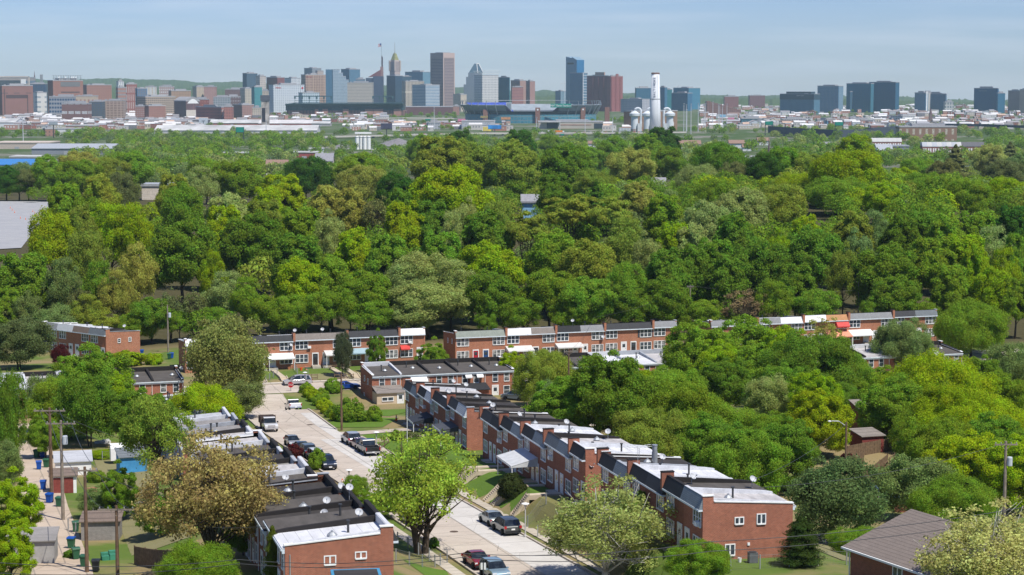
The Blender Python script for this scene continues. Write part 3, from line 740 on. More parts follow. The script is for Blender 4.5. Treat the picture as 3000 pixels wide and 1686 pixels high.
front_row('f3', 30.7, 10, ['grey', 'white', 'grey', 'white', 'white', 'orange', 'grey', 'grey', 'charcoal', 'slate'], 'far right front row', -3.55,
          {5: dict(awn=(-.2, 5.1, 2.9, 2.2, 1.0, SALM, True)), 6: dict(awn=(0, 5.1, 2.75, 2.0, .9, WAWN, True))}, ['dark', 'rust', 'rust', 'dark', 'rust', 'dark', 'dark', 'dark', 'dark', 'dark'])
t = HOUSES[('f3', 5)]; awning(t, 2.2, 5.0, 5.0, 1.1, 1.2, REDAW, label='red upper window awning')
t = HOUSES[('f2', 0)]
for y, z in ((2.2, 3.6), (5.2, 3.4)): window(t, -.03, z, .5, .8, 1, 'left', y=y)
t = HOUSES[('f2', 7)]
m = MB(); m.box(1.95, 2.3, -.06, 0, 3.2, 4.8); m.box(4.75, 5.08, -.06, 0, 3.2, 4.8); m.build('shutter', plain('dark_shutter', (.06, .065, .075), .6), t)
# --- far left block, turned so that its end wall shows
x0, y0, _ = at(312, 1060, 391); b = Vector((x0, y0, 0)); dr = Vector((-.766, .643, 0))
for k, (mn, rf) in enumerate((('slate', 'dark'), ('brown', 'white'), ('silver', 'silver'), ('grey', 'white'))):
    o = b + dr * U * (k + 1); o2 = o
    HOUSES[('l1', k)] = house(f'{["rightmost", "second", "third", "leftmost"][k]} house of the angled block at far left, {mn} mansard', (o.x, o.y, -4.6), rotz(.766, -.643), mn, rf, 'white' if rf != 'dark' else 'black', 'o',
        mir=(k % 2 == 1), group='angled brick rowhouses at the far left', first=(k == 3), last=(k == 0), rear=False)
t = HOUSES[('l1', 0)]
for y, w_ in ((3.2, .6), (5.9, .6)): window(t, U + .03, 3.3, w_, .7, 1, 'right', y=y)
# --- brown-roofed brick house at the bottom right corner
def gable_house():
    D = 163; a = at(2472, 1603, D); e = a[2] - 6.0; t = thing('brick_house', 'big brick house under a brown shingle roof in the bottom right corner', 'house', (a[0], a[1], 6.0), math.atan2(-.888, .46))
    w_, L_, rh = 14.0, 20.0, 2.4; m = MB(); m.prism_x([(.45, -1), (w_ - .45, -1), (w_ - .45, e), (w_ / 2, e + rh - .2), (.45, e)], .35, L_); m.build('wall', BRICKD, t)
    rm_ = shingle_mat('brown_roof_shingles', (.20, .165, .14), .22, .14); m = MB(); m.prism_x([(-.15, e - .05), (w_ / 2, e + rh), (w_ / 2, e + rh + .14), (-.15, e + .1)], 0, L_); m.prism_x([(w_ / 2, e + rh), (w_ + .15, e - .05), (w_ + .15, e + .1), (w_ / 2, e + rh + .14)], 0, L_); m.build('roof', rm_, t)
    g = MB(); g.box(0, L_, -.3, -.16, e - .1, e + .06); g.tube([(.25, -.2, e - .1), (.3, .38, e - .5), (.3, .38, 0)], .06, 6); g.build('gutter', WHITE, t)
    g = MB(); g.prism_x([(-.15, e - .22), (w_ / 2, e + rh - .18), (w_ / 2, e + rh - .02), (-.15, e - .05)], -.06, -.005); g.build('bargeboard', DARKM, t)
    for x in (6.6, 11): window(t, x, e - 1.75, 1.1, 1.35, 2, 'front', y=.45, sash=False)
gable_house()
# ------------------------------------------------------------------ trees
LEAF = leaf_mat()
def bark(name, c): return plain(name, c, .95, .1, var=.35, scale=2.5)
BARK = bark('dark_bark', (.085, .065, .048)); BARKW = bark('pale_sycamore_bark', (.46, .44, .38))
def norm(a): return a / np.maximum(np.linalg.norm(a, axis=-1, keepdims=True), 1e-9)
def lobes(rng, n, R, Hc, zc, low, lob, irregular, fillin):
    i = np.arange(n) + .5
    z = 1 - (1 - low) * i / n; ph = i * 2.399963 + rng.normal(0, .35, n)
    r = np.sqrt(np.maximum(0, 1 - z * z)); d = np.stack([r * np.cos(ph), r * np.sin(ph), z], 1)
    rad = rng.uniform(.58, .92, n); rad[rng.random(n) < fillin] *= .6
    k = rng.normal(0, 1, (4, 3)); amp = sum(np.sin(d @ kk * 2.2 + j) for j, kk in enumerate(k)) / 4
    rad = rad * (1 + irregular * amp)
    c = d * rad[:, None] * np.array([R, R, Hc]); c[:, 2] += zc
    return c, d, rng.uniform(lob[0], lob[1], n) * R * (1 - .25 * np.maximum(0, d[:, 2]))
def crown_mesh(name, rng, c, d, lr, per, leaf, zflat=.8, spread=.5, out=-.25, inner=.12, ragged=.12):
    n = len(c); w = (lr / lr.mean()) ** 2; cnt = np.maximum(6, (per * w)).astype(int)
    idx = np.repeat(np.arange(n), cnt); m = len(idx)
    v = norm(rng.normal(0, 1, (m * 3, 3))); od = np.repeat(d[idx], 3, 0)
    od = norm(od + np.array([0, 0, .35])); ok = (v * od).sum(1) > out
    ids = np.repeat(idx, 3)[ok]; v = v[ok]; od = od[ok]
    keep = rng.permutation(len(ids))[:m]; ids, v, od = ids[keep], v[keep], od[keep]
    rr = lr[ids] * rng.normal(.92, ragged, len(ids)); inn = rng.random(len(ids)) < inner; rr[inn] *= rng.uniform(.2, .8, inn.sum())
    p = c[ids] + v * rr[:, None] * np.array([1, 1, zflat])
    nn = norm(v + .35 * od + rng.normal(0, spread, v.shape))
    return card_mesh(name, rng, p, nn, leaf * rng.uniform(.6, 1.45, len(ids)))
def card_mesh(name, rng, p, nn, s, mat=None, asp=.62):
    m = len(p); t = norm(np.cross(nn, rng.normal(0, 1, (m, 3)))); b = np.cross(nn, t)
    s = s[:, None]; vs = np.stack([p - t * s, p - b * s * asp, p + t * s, p + b * s * asp], 1).reshape(-1, 3).astype(np.float32)
    me = bpy.data.meshes.new(name); me.vertices.add(4 * m); me.vertices.foreach_set('co', vs.ravel())
    me.loops.add(4 * m); me.loops.foreach_set('vertex_index', np.arange(4 * m, dtype=np.int32))
    me.polygons.add(m); me.polygons.foreach_set('loop_start', np.arange(0, 4 * m, 4, dtype=np.int32))
    me.update(calc_edges=True); me.validate(); me.materials.append(mat or LEAF); return me
def trunk_mesh(rng, c, zc, r0, mat, nl=16, fork=.42, lean=0.0, stems=1, twig=False, thick=1.0):
    mb = MB(); zf = zc * fork
    tops = []
    for s in range(stems):
        a = s * 6.28 / max(1, stems) + rng.uniform(0, 6.28); off = 0 if stems == 1 else .35
        base = Vector((off * math.cos(a) * r0 * 2, off * math.sin(a) * r0 * 2, -1.2))
        top = Vector((math.cos(a) * zc * (lean + .16 * (stems > 1)), math.sin(a) * zc * (lean + .16 * (stems > 1)), zc * .95))
        m = base.lerp(top, .5) + Vector((rng.normal(0, .25), rng.normal(0, .25), 0))
        pts = [base, base.lerp(m, .55), m, m.lerp(top, .6), top]
        mb.tube([tuple(p) for p in pts], [r0 * 1.25, r0, r0 * .8, r0 * .5, r0 * .2], 7); tops.append(pts)
    pick = rng.permutation(len(c))[:nl]
    for i in pick:
        pts = tops[int(i) % stems]; k = rng.uniform(fork, .9); q = k * 4; j = min(3, int(q)); st = pts[j].lerp(pts[j + 1], q - j)
        e = Vector(c[i]); e = st + (e - st) * .96
        mid_ = st.lerp(e, .5) + Vector((rng.normal(0, .3), rng.normal(0, .3), -.06 * (e - st).length))
        r = r0 * .42 * (1 - .4 * k) * thick
        mb.tube([tuple(st), tuple(st.lerp(mid_, .5)), tuple(mid_), tuple(mid_.lerp(e, .6)), tuple(e)], [r, r * .85, r * .7, r * .45, r * .16], 5)
        if twig:
            for _ in range(3):
                a = mid_.lerp(e, rng.uniform(0, .7)); bb = a + Vector(rng.normal(0, 1, 3)) * 1.3 + Vector((0, 0, .6))
                mb.tube([tuple(a), tuple(a.lerp(bb, .5)), tuple(bb)], [r * .4, r * .28, r * .1], 4)
    return mb.mesh('trunk', mat, True)
PROTO = {}
def proto(key, seed, R=7.5, Ht=18., Hc=7.3, n=70, low=-.55, lob=(.24, .38), irr=.16, fillin=.18, per=120, leaf=.62, stems=1, r0=.38, mat=BARK, nl=14, twig=False, fork=.42, thick=1.0, **kw):
    rng = np.random.default_rng(seed); zc = Ht - Hc * .93
    c, d, lr = lobes(rng, n, R, Hc, zc, low, lob, irr, fillin)
    cm = crown_mesh('crown', rng, c, d, lr, per, leaf, **kw)
    tm = trunk_mesh(rng, c, zc, r0, mat, nl, fork, 0, stems, twig, thick)
    v = np.empty(len(cm.vertices) * 3, np.float32); cm.vertices.foreach_get('co', v); v = v.reshape(-1, 3)
    top = np.percentile(v[:, 2], 99.7); rad = np.percentile(np.hypot(v[:, 0], v[:, 1]), 97)
    PROTO.setdefault(key, []).append((tm, cm, float(rad), float(top)))
def conifer(key, seed, R=4.0, Ht=15., per=9000, leaf=.42, low=1.2, taper=.8):
    rng = np.random.default_rng(seed); h = rng.random(per) ** .7
    z = low + (Ht - low) * (1 - h); tier = .82 + .25 * np.sin(z * 4.3 + rng.normal(0, .3, per)); prof = R * (1 - (z - low) / (Ht - low)) ** taper * tier
    a = rng.uniform(0, 6.283, per); bump = 1 + .16 * np.sin(a * 5 + z * 1.7) + .1 * np.sin(a * 11 - z * 3); rr = prof * bump * rng.uniform(.55, 1.08, per)
    p = np.stack([rr * np.cos(a), rr * np.sin(a), z - .12 * rr], 1); nn = norm(np.stack([np.cos(a), np.sin(a), .7 + 0 * a], 1) + rng.normal(0, .5, (per, 3)))
    cm = card_mesh('crown', rng, p, nn, leaf * rng.uniform(.5, 1.4, per), asp=.4)
    mb = MB(); mb.tube([(0, 0, -1), (0, 0, Ht * .5), (0, 0, Ht * .97)], [.24, .15, .03], 7)
    PROTO.setdefault(key, []).append((mb.mesh('trunk', BARK), cm, R * .95, Ht))
OAK = dict(per=560, leaf=.205, low=-.72, lob=(.15, .29), irr=.22, ragged=.2, spread=.7, fillin=.28)
for s, R_, H_, C_, n_ in ((1, 7.5, 18, 7.6, 110), (2, 7.5, 18, 7.8, 110), (3, 6, 18, 8, 105), (4, 9.5, 17, 7.4, 140), (41, 9.5, 17, 7.6, 140), (42, 11.5, 16, 7.2, 170)): proto('oak', s, R=R_, Ht=H_, Hc=C_, n=n_, **OAK)
for s in (5, 6, 7): proto('oval', s, R=6, Hc=8, n=64, lob=(.26, .42), irr=.24, per=510, leaf=.205, ragged=.2, spread=.7)
for s in (8, 9, 10): proto('loose', s, R=7, Hc=7.4, n=60, low=-.65, lob=(.17, .3), irr=.25, per=390, leaf=.19, fillin=.35, nl=30, spread=.8, ragged=.25, r0=.3, twig=True, thick=.8)
for s in (11, 12): proto('spread', s, R=8, Hc=5.6, n=60, low=-.2, lob=(.16, .26), irr=.25, per=280, leaf=.27, fillin=.3, nl=30, stems=3, r0=.28, zflat=.5, ragged=.18)
for s in (13, 14): proto('bare', s, R=5.5, Hc=7, n=44, low=-.5, lob=(.12, .24), irr=.3, per=60, leaf=.24, fillin=.4, nl=44, stems=2, r0=.26, spread=1, ragged=.35, twig=True)
for s in (15, 16, 17): proto('shrub', s, R=3, Ht=4.4, Hc=2.6, n=34, low=-.85, lob=(.28, .45), irr=.18, per=240, leaf=.2, r0=.1, nl=6)
conifer('conifer', 18, per=20000, leaf=.3); conifer('conifer', 19, R=3.4, Ht=14, per=20000, leaf=.3)
conifer('cedar', 20, R=3.6, Ht=9, per=26000, leaf=.15, low=.9, taper=.4)
# nearer trees: smaller, more numerous leaves
for s, R_, H_, C_, n_ in ((21, 4.5, 12, 6, 100), (22, 5.5, 12, 5.9, 120), (23, 5.5, 12, 5.9, 120), (43, 7.2, 11.5, 5.7, 170), (44, 8.6, 11, 5.4, 200)): proto('nround', s, R=R_, Ht=H_, Hc=C_, n=n_, low=-.85, lob=(.12, .24), irr=.24, per=560, leaf=.115, fillin=.28, nl=34, r0=.24, ragged=.2, spread=.7)
for s in (24, 25): proto('nloose', s, R=5.5, Ht=12, Hc=5.4, n=95, low=-.7, lob=(.13, .24), irr=.28, per=300, leaf=.13, fillin=.35, nl=50, r0=.2, stems=2, ragged=.25, spread=.9, twig=True, thick=.8)
for s in (26, 27): proto('nfeather', s, R=4.5, Ht=9, Hc=4.3, n=80, low=-.8, lob=(.16, .3), irr=.22, per=520, leaf=.11, fillin=.3, nl=30, r0=.12, stems=3, ragged=.3, spread=1.0)
proto('hero', 31, R=5.6, Ht=12, Hc=5.3, n=130, low=-.55, lob=(.12, .22), irr=.25, per=125, leaf=.13, fillin=.4, nl=60, r0=.34, stems=3, fork=.3, ragged=.28, spread=.9, thick=1.1, twig=True)
proto('sycamore', 32, R=5.6, Ht=12.5, Hc=5.9, n=130, low=-.8, lob=(.12, .21), irr=.22, per=150, leaf=.13, fillin=.45, nl=70, r0=.3, fork=.25, mat=BARKW, ragged=.32, spread=1.0, thick=1.25, twig=True)
proto('budding', 33, R=6.2, Ht=12, Hc=5.5, n=130, low=-.7, lob=(.12, .22), irr=.22, per=185, leaf=.125, fillin=.35, nl=60, r0=.3, stems=2, fork=.3, ragged=.25, spread=.9, twig=True)
for s in (34, 35, 36): proto('bush', s, R=1.6, Ht=2.2, Hc=1.35, n=34, low=-.8, lob=(.28, .42), irr=.15, per=300, leaf=.09, r0=.05, nl=5)
for s in (37,): proto('locust', s, R=5, Ht=13, Hc=4.6, n=70, low=-.4, lob=(.14, .24), irr=.3, per=300, leaf=.12, fillin=.3, nl=40, r0=.2, stems=1, fork=.45, ragged=.28, spread=.9, thick=1.1, twig=True)

PAL = {'G': (.125, .222, .026), 'M': (.162, .27, .028), 'Y': (.235, .335, .014), 'O': (.21, .275, .045), 'P': (.25, .315, .11), 'T': (.27, .305, .075),
       'D': (.062, .145, .022), 'B': (.15, .18, .07), 'S': (.165, .24, .085), 'R': (.25, .19, .11), 'U': (.09, .02, .025)}
PAL = {k: (v[0] * 1.42, v[1] * 1.33, v[2] * 1.1) for k, v in PAL.items()}
TONE = {'G': 'deep green', 'M': 'fresh green', 'Y': 'bright yellow-green', 'O': 'olive green', 'P': 'pale silvery green', 'T': 'golden olive', 'D': 'dark bluish green', 'B': 'brownish, barely leafed', 'S': 'soft grey-green', 'R': 'rust-tinged', 'U': 'dark purple'}
FORM = {'oak': 'broad round', 'oval': 'tall oval', 'loose': 'loose', 'spread': 'flat-topped spreading', 'bare': 'thin twiggy', 'shrub': 'low bushy', 'conifer': 'pointed'}
trng = np.random.default_rng(77)
def plant(key, base, height, radius, col, label, name='tree', cat='tree', group=None, var=None, jit=.1, rz=None, squash=1.0):
    ps = sorted(PROTO[key], key=lambda p: abs(math.log(radius / p[2] * p[3] / max(height, 1))) + trng.uniform(0, .16))
    tm, cm, R0, H0 = ps[0]
    t = thing(name, label, cat, base, trng.uniform(0, 6.28) if rz is None else rz, group)
    s = radius / R0; t.scale = (s, s * squash, height / H0)
    put('trunk', tm, t); c = put('crown', cm, t)
    k = PAL[col] if isinstance(col, str) else col; j = 1 + trng.uniform(-jit, jit); h = trng.uniform(-jit, jit) * .8
    c.color = (k[0] * j * (1 + h), k[1] * j, k[2] * j * (1 - h), 1); t.color = c.color
    return t
def top_tree(key, px, ptop, wpx, D, col, label, **kw):
    """a tree whose crown reaches photo row ptop and is wpx photo pixels wide at distance D"""
    x, y, zt = at(px, ptop, D); zb = gz(x, y); return plant(key, (x, y, zb), max(1.2, zt - zb), wpx * D / F / 2, col, label, **kw)

# --- the wood behind the rows: crowns read off the photograph, (x, top, width, colour, form) in thirds of its width
FOREST = [
[(170,890,330,'M','oak'),(360,585,280,'Y','oval'),(590,680,260,'O','loose'),(560,560,190,'O','oak'),(770,540,300,'Y','loose'),(930,545,260,'Y','loose'),(1270,660,430,'G','oak'),(1270,400,260,'M','oval'),
 (1750,610,400,'G','oak'),(2080,570,290,'M','oak'),(2070,760,340,'G','oak'),(950,820,230,'T','loose'),(810,1000,200,'T','loose'),(1590,480,330,'P','oak'),(1560,560,230,'Y','oak'),(1840,520,200,'O','oak'),
 (1960,340,240,'Y','oak'),(1850,430,200,'Y','oak'),(2270,420,230,'T','oak'),(2300,590,200,'P','loose'),(2310,920,240,'M','oak'),(1560,1010,260,'P','loose'),(2100,930,330,'Y','oak'),(2290,900,200,'M','oak'),
 (540,180,200,'T','oak'),(330,210,180,'M','oak'),(560,240,250,'M','oak'),(760,220,260,'O','oak'),(900,180,260,'M','oak'),(850,290,160,'B','loose'),(1430,225,180,'M','oak'),(1380,280,230,'P','loose'),
 (1640,240,330,'M','oak'),(2130,220,280,'D','oak'),(1210,340,180,'O','oak'),(40,280,140,'D','oak'),(130,350,140,'D','oval'),(200,300,150,'B','loose'),(450,400,200,'M','oak'),(690,340,200,'O','oak'),
 (600,450,200,'M','loose'),(430,920,200,'S','loose'),(680,940,200,'M','loose'),(50,1130,150,'M','oak'),(110,1200,180,'B','bare'),(540,1080,120,'B','bare'),(600,1170,220,'O','loose'),(400,1250,300,'S','oak'),
 (1050,1200,260,'G','oak'),(1250,1290,150,'M','loose'),(1800,1180,220,'M','oak'),(1500,1260,260,'M','loose'),(700,1290,220,'O','loose'),(2000,1180,250,'M','oak'),(2230,1120,220,'M','loose'),
 (1350,1120,160,'B','bare'),(1180,1130,120,'B','bare'),(1480,870,140,'Y','loose'),(180,1150,200,'S','loose'),(950,1290,200,'M','oak'),(30,900,160,'M','oak'),(1700,1050,200,'M','loose')],
[(760,285,520,'Y','oak'),(690,80,330,'O','oak'),(890,105,320,'O','oak'),(120,190,280,'M','oak'),(130,275,280,'T','loose'),(60,440,190,'T','oak'),(390,330,240,'D','oak'),(430,530,220,'Y','oak'),(620,520,220,'G','oak'),(400,440,190,'G','oak'),
 (240,450,200,'B','bare'),(1180,110,330,'O','oak'),(1160,260,330,'M','oak'),(1540,130,320,'G','oak'),(1480,340,170,'G','oak'),(1720,150,170,'M','oak'),(1760,310,260,'O','oak'),(1770,390,180,'D','conifer'),
 (2010,160,290,'T','oak'),(2060,390,200,'T','oak'),(990,600,330,'G','oak'),(690,740,240,'M','oak'),(1040,820,390,'Y','oak'),(540,880,420,'P','loose'),(760,930,360,'P','loose'),(430,960,330,'P','loose'),(620,1100,520,'P','loose'),(170,1010,340,'M','oak'),(90,720,250,'Y','oak'),
 (330,760,260,'M','oak'),(1600,480,380,'O','spread'),(1290,600,280,'O','spread'),(1880,500,240,'O','spread'),(1960,640,300,'O','loose'),(2250,480,240,'M','oak'),(2320,680,190,'Y','oak'),(1500,740,400,'M','oak'),
 (1720,800,380,'O','oak'),(1450,1010,380,'M','oak'),(1700,1060,360,'M','oak'),(2260,860,270,'G','oak'),(1990,950,220,'M','loose'),(2260,1060,270,'G','oak'),(2010,1100,250,'G','oak'),(1040,1010,320,'G','oak'),(1010,1290,110,'M','loose'),
 (1250,1200,240,'M','loose'),(1240,30,180,'D','oak'),(1455,65,90,'M','oval'),(830,35,170,'D','oak'),(560,60,150,'M','oak'),(1880,80,170,'M','oak'),(2240,10,170,'D','oak'),(2130,60,200,'M','oak'),(2260,150,240,'G','oak'),
 (860,500,180,'P','loose'),(780,600,150,'P','loose'),(1080,480,180,'O','loose'),(2130,740,200,'P','loose'),(200,1180,300,'M','loose'),(60,1080,200,'M','loose'),(480,1250,260,'P','loose'),(1620,1230,260,'M','oak')],
[(1210,65,240,'Y','oak'),(1150,175,430,'Y','oak'),(860,190,230,'O','oak'),(600,270,250,'O','oak'),(820,330,300,'Y','oak'),(680,410,330,'O','oak'),(1070,360,420,'M','oak'),(390,440,330,'P','oak'),(170,530,330,'P','oak'),
 (70,690,260,'P','oak'),(360,610,260,'G','oak'),(1390,390,210,'Y','oak'),(1540,290,150,'Y','oak'),(1680,330,300,'M','oak'),(2000,370,260,'M','oak'),(2250,360,250,'Y','oak'),(1900,130,220,'B','conifer'),(1830,240,200,'B','oak'),
 (2170,170,130,'B','conifer'),(2280,110,170,'B','conifer'),(2230,240,260,'B','oak'),(1650,230,250,'M','oak'),(590,190,290,'D','oak'),(260,120,330,'G','oak'),(360,250,150,'B','loose'),(120,270,250,'P','oak'),(220,370,220,'M','loose'),
 (860,630,210,'Y','oak'),(680,720,140,'Y','loose'),(1180,600,260,'O','oak'),(1330,590,210,'S','loose'),(1530,620,230,'G','oak'),(1660,600,300,'G','oak'),(1840,640,250,'M','oak'),(2040,600,230,'M','oak'),(2310,560,210,'D','oak'),
 (920,710,400,'G','oak'),(520,810,400,'G','oak'),(220,790,230,'M','oak'),(60,830,220,'G','oak'),(1420,830,420,'G','oak'),(1740,780,260,'M','oak'),(1960,760,300,'Y','oak'),(2230,850,180,'Y','loose'),(2340,750,130,'M','oak'),
 (2150,990,310,'Y','oak'),(1870,970,210,'M','oak'),(1480,1050,300,'G','oak'),(950,1140,270,'M','loose'),(640,1080,220,'M','loose'),(430,1140,260,'R','bare'),(150,1210,230,'M','loose'),(1330,1190,160,'M','loose'),
 (1520,1220,170,'M','loose'),(1680,1200,150,'M','loose'),(2320,1060,160,'M','oak'),(2040,840,160,'Y','oak'),(1230,720,220,'S','loose'),(780,960,240,'G','oak'),(290,900,260,'G','oak'),(2150,700,240,'P','loose'),(1120,820,180,'O','loose'),
 (2330,200,180,'S','oak'),(2130,130,200,'P','oak'),(700,150,180,'M','oak')]]
tops = [402, 419, 442, 466, 489, 512, 547, 605, 652, 729, 815, 940]; dists = [1900, 1500, 1150, 930, 760, 660, 560, 500, 466, 430, 416, 414]
LMK = [(0, 'above the angled block'), (420, 'above the far pole'), (640, 'above the far left row'), (1000, 'above the gap of the rows'), (1330, 'above the middle row'), (1700, 'above the middle row end'), (1990, 'left of the thin pole'), (2420, 'above the orange mansard'), (2760, 'at the right edge')]
def landmark(px):
    r = LMK[0][1]
    for a, n in LMK:
        if px >= a: r = n
    return r
def near_row(pt): return 'wood edge' if pt > 800 else 'middle wood' if pt > 620 else 'upper wood' if pt > 500 else 'wood back'
FSEEN = {}
FPOS = []
for tile, lst in enumerate(FOREST):
    for (x, y, wd, col, form) in lst:
        px = 1000 * tile + x / 2.374; pt = 370 + y / 2.374; wpx = (wd * .95 + 75) / 2.374
        D = float(np.interp(pt, tops, dists)); D = min(D, 23 * F / wpx); D = max(D, 408)
        if tile == 2 and 430 < pt < 560 and 100 < x < 1500: D = min(D, 760)
        if px < 175 and pt < 535: D = 985
        base = (TONE[col], FORM[form], landmark(px), near_row(pt))
        if form in ('oak', 'loose') and wd > 300: size = 'huge '
        elif wd < 170: size = 'small '
        else: size = ''
        lab = f'{size}{base[0]} {base[1]} tree, {base[3]} {base[2]}'.replace('brownish, barely leafed', 'brownish bare')
        FSEEN[lab] = FSEEN.get(lab, 0) + 1
        t = top_tree(form, px, pt, wpx, D, col, lab, group='trees of the wood behind the houses'); FPOS.append((t.location.x, t.location.y, wpx * D / F / 2, px, pt, t))
# --- trees and bushes among the houses: (form, x, top, width, distance or base pixel, colour, label), photo pixels
NEAR = [
 ('hero', 1237, 1262, 345, (1237, 1625), (.36, .48, .06), 'light green maple with forked dark trunk standing beside the street, bottom centre'),
 ('sycamore', 1790, 1392, 380, (1768, 1708), (.40, .46, .14), 'pale olive sycamore with white limbs in front of the right row'),
 ('budding', 628, 1275, 430, 170, (.45, .365, .13), 'golden brown budding maple behind the left row, bottom left'),
 ('nround', 470, 1440, 150, 196, 'G', 'deep green tree under the golden brown maple'),
 ('nround', 585, 1590, 245, 163, 'M', 'dense round green tree at the bottom edge left of the brick end wall'),
 ('nfeather', 655, 930, 250, 332, (.30, .33, .09), 'tall olive tree with a brown top left of the street corner'),
 ('nround', 712, 1500, 120, 176, 'G', 'deep green tree at the back of the left brick end house'),
 ('nround', 700, 1000, 170, 337, 'M', 'green tree squeezed behind the brown-topped tree at the corner'),
 ('nfeather', 700, 1120, 145, 305, (.24, .28, .08), 'willowy grey-green tree on the kerb left of the white flatbed truck'),
 ('nfeather', 55, 938, 190, 372, (.17, .21, .07), 'olive grey tree at the left edge above the white-roofed back row'),
 ('nround', 265, 1010, 225, 300, 'M', 'bushy green tree hiding the back row at the left'),
 ('nfeather', 140, 1100, 130, 292, 'S', 'small grey-green tree before the back row left'),
 ('nround', 205, 1085, 140, 283, 'M', 'fresh green tree between the back row and the tall pole'),
 ('nfeather', 260, 1100, 190, 275, 'G', 'dark green tree right of the tall pole with a crossarm'),
 ('nround', 130, 1220, 110, 262, 'M', 'small leafy tree beside the alley bins'),
 ('nfeather', 20, 1090, 110, 255, 'G', 'dark tree cut by the left edge above the alley'),
 ('nfeather', 15, 1290, 105, 232, 'S', 'willowy tree leaning over the alley at the left edge'),
 ('nround', 40, 1375, 170, 196, 'Y', 'bright yellow-green tree at the left edge over the alley'),
 ('nround', 30, 1500, 150, 172, 'Y', 'yellow-green tree in the bottom left corner'),
 ('locust', 500, 1165, 240, (455, 1500), (.27, .38, .05), 'tall thin-trunked locust in front of the grey roofs'),
 ('nround', 372, 1352, 115, (352, 1525), 'M', 'small upright green tree beside the grey block wall'),
 ('nloose', 300, 1430, 120, (285, 1520), 'S', 'thin leafy sapling in the yard behind the alley poles'),
 ('nround', 295, 1322, 85, 262, 'Y', 'round yellow-green bush behind the white trailer'),
 ('bush', 282, 1380, 60, 240, 'M', 'low clipped green tree by the red shed'),
 ('nround', 1600, 1030, 185, 330, 'O', 'olive tree right of the back row with cream addition'),
 ('nfeather', 1625, 1120, 130, 300, 'S', 'grey-green tree in front of the wooden fence'),
 ('nround', 1790, 1035, 275, 268, 'G', 'deep green spreading maple right of the middle roofs'),
 ('nround', 2050, 945, 230, 345, 'M', 'fresh green maple under the far right row'),
 ('nround', 2195, 930, 230, 350, 'M', 'fresh green maple in front of the far right row'),
 ('nround', 2310, 960, 190, 345, 'Y', 'yellow-green maple left of the salmon awning'),
 ('nround', 2380, 985, 290, 322, 'G', 'big green maple left of the glimpsed white roof'),
 ('nround', 1960, 1085, 220, 296, 'M', 'green maple at the middle of the right-hand grove'),
 ('nround', 2060, 1165, 300, 268, 'M', 'broad fresh green tree in the right-hand grove'),
 ('nfeather', 2250, 1105, 150, 290, 'P', 'pale budding tree in the right-hand grove'),
 ('nround', 1900, 1200, 250, 245, 'O', 'olive green tree just behind the right roofs'),
 ('nround', 2310, 1205, 250, 262, 'M', 'bushy tree left of the collapsed porch'),
 ('nround', 2180, 1260, 270, 238, 'M', 'green tree hanging over the white right roofs'),
 ('nround', 2760, 1035, 330, 285, 'Y', 'large bright yellow-green maple at the right'),
 ('nround', 2860, 1160, 330, 255, 'Y', 'light green tree in front of the large yellow-green maple'),
 ('nround', 2715, 1190, 220, 262, 'M', 'green tree over the wooden stair fences'),
 ('nround', 2930, 1290, 200, 235, 'M', 'green tree behind the grey pole at the right edge'),
 ('nfeather', 2960, 1010, 150, 345, 'S', 'soft grey-green tree at the right edge under the wood'),
 ('nround', 2850, 885, 230, 392, 'M', 'big fresh green tree right of the far right row'),
 ('nround', 2640, 940, 180, 372, 'S', 'soft green tree partly hiding the far right row'),
 ('bare', 2420, 930, 110, 375, 'T', 'nearly bare tree before the salmon awning'),
 ('nfeather', 2450, 1345, 290, 205, (.16, .235, .075), 'feathery grey-green tree right of the bottom right brick wall'),
 ('nfeather', 2685, 1340, 230, 222, 'S', 'feathery tree beside the blue van'),
 ('nround', 2510, 1545, 180, 186, 'M', 'leafy tree left of the hip roof'),
 ('nround', 2800, 1400, 260, 212, 'M', 'dark leafy tree behind the hip roof'),
 ('cedar', 2352, 1515, 132, (2345, 1660), (.06, .10, .02), 'dark conifer with ragged boughs before the bottom right brick wall'),
 ('nround', 2050, 1590, 205, (2050, 1700), 'M', 'low green dogwood at the foot of the bottom right brick wall'),
 ('nround', 1905, 1415, 120, 190, 'M', 'fresh green tree between the sycamore and the right row'),
 ('sycamore', 2890, 1468, 390, 150, (.54, .55, .19), 'cream-leafed budding sycamore in the bottom right corner'),
 ('nfeather', 1003, 975, 58, 362, (.12, .15, .07), 'slim grey-green tree before the pale blue awning'),
 ('nround', 1104, 965, 62, 366, 'G', 'slim dark green tree before the far left front row'),
 ('nround', 1268, 990, 95, 362, 'M', 'round green tree between the two far front rows'),
 ('nround', 1500, 1015, 90, 352, 'Y', 'yellow-green bush behind the back row'),
 ('nfeather', 175, 1010, 60, 372, 'U', 'purple-leaved shrub below the angled block'),
 ('nround', 2560, 1085, 120, 330, 'G', 'dark tree under the glimpsed back row at the right'),
 ('nround', 2460, 1130, 220, 300, 'G', 'deep green tree in the gap of the right-hand grove'),
 ('nround', 2990, 1120, 160, 290, 'O', 'olive tree cut by the right edge'),
 ('cedar', 805, 1690 - 150, 62, (800, 1735), (.13, .17, .02), 'yellow-green arborvitae against the bottom brick end wall'),
 ('cedar', 935, 1622, 48, (930, 1725), (.05, .11, .018), 'dark arborvitae right of the yellow-green one against the brick'),
 ('nfeather', 1020, 1395, 80, (1045, 1470), 'M', 'sapling in front of the orange cones'),
 ('nloose', 1090, 1440, 150, (1110, 1520), 'M', 'thin green tree shading the car at the left kerb'),
]
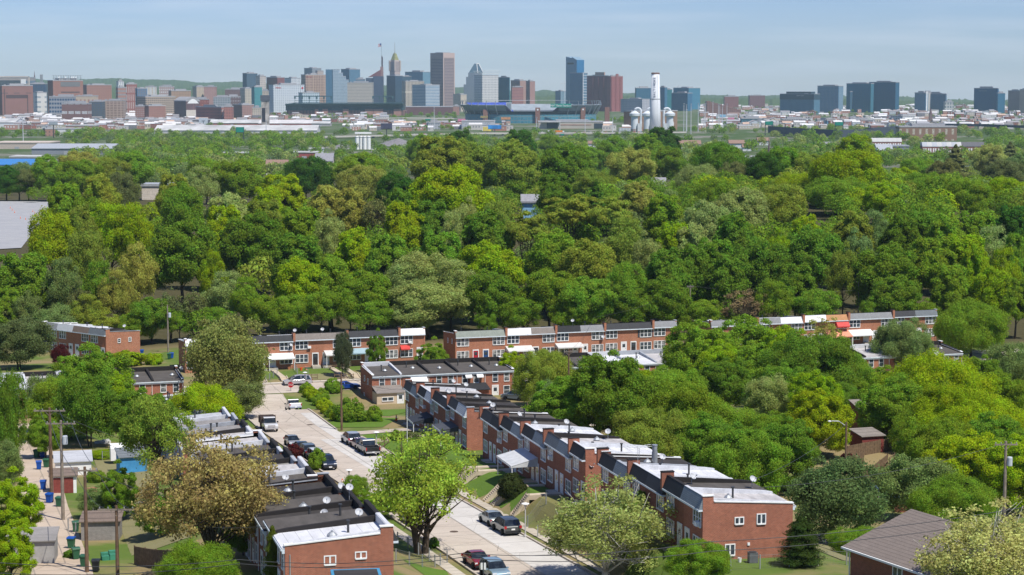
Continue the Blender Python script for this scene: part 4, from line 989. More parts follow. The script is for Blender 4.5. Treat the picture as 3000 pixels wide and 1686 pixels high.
for (key, px, pt, wpx, D, col, lab) in NEAR:
    if isinstance(D, tuple):
        b = atg(*D); D0 = b[1]; zt = at(px, pt, D0)[2]; plant(key, b, max(1.0, zt - b[2]), wpx * D0 / F / 2, col, lab, jit=.04)
    else: top_tree(key, px, pt, wpx, D, col, lab, jit=.05)
GR = [(1720, 1200, 'M'), (1850, 1120, 'Y'), (1990, 1250, 'M'), (2120, 1080, 'G'), (2230, 1010, 'M'), (2110, 1000, 'Y'), (2290, 1120, 'M'), (2390, 1180, 'Y'), (2050, 1330, 'M'), (2160, 1350, 'G'), (2300, 1340, 'M'), (2400, 1280, 'Y'), (2480, 1035, 'M'),
      (2700, 1180, 'M'), (2790, 1270, 'Y'), (2930, 1180, 'M'), (2880, 1060, 'G'), (2750, 1340, 'M'), (2960, 1400, 'Y'), (2600, 1150, 'M'), (1960, 1180, 'M'), (2340, 1060, 'M'), (2830, 1380, 'Y'), (1650, 1230, 'M'), (330, 1120, 'Y'), (180, 1180, 'M'), (420, 1240, 'G'), (600, 1210, 'Y'), (2900, 1330, 'M'), (2615, 1235, 'M')]
for i, (px, pt, col) in enumerate(GR):
    D = float(np.interp(pt, [960, 1100, 1250, 1400], [352, 305, 265, 228])); x, y, zt = at(px, pt, D); zb = gz(x, y)
    plant('nround', (x, y, zb), max(9, zt - zb), trng.uniform(4.2, 5.6), col, f'{TONE[col]} tree packed into the grove {["behind the right roofs", "of the right half", "toward the right edge", "of the left back yards"][3 if px < 800 else 0 if px < 2100 else 1 if px < 2600 else 2]}', group='trees packed into the groves', jit=.14)
def bushes(lst, name, cat, group):
    for (px, py, wpx, hpx, col, lab) in lst:
        b = atg(px, py); k = b[1] / F; plant('bush', b, hpx * k * 1.05, wpx * k / 2, col, lab, name, cat, group)
bushes([(860, 1345, 62, 42, 'U', 'round dark purple bush beside the parked cars'), (1500, 1455, 92, 66, (.055, .075, .022), 'round clipped olive bush beside the white metal porch awning'),
        (1025, 1235, 95, 66, 'G', 'big dark bush on the lawn corner beside the wooden pole'), (1095, 1235, 60, 44, 'M', 'paler bush right of the big dark bush on the lawn corner'),
        (975, 1150, 60, 40, 'M', 'round bush in front of the blue coupe'), (940, 1170, 50, 32, 'M', 'low bush between the hedge and the blue coupe'), (868, 1078, 18, 16, 'M', 'tiny clipped bush at the far yard steps'),
        (1245, 1105, 55, 36, 'M', 'bush at the right end of the far left front row'), (365, 1072, 110, 40, 'Y', 'yellow-green shrubs below the angled end wall'), (450, 1068, 60, 30, 'Y', 'low yellow-green shrub beside the blue bin'),
        (930, 1375, 60, 60, 'M', 'green shrub hiding the nose of the white car'), (1270, 1605, 40, 30, 'G', 'small dark shrub at the foot of the maple'), (1085, 1660, 30, 24, 'M', 'small shrub at the corner of the brick end wall'),
        (1840, 1640, 60, 40, 'M', 'leafy shrub under the sycamore'), (205, 1635, 40, 24, 'G', 'weedy shrub by the alley bins'), (1160, 1290, 40, 30, 'G', 'dark shrub at the corner of the far right row'), (2480, 1370, 60, 40, 'U', 'brown vine heap beside the blue van')], 'bush', 'bush', None)
hedge = [(905, 1148), (915, 1160), (928, 1172), (942, 1184), (955, 1196), (968, 1208), (982, 1219), (996, 1229)]
HEDGE = []
for i, (px, py) in enumerate(hedge):
    b = atg(px - 6, py + 4)
    plant('bush', b, 1.9, 1.35, 'Y' if i % 3 else 'M', 'clipped yellow-green hedge shrub in the line along the kerb lawn', 'hedge_shrub', 'hedge', 'hedge shrubs along the corner lawn')
def hedge_block(a, b, h, w_, col, lab):
    """a clipped hedge as one long leafy body"""
    rng = np.random.default_rng(5); a = Vector(a); b = Vector(b); L_ = (b - a).length; m = int(L_ * 420)
    d = (b - a).normalized(); nrm = Vector((-d.y, d.x, 0)); u_ = rng.random(m) * L_; f = rng.random(m)
    yy = np.where(f < .45, rng.uniform(-.5, .5, m) * w_, np.where(f < .72, -.5 * w_, .5 * w_)) + rng.normal(0, .05, m); zz = np.where(f < .45, h, rng.random(m) * h) + rng.normal(0, .05, m)
    p = np.stack([u_ * d.x + yy * nrm.x, u_ * d.y + yy * nrm.y, zz], 1); nn = norm(np.stack([yy * nrm.x, yy * nrm.y, np.where(f < .45, 1., .3)], 1) + rng.normal(0, .5, (m, 3)))
    o = put('hedge', card_mesh('hedge', rng, p, nn, rng.uniform(.08, .16, m)), None, a); o.color = (*PAL[col], 1); tag(o, lab, 'hedge')
hedge_block(atg(1168, 1292), atg(1232, 1288), 1.2, 1.0, 'B', 'low clipped brown-green hedge behind the flagpole')
# ------------------------------------------------------------------ vehicles
PAINT = paint_mat(); RUB = plain('tyre_rubber', (.018, .018, .018), .85, .15); RIM = plain('alloy_rim', (.5, .5, .52), .3, .5, .8, .05)
CGL = glass_mat('car_glass', (.012, .016, .02), .05, (.03, .04, .05)); CHROME = plain('bumper_chrome', (.55, .55, .57), .25, .5, .7, .05)
TRIMB = plain('black_plastic_trim', (.02, .02, .022), .6, var=.1); HEADL = plain('headlamp_lens', (.72, .74, .76), .15, .6, var=.03); TAILL = plain('tail_lamp_lens', (.35, .01, .012), .2, .6, var=.05)
PLATE = plain('number_plate', (.7, .7, .68), .5, var=.05)
KIND = {  # length, width, height, side outline of the body below the glass, greenhouse outline, wheelbase ends
 'sedan': (4.75, 1.82, 1.45, [(-2.36, .42), (-2.38, .75), (-2.25, .95), (-1.35, 1.0), (1.0, .98), (2.1, .8), (2.36, .66), (2.36, .35)], [(-1.75, .98), (-.85, 1.43), (.35, 1.45), (1.2, .97)], (-1.4, 1.45)),
 'coupe': (4.75, 1.9, 1.35, [(-2.36, .42), (-2.38, .8), (-2.2, .98), (-1.2, .98), (.8, .93), (2.1, .78), (2.36, .62), (2.36, .33)], [(-1.9, .97), (-.75, 1.33), (.1, 1.35), (1.0, .92)], (-1.4, 1.4)),
 'suv': (4.75, 1.92, 1.75, [(-2.34, .45), (-2.36, 1.0), (-2.2, 1.12), (.95, 1.1), (2.05, 1.0), (2.34, .8), (2.34, .4)], [(-2.2, 1.11), (-1.85, 1.7), (.0, 1.75), (.4, 1.68), (1.1, 1.1)], (-1.4, 1.4)),
 'hatch': (4.2, 1.75, 1.5, [(-2.08, .42), (-2.1, .9), (-1.95, 1.02), (.9, .98), (1.85, .82), (2.08, .66), (2.08, .35)], [(-1.95, 1.01), (-1.45, 1.46), (.2, 1.5), (1.15, .97)], (-1.25, 1.3)),
 'minivan': (5.1, 1.98, 1.78, [(-2.53, .42), (-2.55, .95), (-2.42, 1.1), (1.1, 1.06), (2.2, .88), (2.53, .7), (2.53, .36)], [(-2.4, 1.09), (-2.1, 1.7), (-.2, 1.78), (.45, 1.66), (1.6, 1.0)], (-1.5, 1.55)),
 'van': (5.2, 2.0, 2.1, [(-2.58, .45), (-2.6, 1.1), (-2.5, 1.25), (1.5, 1.22), (2.3, 1.05), (2.58, .85), (2.58, .4)], [(-2.5, 1.24), (-2.4, 2.02), (.9, 2.1), (1.15, 2.0), (1.95, 1.18)], (-1.6, 1.6)),
}
def ring(outline, hw_low, hw_top, z0, z1):
    pass
_vm = {}
def veh_meshes(kind):
    if kind in _vm: return _vm[kind]
    L_, W, Hh, side, green, wb = KIND[kind]; hw_ = W / 2; n = len(side)
    def loft(mb, prof, wf, m=0):
        k = len(prof); vs = []
        for s in (-1, 1):
            for x, z in prof: vs.append((x, s * wf(x, z), z))
        fs = [(i, (i + 1) % k, (i + 1) % k + k, i + k) for i in range(k)] + [tuple(range(k - 1, -1, -1)), tuple(range(k, 2 * k))]
        mb.add(vs, [f[::-1] for f in fs] if area(prof) > 0 else fs, m)
    zt = max(z for x, z in side)
    xe = L_ / 2
    wf = lambda x, z: hw_ * (1 - .10 * max(0, abs(x) / xe - .72) / .28) * (.94 if z > .92 * zt else 1 if z > .5 else .96)
    b = MB(); und = [(side[-1][0] - .02, .28), (side[0][0] + .02, .28)]
    prof = side + und
    # rounded flanks: two shells
    loft(b, prof, wf)
    body = b.mesh('body', PAINT)
    bev = None
    # greenhouse: glass volume with painted roof and pillars
    g = MB(); zt2 = max(z for x, z in green)
    gw = lambda x, z: hw_ * (.93 - .20 * (z - .95) / (zt2 - .95))
    loft(g, [(x, z - .035 if z > 1.2 else z) for x, z in green] + [(green[-1][0], green[-1][1] - .1), (green[0][0], green[0][1] - .1)], lambda x, z: gw(x, max(z, .95)) - .012)
    glass = g.mesh('glasshouse', CGL)
    r = MB(); top = [p for p in green if p[1] > zt2 - .13]; xa, xb = top[0][0], top[-1][0]
    rz_ = lambda x: np.interp(x, [p[0] for p in green], [p[1] for p in green])
    pts = np.linspace(xa - .04, xb + .06, 7)
    vs = []
    for x in pts:
        w_ = gw(x, zt2) + .012
        for y in np.linspace(-w_, w_, 5): vs.append((x, y, rz_(x) - .02 + .045 * (1 - (y / w_) ** 2)))
    r.add(vs, [(i * 5 + j, (i + 1) * 5 + j, (i + 1) * 5 + j + 1, i * 5 + j + 1) for i in range(6) for j in range(4)])
    roof = r.mesh('roof', PAINT, True)
    p = MB()
    def pillar(x0, z0, x1, z1, w_=.09):
        for s in (-1, 1):
            y0, y1 = s * (gw(x0, z0) + .006), s * (gw(x1, z1) + .006)
            p.add([(x0 - w_ / 2, y0, z0), (x0 + w_ / 2, y0, z0), (x1 + w_ / 2, y1, z1), (x1 - w_ / 2, y1, z1)], [(0, 1, 2, 3) if s < 0 else (3, 2, 1, 0)])
    pillar(green[-1][0] - .02, green[-1][1], xb, rz_(xb), .1); pillar(green[0][0] + .1, green[0][1], xa + .1, rz_(xa), .2)
    xm = (green[0][0] + green[-1][0]) / 2 - .1; pillar(xm, 1.0, xm, rz_(xm) - .02, .09)
    if kind in ('minivan', 'suv', 'van'): pillar(xm - 1.0, 1.05, xm - 1.0, rz_(xm - 1.0) - .02, .1)
    pil = p.mesh('pillar', PAINT)
    wh = MB(); rr = .34 if kind not in ('suv', 'van') else .37
    wh.lathe([(rr * .6, -.11), (rr * .95, -.11), (rr, -.07), (rr, .07), (rr * .95, .11), (rr * .6, .11)], n=18)
    wv = [(x, z, y) for x, y, z in wh.v]; wh.v = wv; tyre = wh.mesh('wheel', RUB)
    rm = MB(); rm.lathe([(.05, -.1), (rr * .62, -.085), (rr * .66, -.115), (rr * .66, .115), (rr * .62, .085), (.05, .1)], n=14); rm.v = [(x, z, y) for x, y, z in rm.v]; rim = rm.mesh('rim', RIM)
    lamp = MB(); lamp.box(-.07, .03, -.2, .2, -.075, .085); hl = lamp.mesh('headlight', HEADL); tl = MB(); tl.box(-.03, .05, -.13, .13, -.13, .15); tlm = tl.mesh('tail_light', TAILL)
    bp = MB(); bp.box(-.04, .07, -hw_ * .88, hw_ * .88, -.1, .1); bump = bp.mesh('bumper', TRIMB); gr = MB(); gr.box(-.03, .03, -.42, .42, -.1, .09); grille = gr.mesh('grille', TRIMB)
    mi = MB(); mi.box(-.08, .08, -.12, .12, -.06, .09); mir = mi.mesh('mirror', PAINT); pl = MB(); pl.box(-.015, .015, -.2, .2, -.08, .08); plate = pl.mesh('number_plate', PLATE)
    _vm[kind] = (body, glass, roof, pil, tyre, rim, hl, tlm, bump, grille, mir, plate, rr); return _vm[kind]
def vehicle(kind, pos, heading, col, label, cat='car', name='parked_car', group='cars parked along the street', dark_bump=False):
    body, glass, roof, pil, tyre, rim, hl, tlm, bump, grille, mir, plate, rr = veh_meshes(kind); L_, W, Hh, side, green, wb = KIND[kind]
    t = thing(name, label, cat, pos, heading, group); c = (*col, 1)
    def pc(nm, me, loc=(0, 0, 0), paint=False, par=t, rz=0):
        o = put(nm, me, par, loc, rz)
        if paint: o.color = c
        return o
    o = pc('body', body, paint=True)
    bv = o.modifiers.new('bevel', 'BEVEL'); bv.width = .09; bv.segments = 2; bv.limit_method = 'ANGLE'; bv.angle_limit = .5
    pc('glasshouse', glass); pc('roof', roof, paint=True); pc('pillar', pil, paint=True)
    for x in wb:
        for s in (-1, 1): w_ = pc('wheel', tyre, (x, s * (W / 2 - .1), rr)); pc('rim', rim, par=w_)
    zf = [z for x, z in side if x > 1.5]; zb = side[1][1]
    for s in (-1, 1):
        pc('headlight', hl, (side[-2][0] - .05, s * W * .35, side[-2][1] + .02)); pc('tail_light', tlm, (side[1][0] + .01, s * W * .42, zb - .02)); pc('mirror', mir, (green[-1][0] - .35, s * (W / 2 + .06), 1.02), True)
    pc('bumper', bump, (side[-1][0] - .01, 0, .42)); pc('bumper', bump, (side[0][0] + .01, 0, .45), rz=math.pi); pc('grille', grille, (side[-2][0] + .005, 0, .62)); pc('number_plate', plate, (side[0][0] - .05, 0, .72)); pc('number_plate', plate, (side[-1][0] + .07, 0, .45))
    return t
def pickup(pos, heading, col, label, bedcol=None, flat=False, group='cars parked along the street'):
    t = thing('pickup_truck', label, 'pickup truck', pos, heading, group); c = (*col, 1); W = 2.0
    def P_(nm, mb, mat, paint=False, bev=.05):
        o = mb.build(nm, mat, t)
        if paint: o.color = c
        if bev: b = o.modifiers.new('bevel', 'BEVEL'); b.width = bev; b.segments = 2; b.limit_method = 'ANGLE'
        return o
    m = MB(); m.prism_y([(-.55, .5), (-.55, 1.22), (1.35, 1.2), (2.65, 1.12), (2.88, .95), (2.88, .5)], -W / 2, W / 2); P_('body', m, PAINT, True, .09)
    m = MB(); m.prism_y([(-.55, 1.2), (-.4, 1.86), (.75, 1.9), (1.55, 1.2)], -.86, .86); P_('glasshouse', m, CGL, False, .04)
    m = MB(); m.prism_y([(-.48, 1.84), (-.42, 1.94), (.7, 1.97), (.85, 1.86)], -.84, .84)
    for x0, x1, x2, x3 in ((-.57, -.45, -.47, -.3), (1.42, 1.56, .7, .86), (.35, .45, .38, .48)):
        for s in (-1, 1): y = s * .875; m.add([(x0, y, 1.2), (x1, y, 1.2), (x3, y, 1.86), (x2, y, 1.86)], [(0, 1, 2, 3) if s < 0 else (3, 2, 1, 0)])
    P_('roof', m, PAINT, True, 0)
    m = MB()
    if flat:
        m.box(-3.2, -.62, -1.12, 1.12, .85, .98); m.box(-3.2, -3.12, -1.12, 1.12, .98, 1.9); m.box(-.7, -.62, -1.12, 1.12, .98, 2.1)
        for s in (-1.12, 1.04): m.box(-3.12, -.7, s, s + .08, .98, 1.9)
        P_('stake_bed', m, plain('rusty_dark_bed', (.07, .05, .045), .8), False, 0)
    else:
        for s in (-1, 1): m.box(-2.85, -.58, s * W / 2 - .06 * (s > 0) - 0, s * W / 2 + .06 * (s < 0), .5, 1.24)
        m.box(-2.88, -2.8, -W / 2, W / 2, .6, 1.24); P_('bed', m, PAINT, True, .03)
        m = MB(); m.box(-2.8, -.58, -W / 2 + .07, W / 2 - .07, .55, .95 if bedcol is None else 1.22); P_('bed_liner' if bedcol is None else 'bed_cover', m, TRIMB, False, 0)
    for x in (-1.85, 1.85):
        for s in (-1, 1):
            wh = MB(); wh.lathe([(.2, -.13), (.38, -.13), (.4, -.08), (.4, .08), (.38, .13), (.2, .13)], n=18); wh.v = [(a, d, b) for a, b, d in wh.v]; w_ = wh.build('wheel', RUB, t, (x, s * .9, .4))
            rm = MB(); rm.lathe([(.05, -.11), (.24, -.1), (.25, -.135), (.25, .135), (.24, .1), (.05, .11)], n=14); rm.v = [(a, d, b) for a, b, d in rm.v]; rm.build('rim', RIM, w_)
    for s in (-1, 1):
        m = MB(); m.box(2.83, 2.91, s * .78 - .18, s * .78 + .18, .82, 1.02); m.build('headlight', HEADL, t); m = MB(); m.box(-2.92, -2.8, s * .93 - .07, s * .93 + .07, .8, 1.2); m.build('tail_light', TAILL, t)
        m = MB(); m.box(1.2, 1.35, s * 1.12 - .12, s * 1.12 + .12, 1.2, 1.42); m.build('mirror', TRIMB, t)
    m = MB(); m.box(2.85, 3.0, -.97, .97, .45, .68); m.build('bumper', CHROME, t); m = MB(); m.box(-3.05, -2.86, -.95, .95, .45, .65); m.build('bumper', CHROME, t)
    m = MB(); m.box(2.86, 2.92, -.55, .55, .72, 1.04); m.build('grille', CHROME, t); m = MB(); m.box(-3.08, -3.05, -.16, .16, .52, .64); m.build('number_plate', PLATE, t)
    return t
def street_dir(y):     # heading of the street, away from the camera
    a, b = float(xfront(y) + mid(y)), float(xfront(y + 12) + mid(y + 12)); return math.atan2(12, b - a)
def on_street(y, lane):    # lane: metres right of the left kerb (>0) or left of the right kerb (<0)
    x = float(xfront(y)) + (float(lcurb(y)) + lane if lane > 0 else float(rcurb(y)) + lane); return (x, y, gz(x, y) + .06)
def yfor(px, lane):
    lo, hi = 150., 345.
    f = lambda y: 1500 + on_street(y, lane)[0] / y * F - px
    for _ in range(50):
        m_ = (lo + hi) / 2
        if f(m_) > 0: lo = m_
        else: hi = m_
    return lo
def park(kind, px, lane, away, col, label, **kw):
    y = yfor(px, lane); pos = on_street(y, lane); h = street_dir(y) + (0 if away else math.pi); dz = (gz(*on_street(y + 2, lane)[:2]) - gz(*on_street(y - 2, lane)[:2])) / 4.0
    t = pickup(pos, h, col, label, **kw) if kind == 'pickup' else vehicle(kind, pos, h, col, label, **kw)
    t.rotation_euler = (0, -math.atan(dz) if away else math.atan(dz), h); return t
SILV, WHT = (.42, .44, .46), (.74, .74, .73)
park('pickup', 852, -1.15, True, WHT, 'white pickup truck parked near the stop sign', bedcol=1)
park('pickup', 779, 1.2, False, WHT, 'white stake-bed truck facing the camera by the willowy tree', flat=True)
park('minivan', 1022, -1.15, True, SILV, 'silver minivan behind the black pickup, tail to the camera')
park('sedan', 1046, -1.15, True, (.12, .022, .03), 'dark maroon sedan between silver minivan and black pickup')
park('pickup', 1073, -1.2, True, (.012, .013, .016), 'black pickup truck with an open bed at the right kerb')
park('hatch', 848, 1.15, False, (.33, .34, .35), 'silver grey hatchback at the head of the left kerb row')
park('sedan', 876, 1.15, False, (.045, .065, .085), 'dark blue-grey sedan second in the left kerb row')
park('suv', 897, 1.15, False, (.14, .18, .22), 'steel blue crossover between sedan and white car')
park('suv', 919, 1.15, False, WHT, 'white crossover with sunroof in the left kerb row')
park('suv', 949, 1.2, False, (.016, .024, .05), 'dark navy car with a bright sunshade, front of the left kerb row')
park('sedan', 1135, 1.2, False, (.10, .14, .17), 'dark blue car under the thin tree at the left kerb')
park('sedan', 1200, 1.2, False, (.72, .71, .68), 'white sedan beside the forked maple trunk')
park('sedan', 1440, -1.15, True, (.32, .36, .34), 'pale silver-green sedan in front of the dark minivan')
park('minivan', 1482, -1.2, True, (.062, .07, .068), 'dark grey minivan with tail lights toward the camera, right kerb')
park('sedan', 1395, 1.25, False, (.26, .012, .014), 'red sedan at the bottom edge of the street')
park('suv', 1448, 1.25, False, (.24, .34, .40), 'light blue car cut by the bottom edge beside the red sedan')
# sunshade behind the navy car's windscreen
for (px, q, kind, flip, col, lab, nm) in ((865, -17.5, 'minivan', True, (.47, .46, .48), 'silver minivan side-on across the T junction', 'parked_car'), (1010, -24.6, 'coupe', False, (.005, .06, .36), 'bright blue coupe beyond the hedge', 'parked_car')):
    lo, hi = -90., 60.
    for _ in range(50):
        m_ = (lo + hi) / 2; X, Y = Tl(m_, q)
        if 1500 + X / Y * F < px: lo = m_
        else: hi = m_
    X, Y = Tl(lo, q); vehicle(kind, (X, Y, gz(X, Y) + .07), math.atan2(.30, .954) + (math.pi if flip else 0), col, lab)
def off_road(kind, px, py, h, col, label, **kw):
    b = atg(px, py); return vehicle(kind, b, h, col, label, group=None, **kw)
off_road('hatch', 243, 1252, math.radians(100), (.40, .015, .03), 'small red car half hidden by trees at the alley')
off_road('van', 2600, 1470, math.radians(35), (.20, .33, .45), 'pale blue van among trees at the right', cat='van', name='van')
off_road('suv', 1508, 1172, math.radians(150), (.14, .19, .24), 'blue-grey car behind the back row with glazed doors')
off_road('sedan', 1600, 1222, math.radians(170), (.2, .02, .05), 'maroon and teal car roof behind the middle right roofs')
off_road('minivan', 1535, 1100, math.radians(200), (.62, .63, .64), 'white van beside the yellow-green bush')
off_road('sedan', 2700, 1480, math.radians(20), (.2, .24, .28), 'grey car in shade beside the blue van')
off_road('sedan', 2850, 1530, math.radians(10), (.3, .33, .36), 'pale car beyond the hip roof')

# ------------------------------------------------------------------ street furniture
def pole(px, py, ptop, label, arm=None, mat=POLEW, r=.15, transf=False, lamp=False, group='utility poles', D=None, arm_w=2.4):
    b = atg(px, py) if D is None else (lambda a: (a[0], a[1], gz(a[0], a[1])))(at(px, py, D)); zt = at(px, ptop, b[1])[2]; hgt = zt - b[2]
    t = thing('utility_pole', label, 'utility pole', b, 0, group)
    m = MB(); m.tube([(0, 0, -.6), (0, 0, hgt * .5), (0, 0, hgt)], [r * 1.15, r, r * .75], 8); m.build('shaft', mat, t)
    if arm is not None:
        for k in range(arm):
            z = hgt - .35 - k * 1.0; m = MB(); m.box(-arm_w / 2, arm_w / 2, -.16, -.05, z - .07, z + .07); m.tube([(-.6, -.1, z), (0, -.12, z - .6)], .025, 4); m.tube([(.6, -.1, z), (0, -.12, z - .6)], .025, 4); c = m.build('crossarm', POLEG, t)
            for x in (-.45, -.22, .22, .45):
                i = MB(); i.lathe([(.03, 0), (.06, .05), (.05, .12), (.07, .15), (0, .2)], (x * arm_w, -.1, z + .07), 6); i.build('insulator', plain('grey_insulator', (.3, .3, .31), .3), c)
    if transf:
        m = MB(); z = hgt - 2.6; m.lathe([(0, 0), (.27, 0), (.29, .05), (.29, .85), (.24, .95), (0, .98)], (.42, -.1, z), 12); m.box(.1, .4, -.13, -.07, z + .2, z + .3); m.box(.1, .4, -.13, -.07, z + .65, z + .75); m.build('transformer', plain('pale_grey_enamel', (.50, .54, .57), .4), t)
    if lamp:
        m = MB(); m.tube([(0, 0, hgt - .5), (-.9, 0, hgt + .1), (-1.7, 0, hgt + .12)], .04, 6); m.build('lamp_arm', STEEL, t); m = MB(); m.lathe([(0, -.1), (.2, -.05), (.22, .02), (0, .1)], (-1.95, 0, hgt + .1), 10); m.build('lamp_head', WHITE, t)
    return t
POLES = {}
POLES['a'] = pole(150, 1400, 1195, 'tall dark pole with a crossarm at the left, above the alley bins', 1, arm_w=3.6, r=.2, D=224)
POLES['b'] = pole(185, 1525, 1232, 'grey pole with a transformer and crossarm by the red shed', 1, POLEG, transf=True, r=.18, arm_w=3.2)
POLES['c'] = pole(255, 1678, 1368, 'brown pole with a crossarm in front of the red shed', 1, r=.17, arm_w=2.4)
POLES['d'] = pole(345, 1700, 1482, 'pole with a low wide crossarm of insulators near the bottom left', 1, r=.16, D=176, arm_w=3.3)
POLES['e'] = pole(1001, 1262, 1092, 'plain wooden pole at the kerb of the corner lawn', None, r=.15)
POLES['f'] = pole(493, 1042, 893, 'pole with a grey transformer before the wood at left', 0, POLEG, transf=True, D=398, r=.16)
POLES['g'] = pole(1666, 1150, 1025, 'dark vine-grown pole between the middle trees', 1, D=325, arm_w=1.6)
POLES['h'] = pole(2514, 930, 822, 'tall thin pole rising behind the far right row', 1, POLEG, D=432, r=.15, arm_w=1.2)
POLES['i'] = pole(2942, 1490, 1293, 'grey pole with a pale transformer at the right edge', 1, POLEG, transf=True, D=205, r=.18)
POLES['j'] = pole(2477, 1400, 1237, 'dark pole with a white lamp arm over the fences', None, lamp=True, D=228)
POLES['k'] = pole(2022, 880, 836, 'short pole with a crossarm at the edge of the wood right of the middle row', 1, POLEG, D=420, arm_w=1.4)
def wire(name, pts, label, group=None, sag=.5, r=.028):
    mb = MB()
    for a, b in zip(pts, pts[1:]):
        a, b = Vector(a), Vector(b); n = 10
        mb.tube([tuple(a.lerp(b, i / n) - Vector((0, 0, sag * 4 * (i / n) * (1 - i / n)))) for i in range(n + 1)], r, 4)
    return tag(mb.build(name, DARKM), label, 'wire', group)
for i, (y0, y1, D0, D1) in enumerate(((1636, 1588, 148, 140), (1648, 1616, 149, 141))):
    wire('power_line', [at(-60, y0 + 8 + i * 20, D0), at(700, y0 + 4, 146), at(1350, y0 - 14, 142), at(2080, y1, D1), at(3100, y1 - 120, 160)], ['upper', 'lower'][i] + ' power line crossing the bottom of the picture', 'power lines across the bottom', .5, .026)
def top_of(p, dx=0.0): t = POLES[p]; z = max((Matrix.Translation(t.location) @ Vector(v.co)).z for c in t.children if c.name.startswith('shaft') for v in c.data.vertices); return (t.location.x + dx, t.location.y, z - .2)
for dx in (-1.1, 1.1):
    wire('power_line', [top_of('d', dx), top_of('c', dx), top_of('b', dx), top_of('a', dx)], ('left' if dx < 0 else 'right') + ' wire strung along the alley poles', 'wires along the alley', .7)
wire('power_line', [top_of('g'), at(1740, 930, 402), at(2022, 838, 420), at(2514, 850, 432)], 'thin wire in front of the wood above the middle row', None, 1.0, .02)
def lamp_post(px, py, ptop, label):
    b = atg(px, py); hgt = at(px, ptop, b[1])[2] - b[2]; t = thing('street_lamp', label, 'street lamp', b, 0, 'post-top street lamps')
    m = MB(); m.lathe([(.16, -.3), (.16, .25), (.08, .35), (.055, hgt - .6), (.055, hgt - .55)], n=10); m.build('post', plain('pale_lamp_post', (.46, .45, .43), .5), t)
    m = MB(); m.lathe([(.07, 0), (.2, .32), (.2, .34), (.07, .02)], (0, 0, hgt - .6), 12); m.build('lantern', plain('frosted_lantern', (.45, .42, .4), .3), t)
    m = MB(); m.lathe([(.0, .12), (.2, .08), (.42, 0), (.42, -.03), (0, -.02)][::-1], (0, 0, hgt - .22), 14); m.build('shade', WHITE, t)
lamp_post(1023, 1440, 1372, 'street lamp with a white hood left of the forked maple'); lamp_post(1539, 1576, 1470, 'street lamp with a white hood beside the dark grey minivan'); lamp_post(1103, 1330, 1262, 'street lamp with a white hood near the silver minivan'); lamp_post(894, 1135, 1088, 'street lamp behind the silver minivan at the junction')
def stop_sign():
    b = atg(852, 1146); t = thing('stop_sign', 'red octagonal stop sign at the T junction', 'stop sign', b, 0); hgt = at(852, 1128, b[1])[2] - b[2]
    m = MB(); m.box(-.03, .03, 0, .06, -.3, hgt + .4); m.build('post', DARKM, t); R = .52
    oc = [(R * math.cos(math.pi / 8 + k * math.pi / 4), hgt + R * math.sin(math.pi / 8 + k * math.pi / 4)) for k in range(8)]
    m = MB(); m.prism_y(oc, -.05, -.02); m.build('sign_plate', plain('stop_sign_red', (.42, .01, .02), .4, var=.03), t)
    text('lettering', 'STOP', .42, WHITE, t, (0, -.06, hgt), (math.pi / 2, 0, 0), .004)
stop_sign()
def green_sign():
    b = atg(903, 1125); t = thing('street_name_sign', 'small green street name sign by the silver minivan', 'street sign', b, 0); m = MB(); m.box(-.025, .025, -.02, .02, -.3, 3.1); m.build('post', STEEL, t)
    m = MB(); m.box(-.5, .5, -.04, -.02, 2.75, 3.0); m.build('sign_plate', plain('sign_green', (.02, .13, .07), .5), t)
green_sign()
def pair_sign():
    b = at(1416, 1706, 168); z = gz(b[0], b[1]); t = thing('parking_sign', 'pair of white sign plates on a post over the red sedan', 'sign', (b[0], b[1], z), 0); h = at(1416, 1651, 168)[2] - z
    m = MB(); m.box(-.03, .03, 0, .05, -.3, h + .1); m.build('post', DARKM, t)
    for s in (-1, 1): m = MB(); m.box(s * .12 - .085 + s * .02, s * .12 + .085 + s * .02, -.03, -.005, h - .55, h + .05); m.build('sign_plate', WHITE, t)
pair_sign()
def cone(px, py, label, h=.95):
    b = atg(px, py); t = thing('traffic_cone', label, 'traffic cone', (b[0], b[1], b[2] + .06), 0, 'orange traffic cones on the street')
    m = MB(); m.lathe([(.19, .05), (.06, h), (0, h)], n=12); m.build('cone_body', plain('safety_orange', (.75, .12, .01), .5, var=.05), t); m = MB(); m.box(-.24, .24, -.24, .24, 0, .05); m.build('base', TRIMB, t)
    for a, c in ((.55, .66), (.74, .82)): m = MB(); f = lambda z: .19 - .13 * (z / h - .05) + .004; m.lathe([(f(a * h), a * h), (f(c * h), c * h)], n=12); m.build('reflective_band', WHITE, t)
cone(1003, 1427, 'orange cone left of the street lamp'); cone(1065, 1470, 'orange cone by the dark blue car'); cone(1161, 1235, 'red-orange cone at the corner of the far right row')
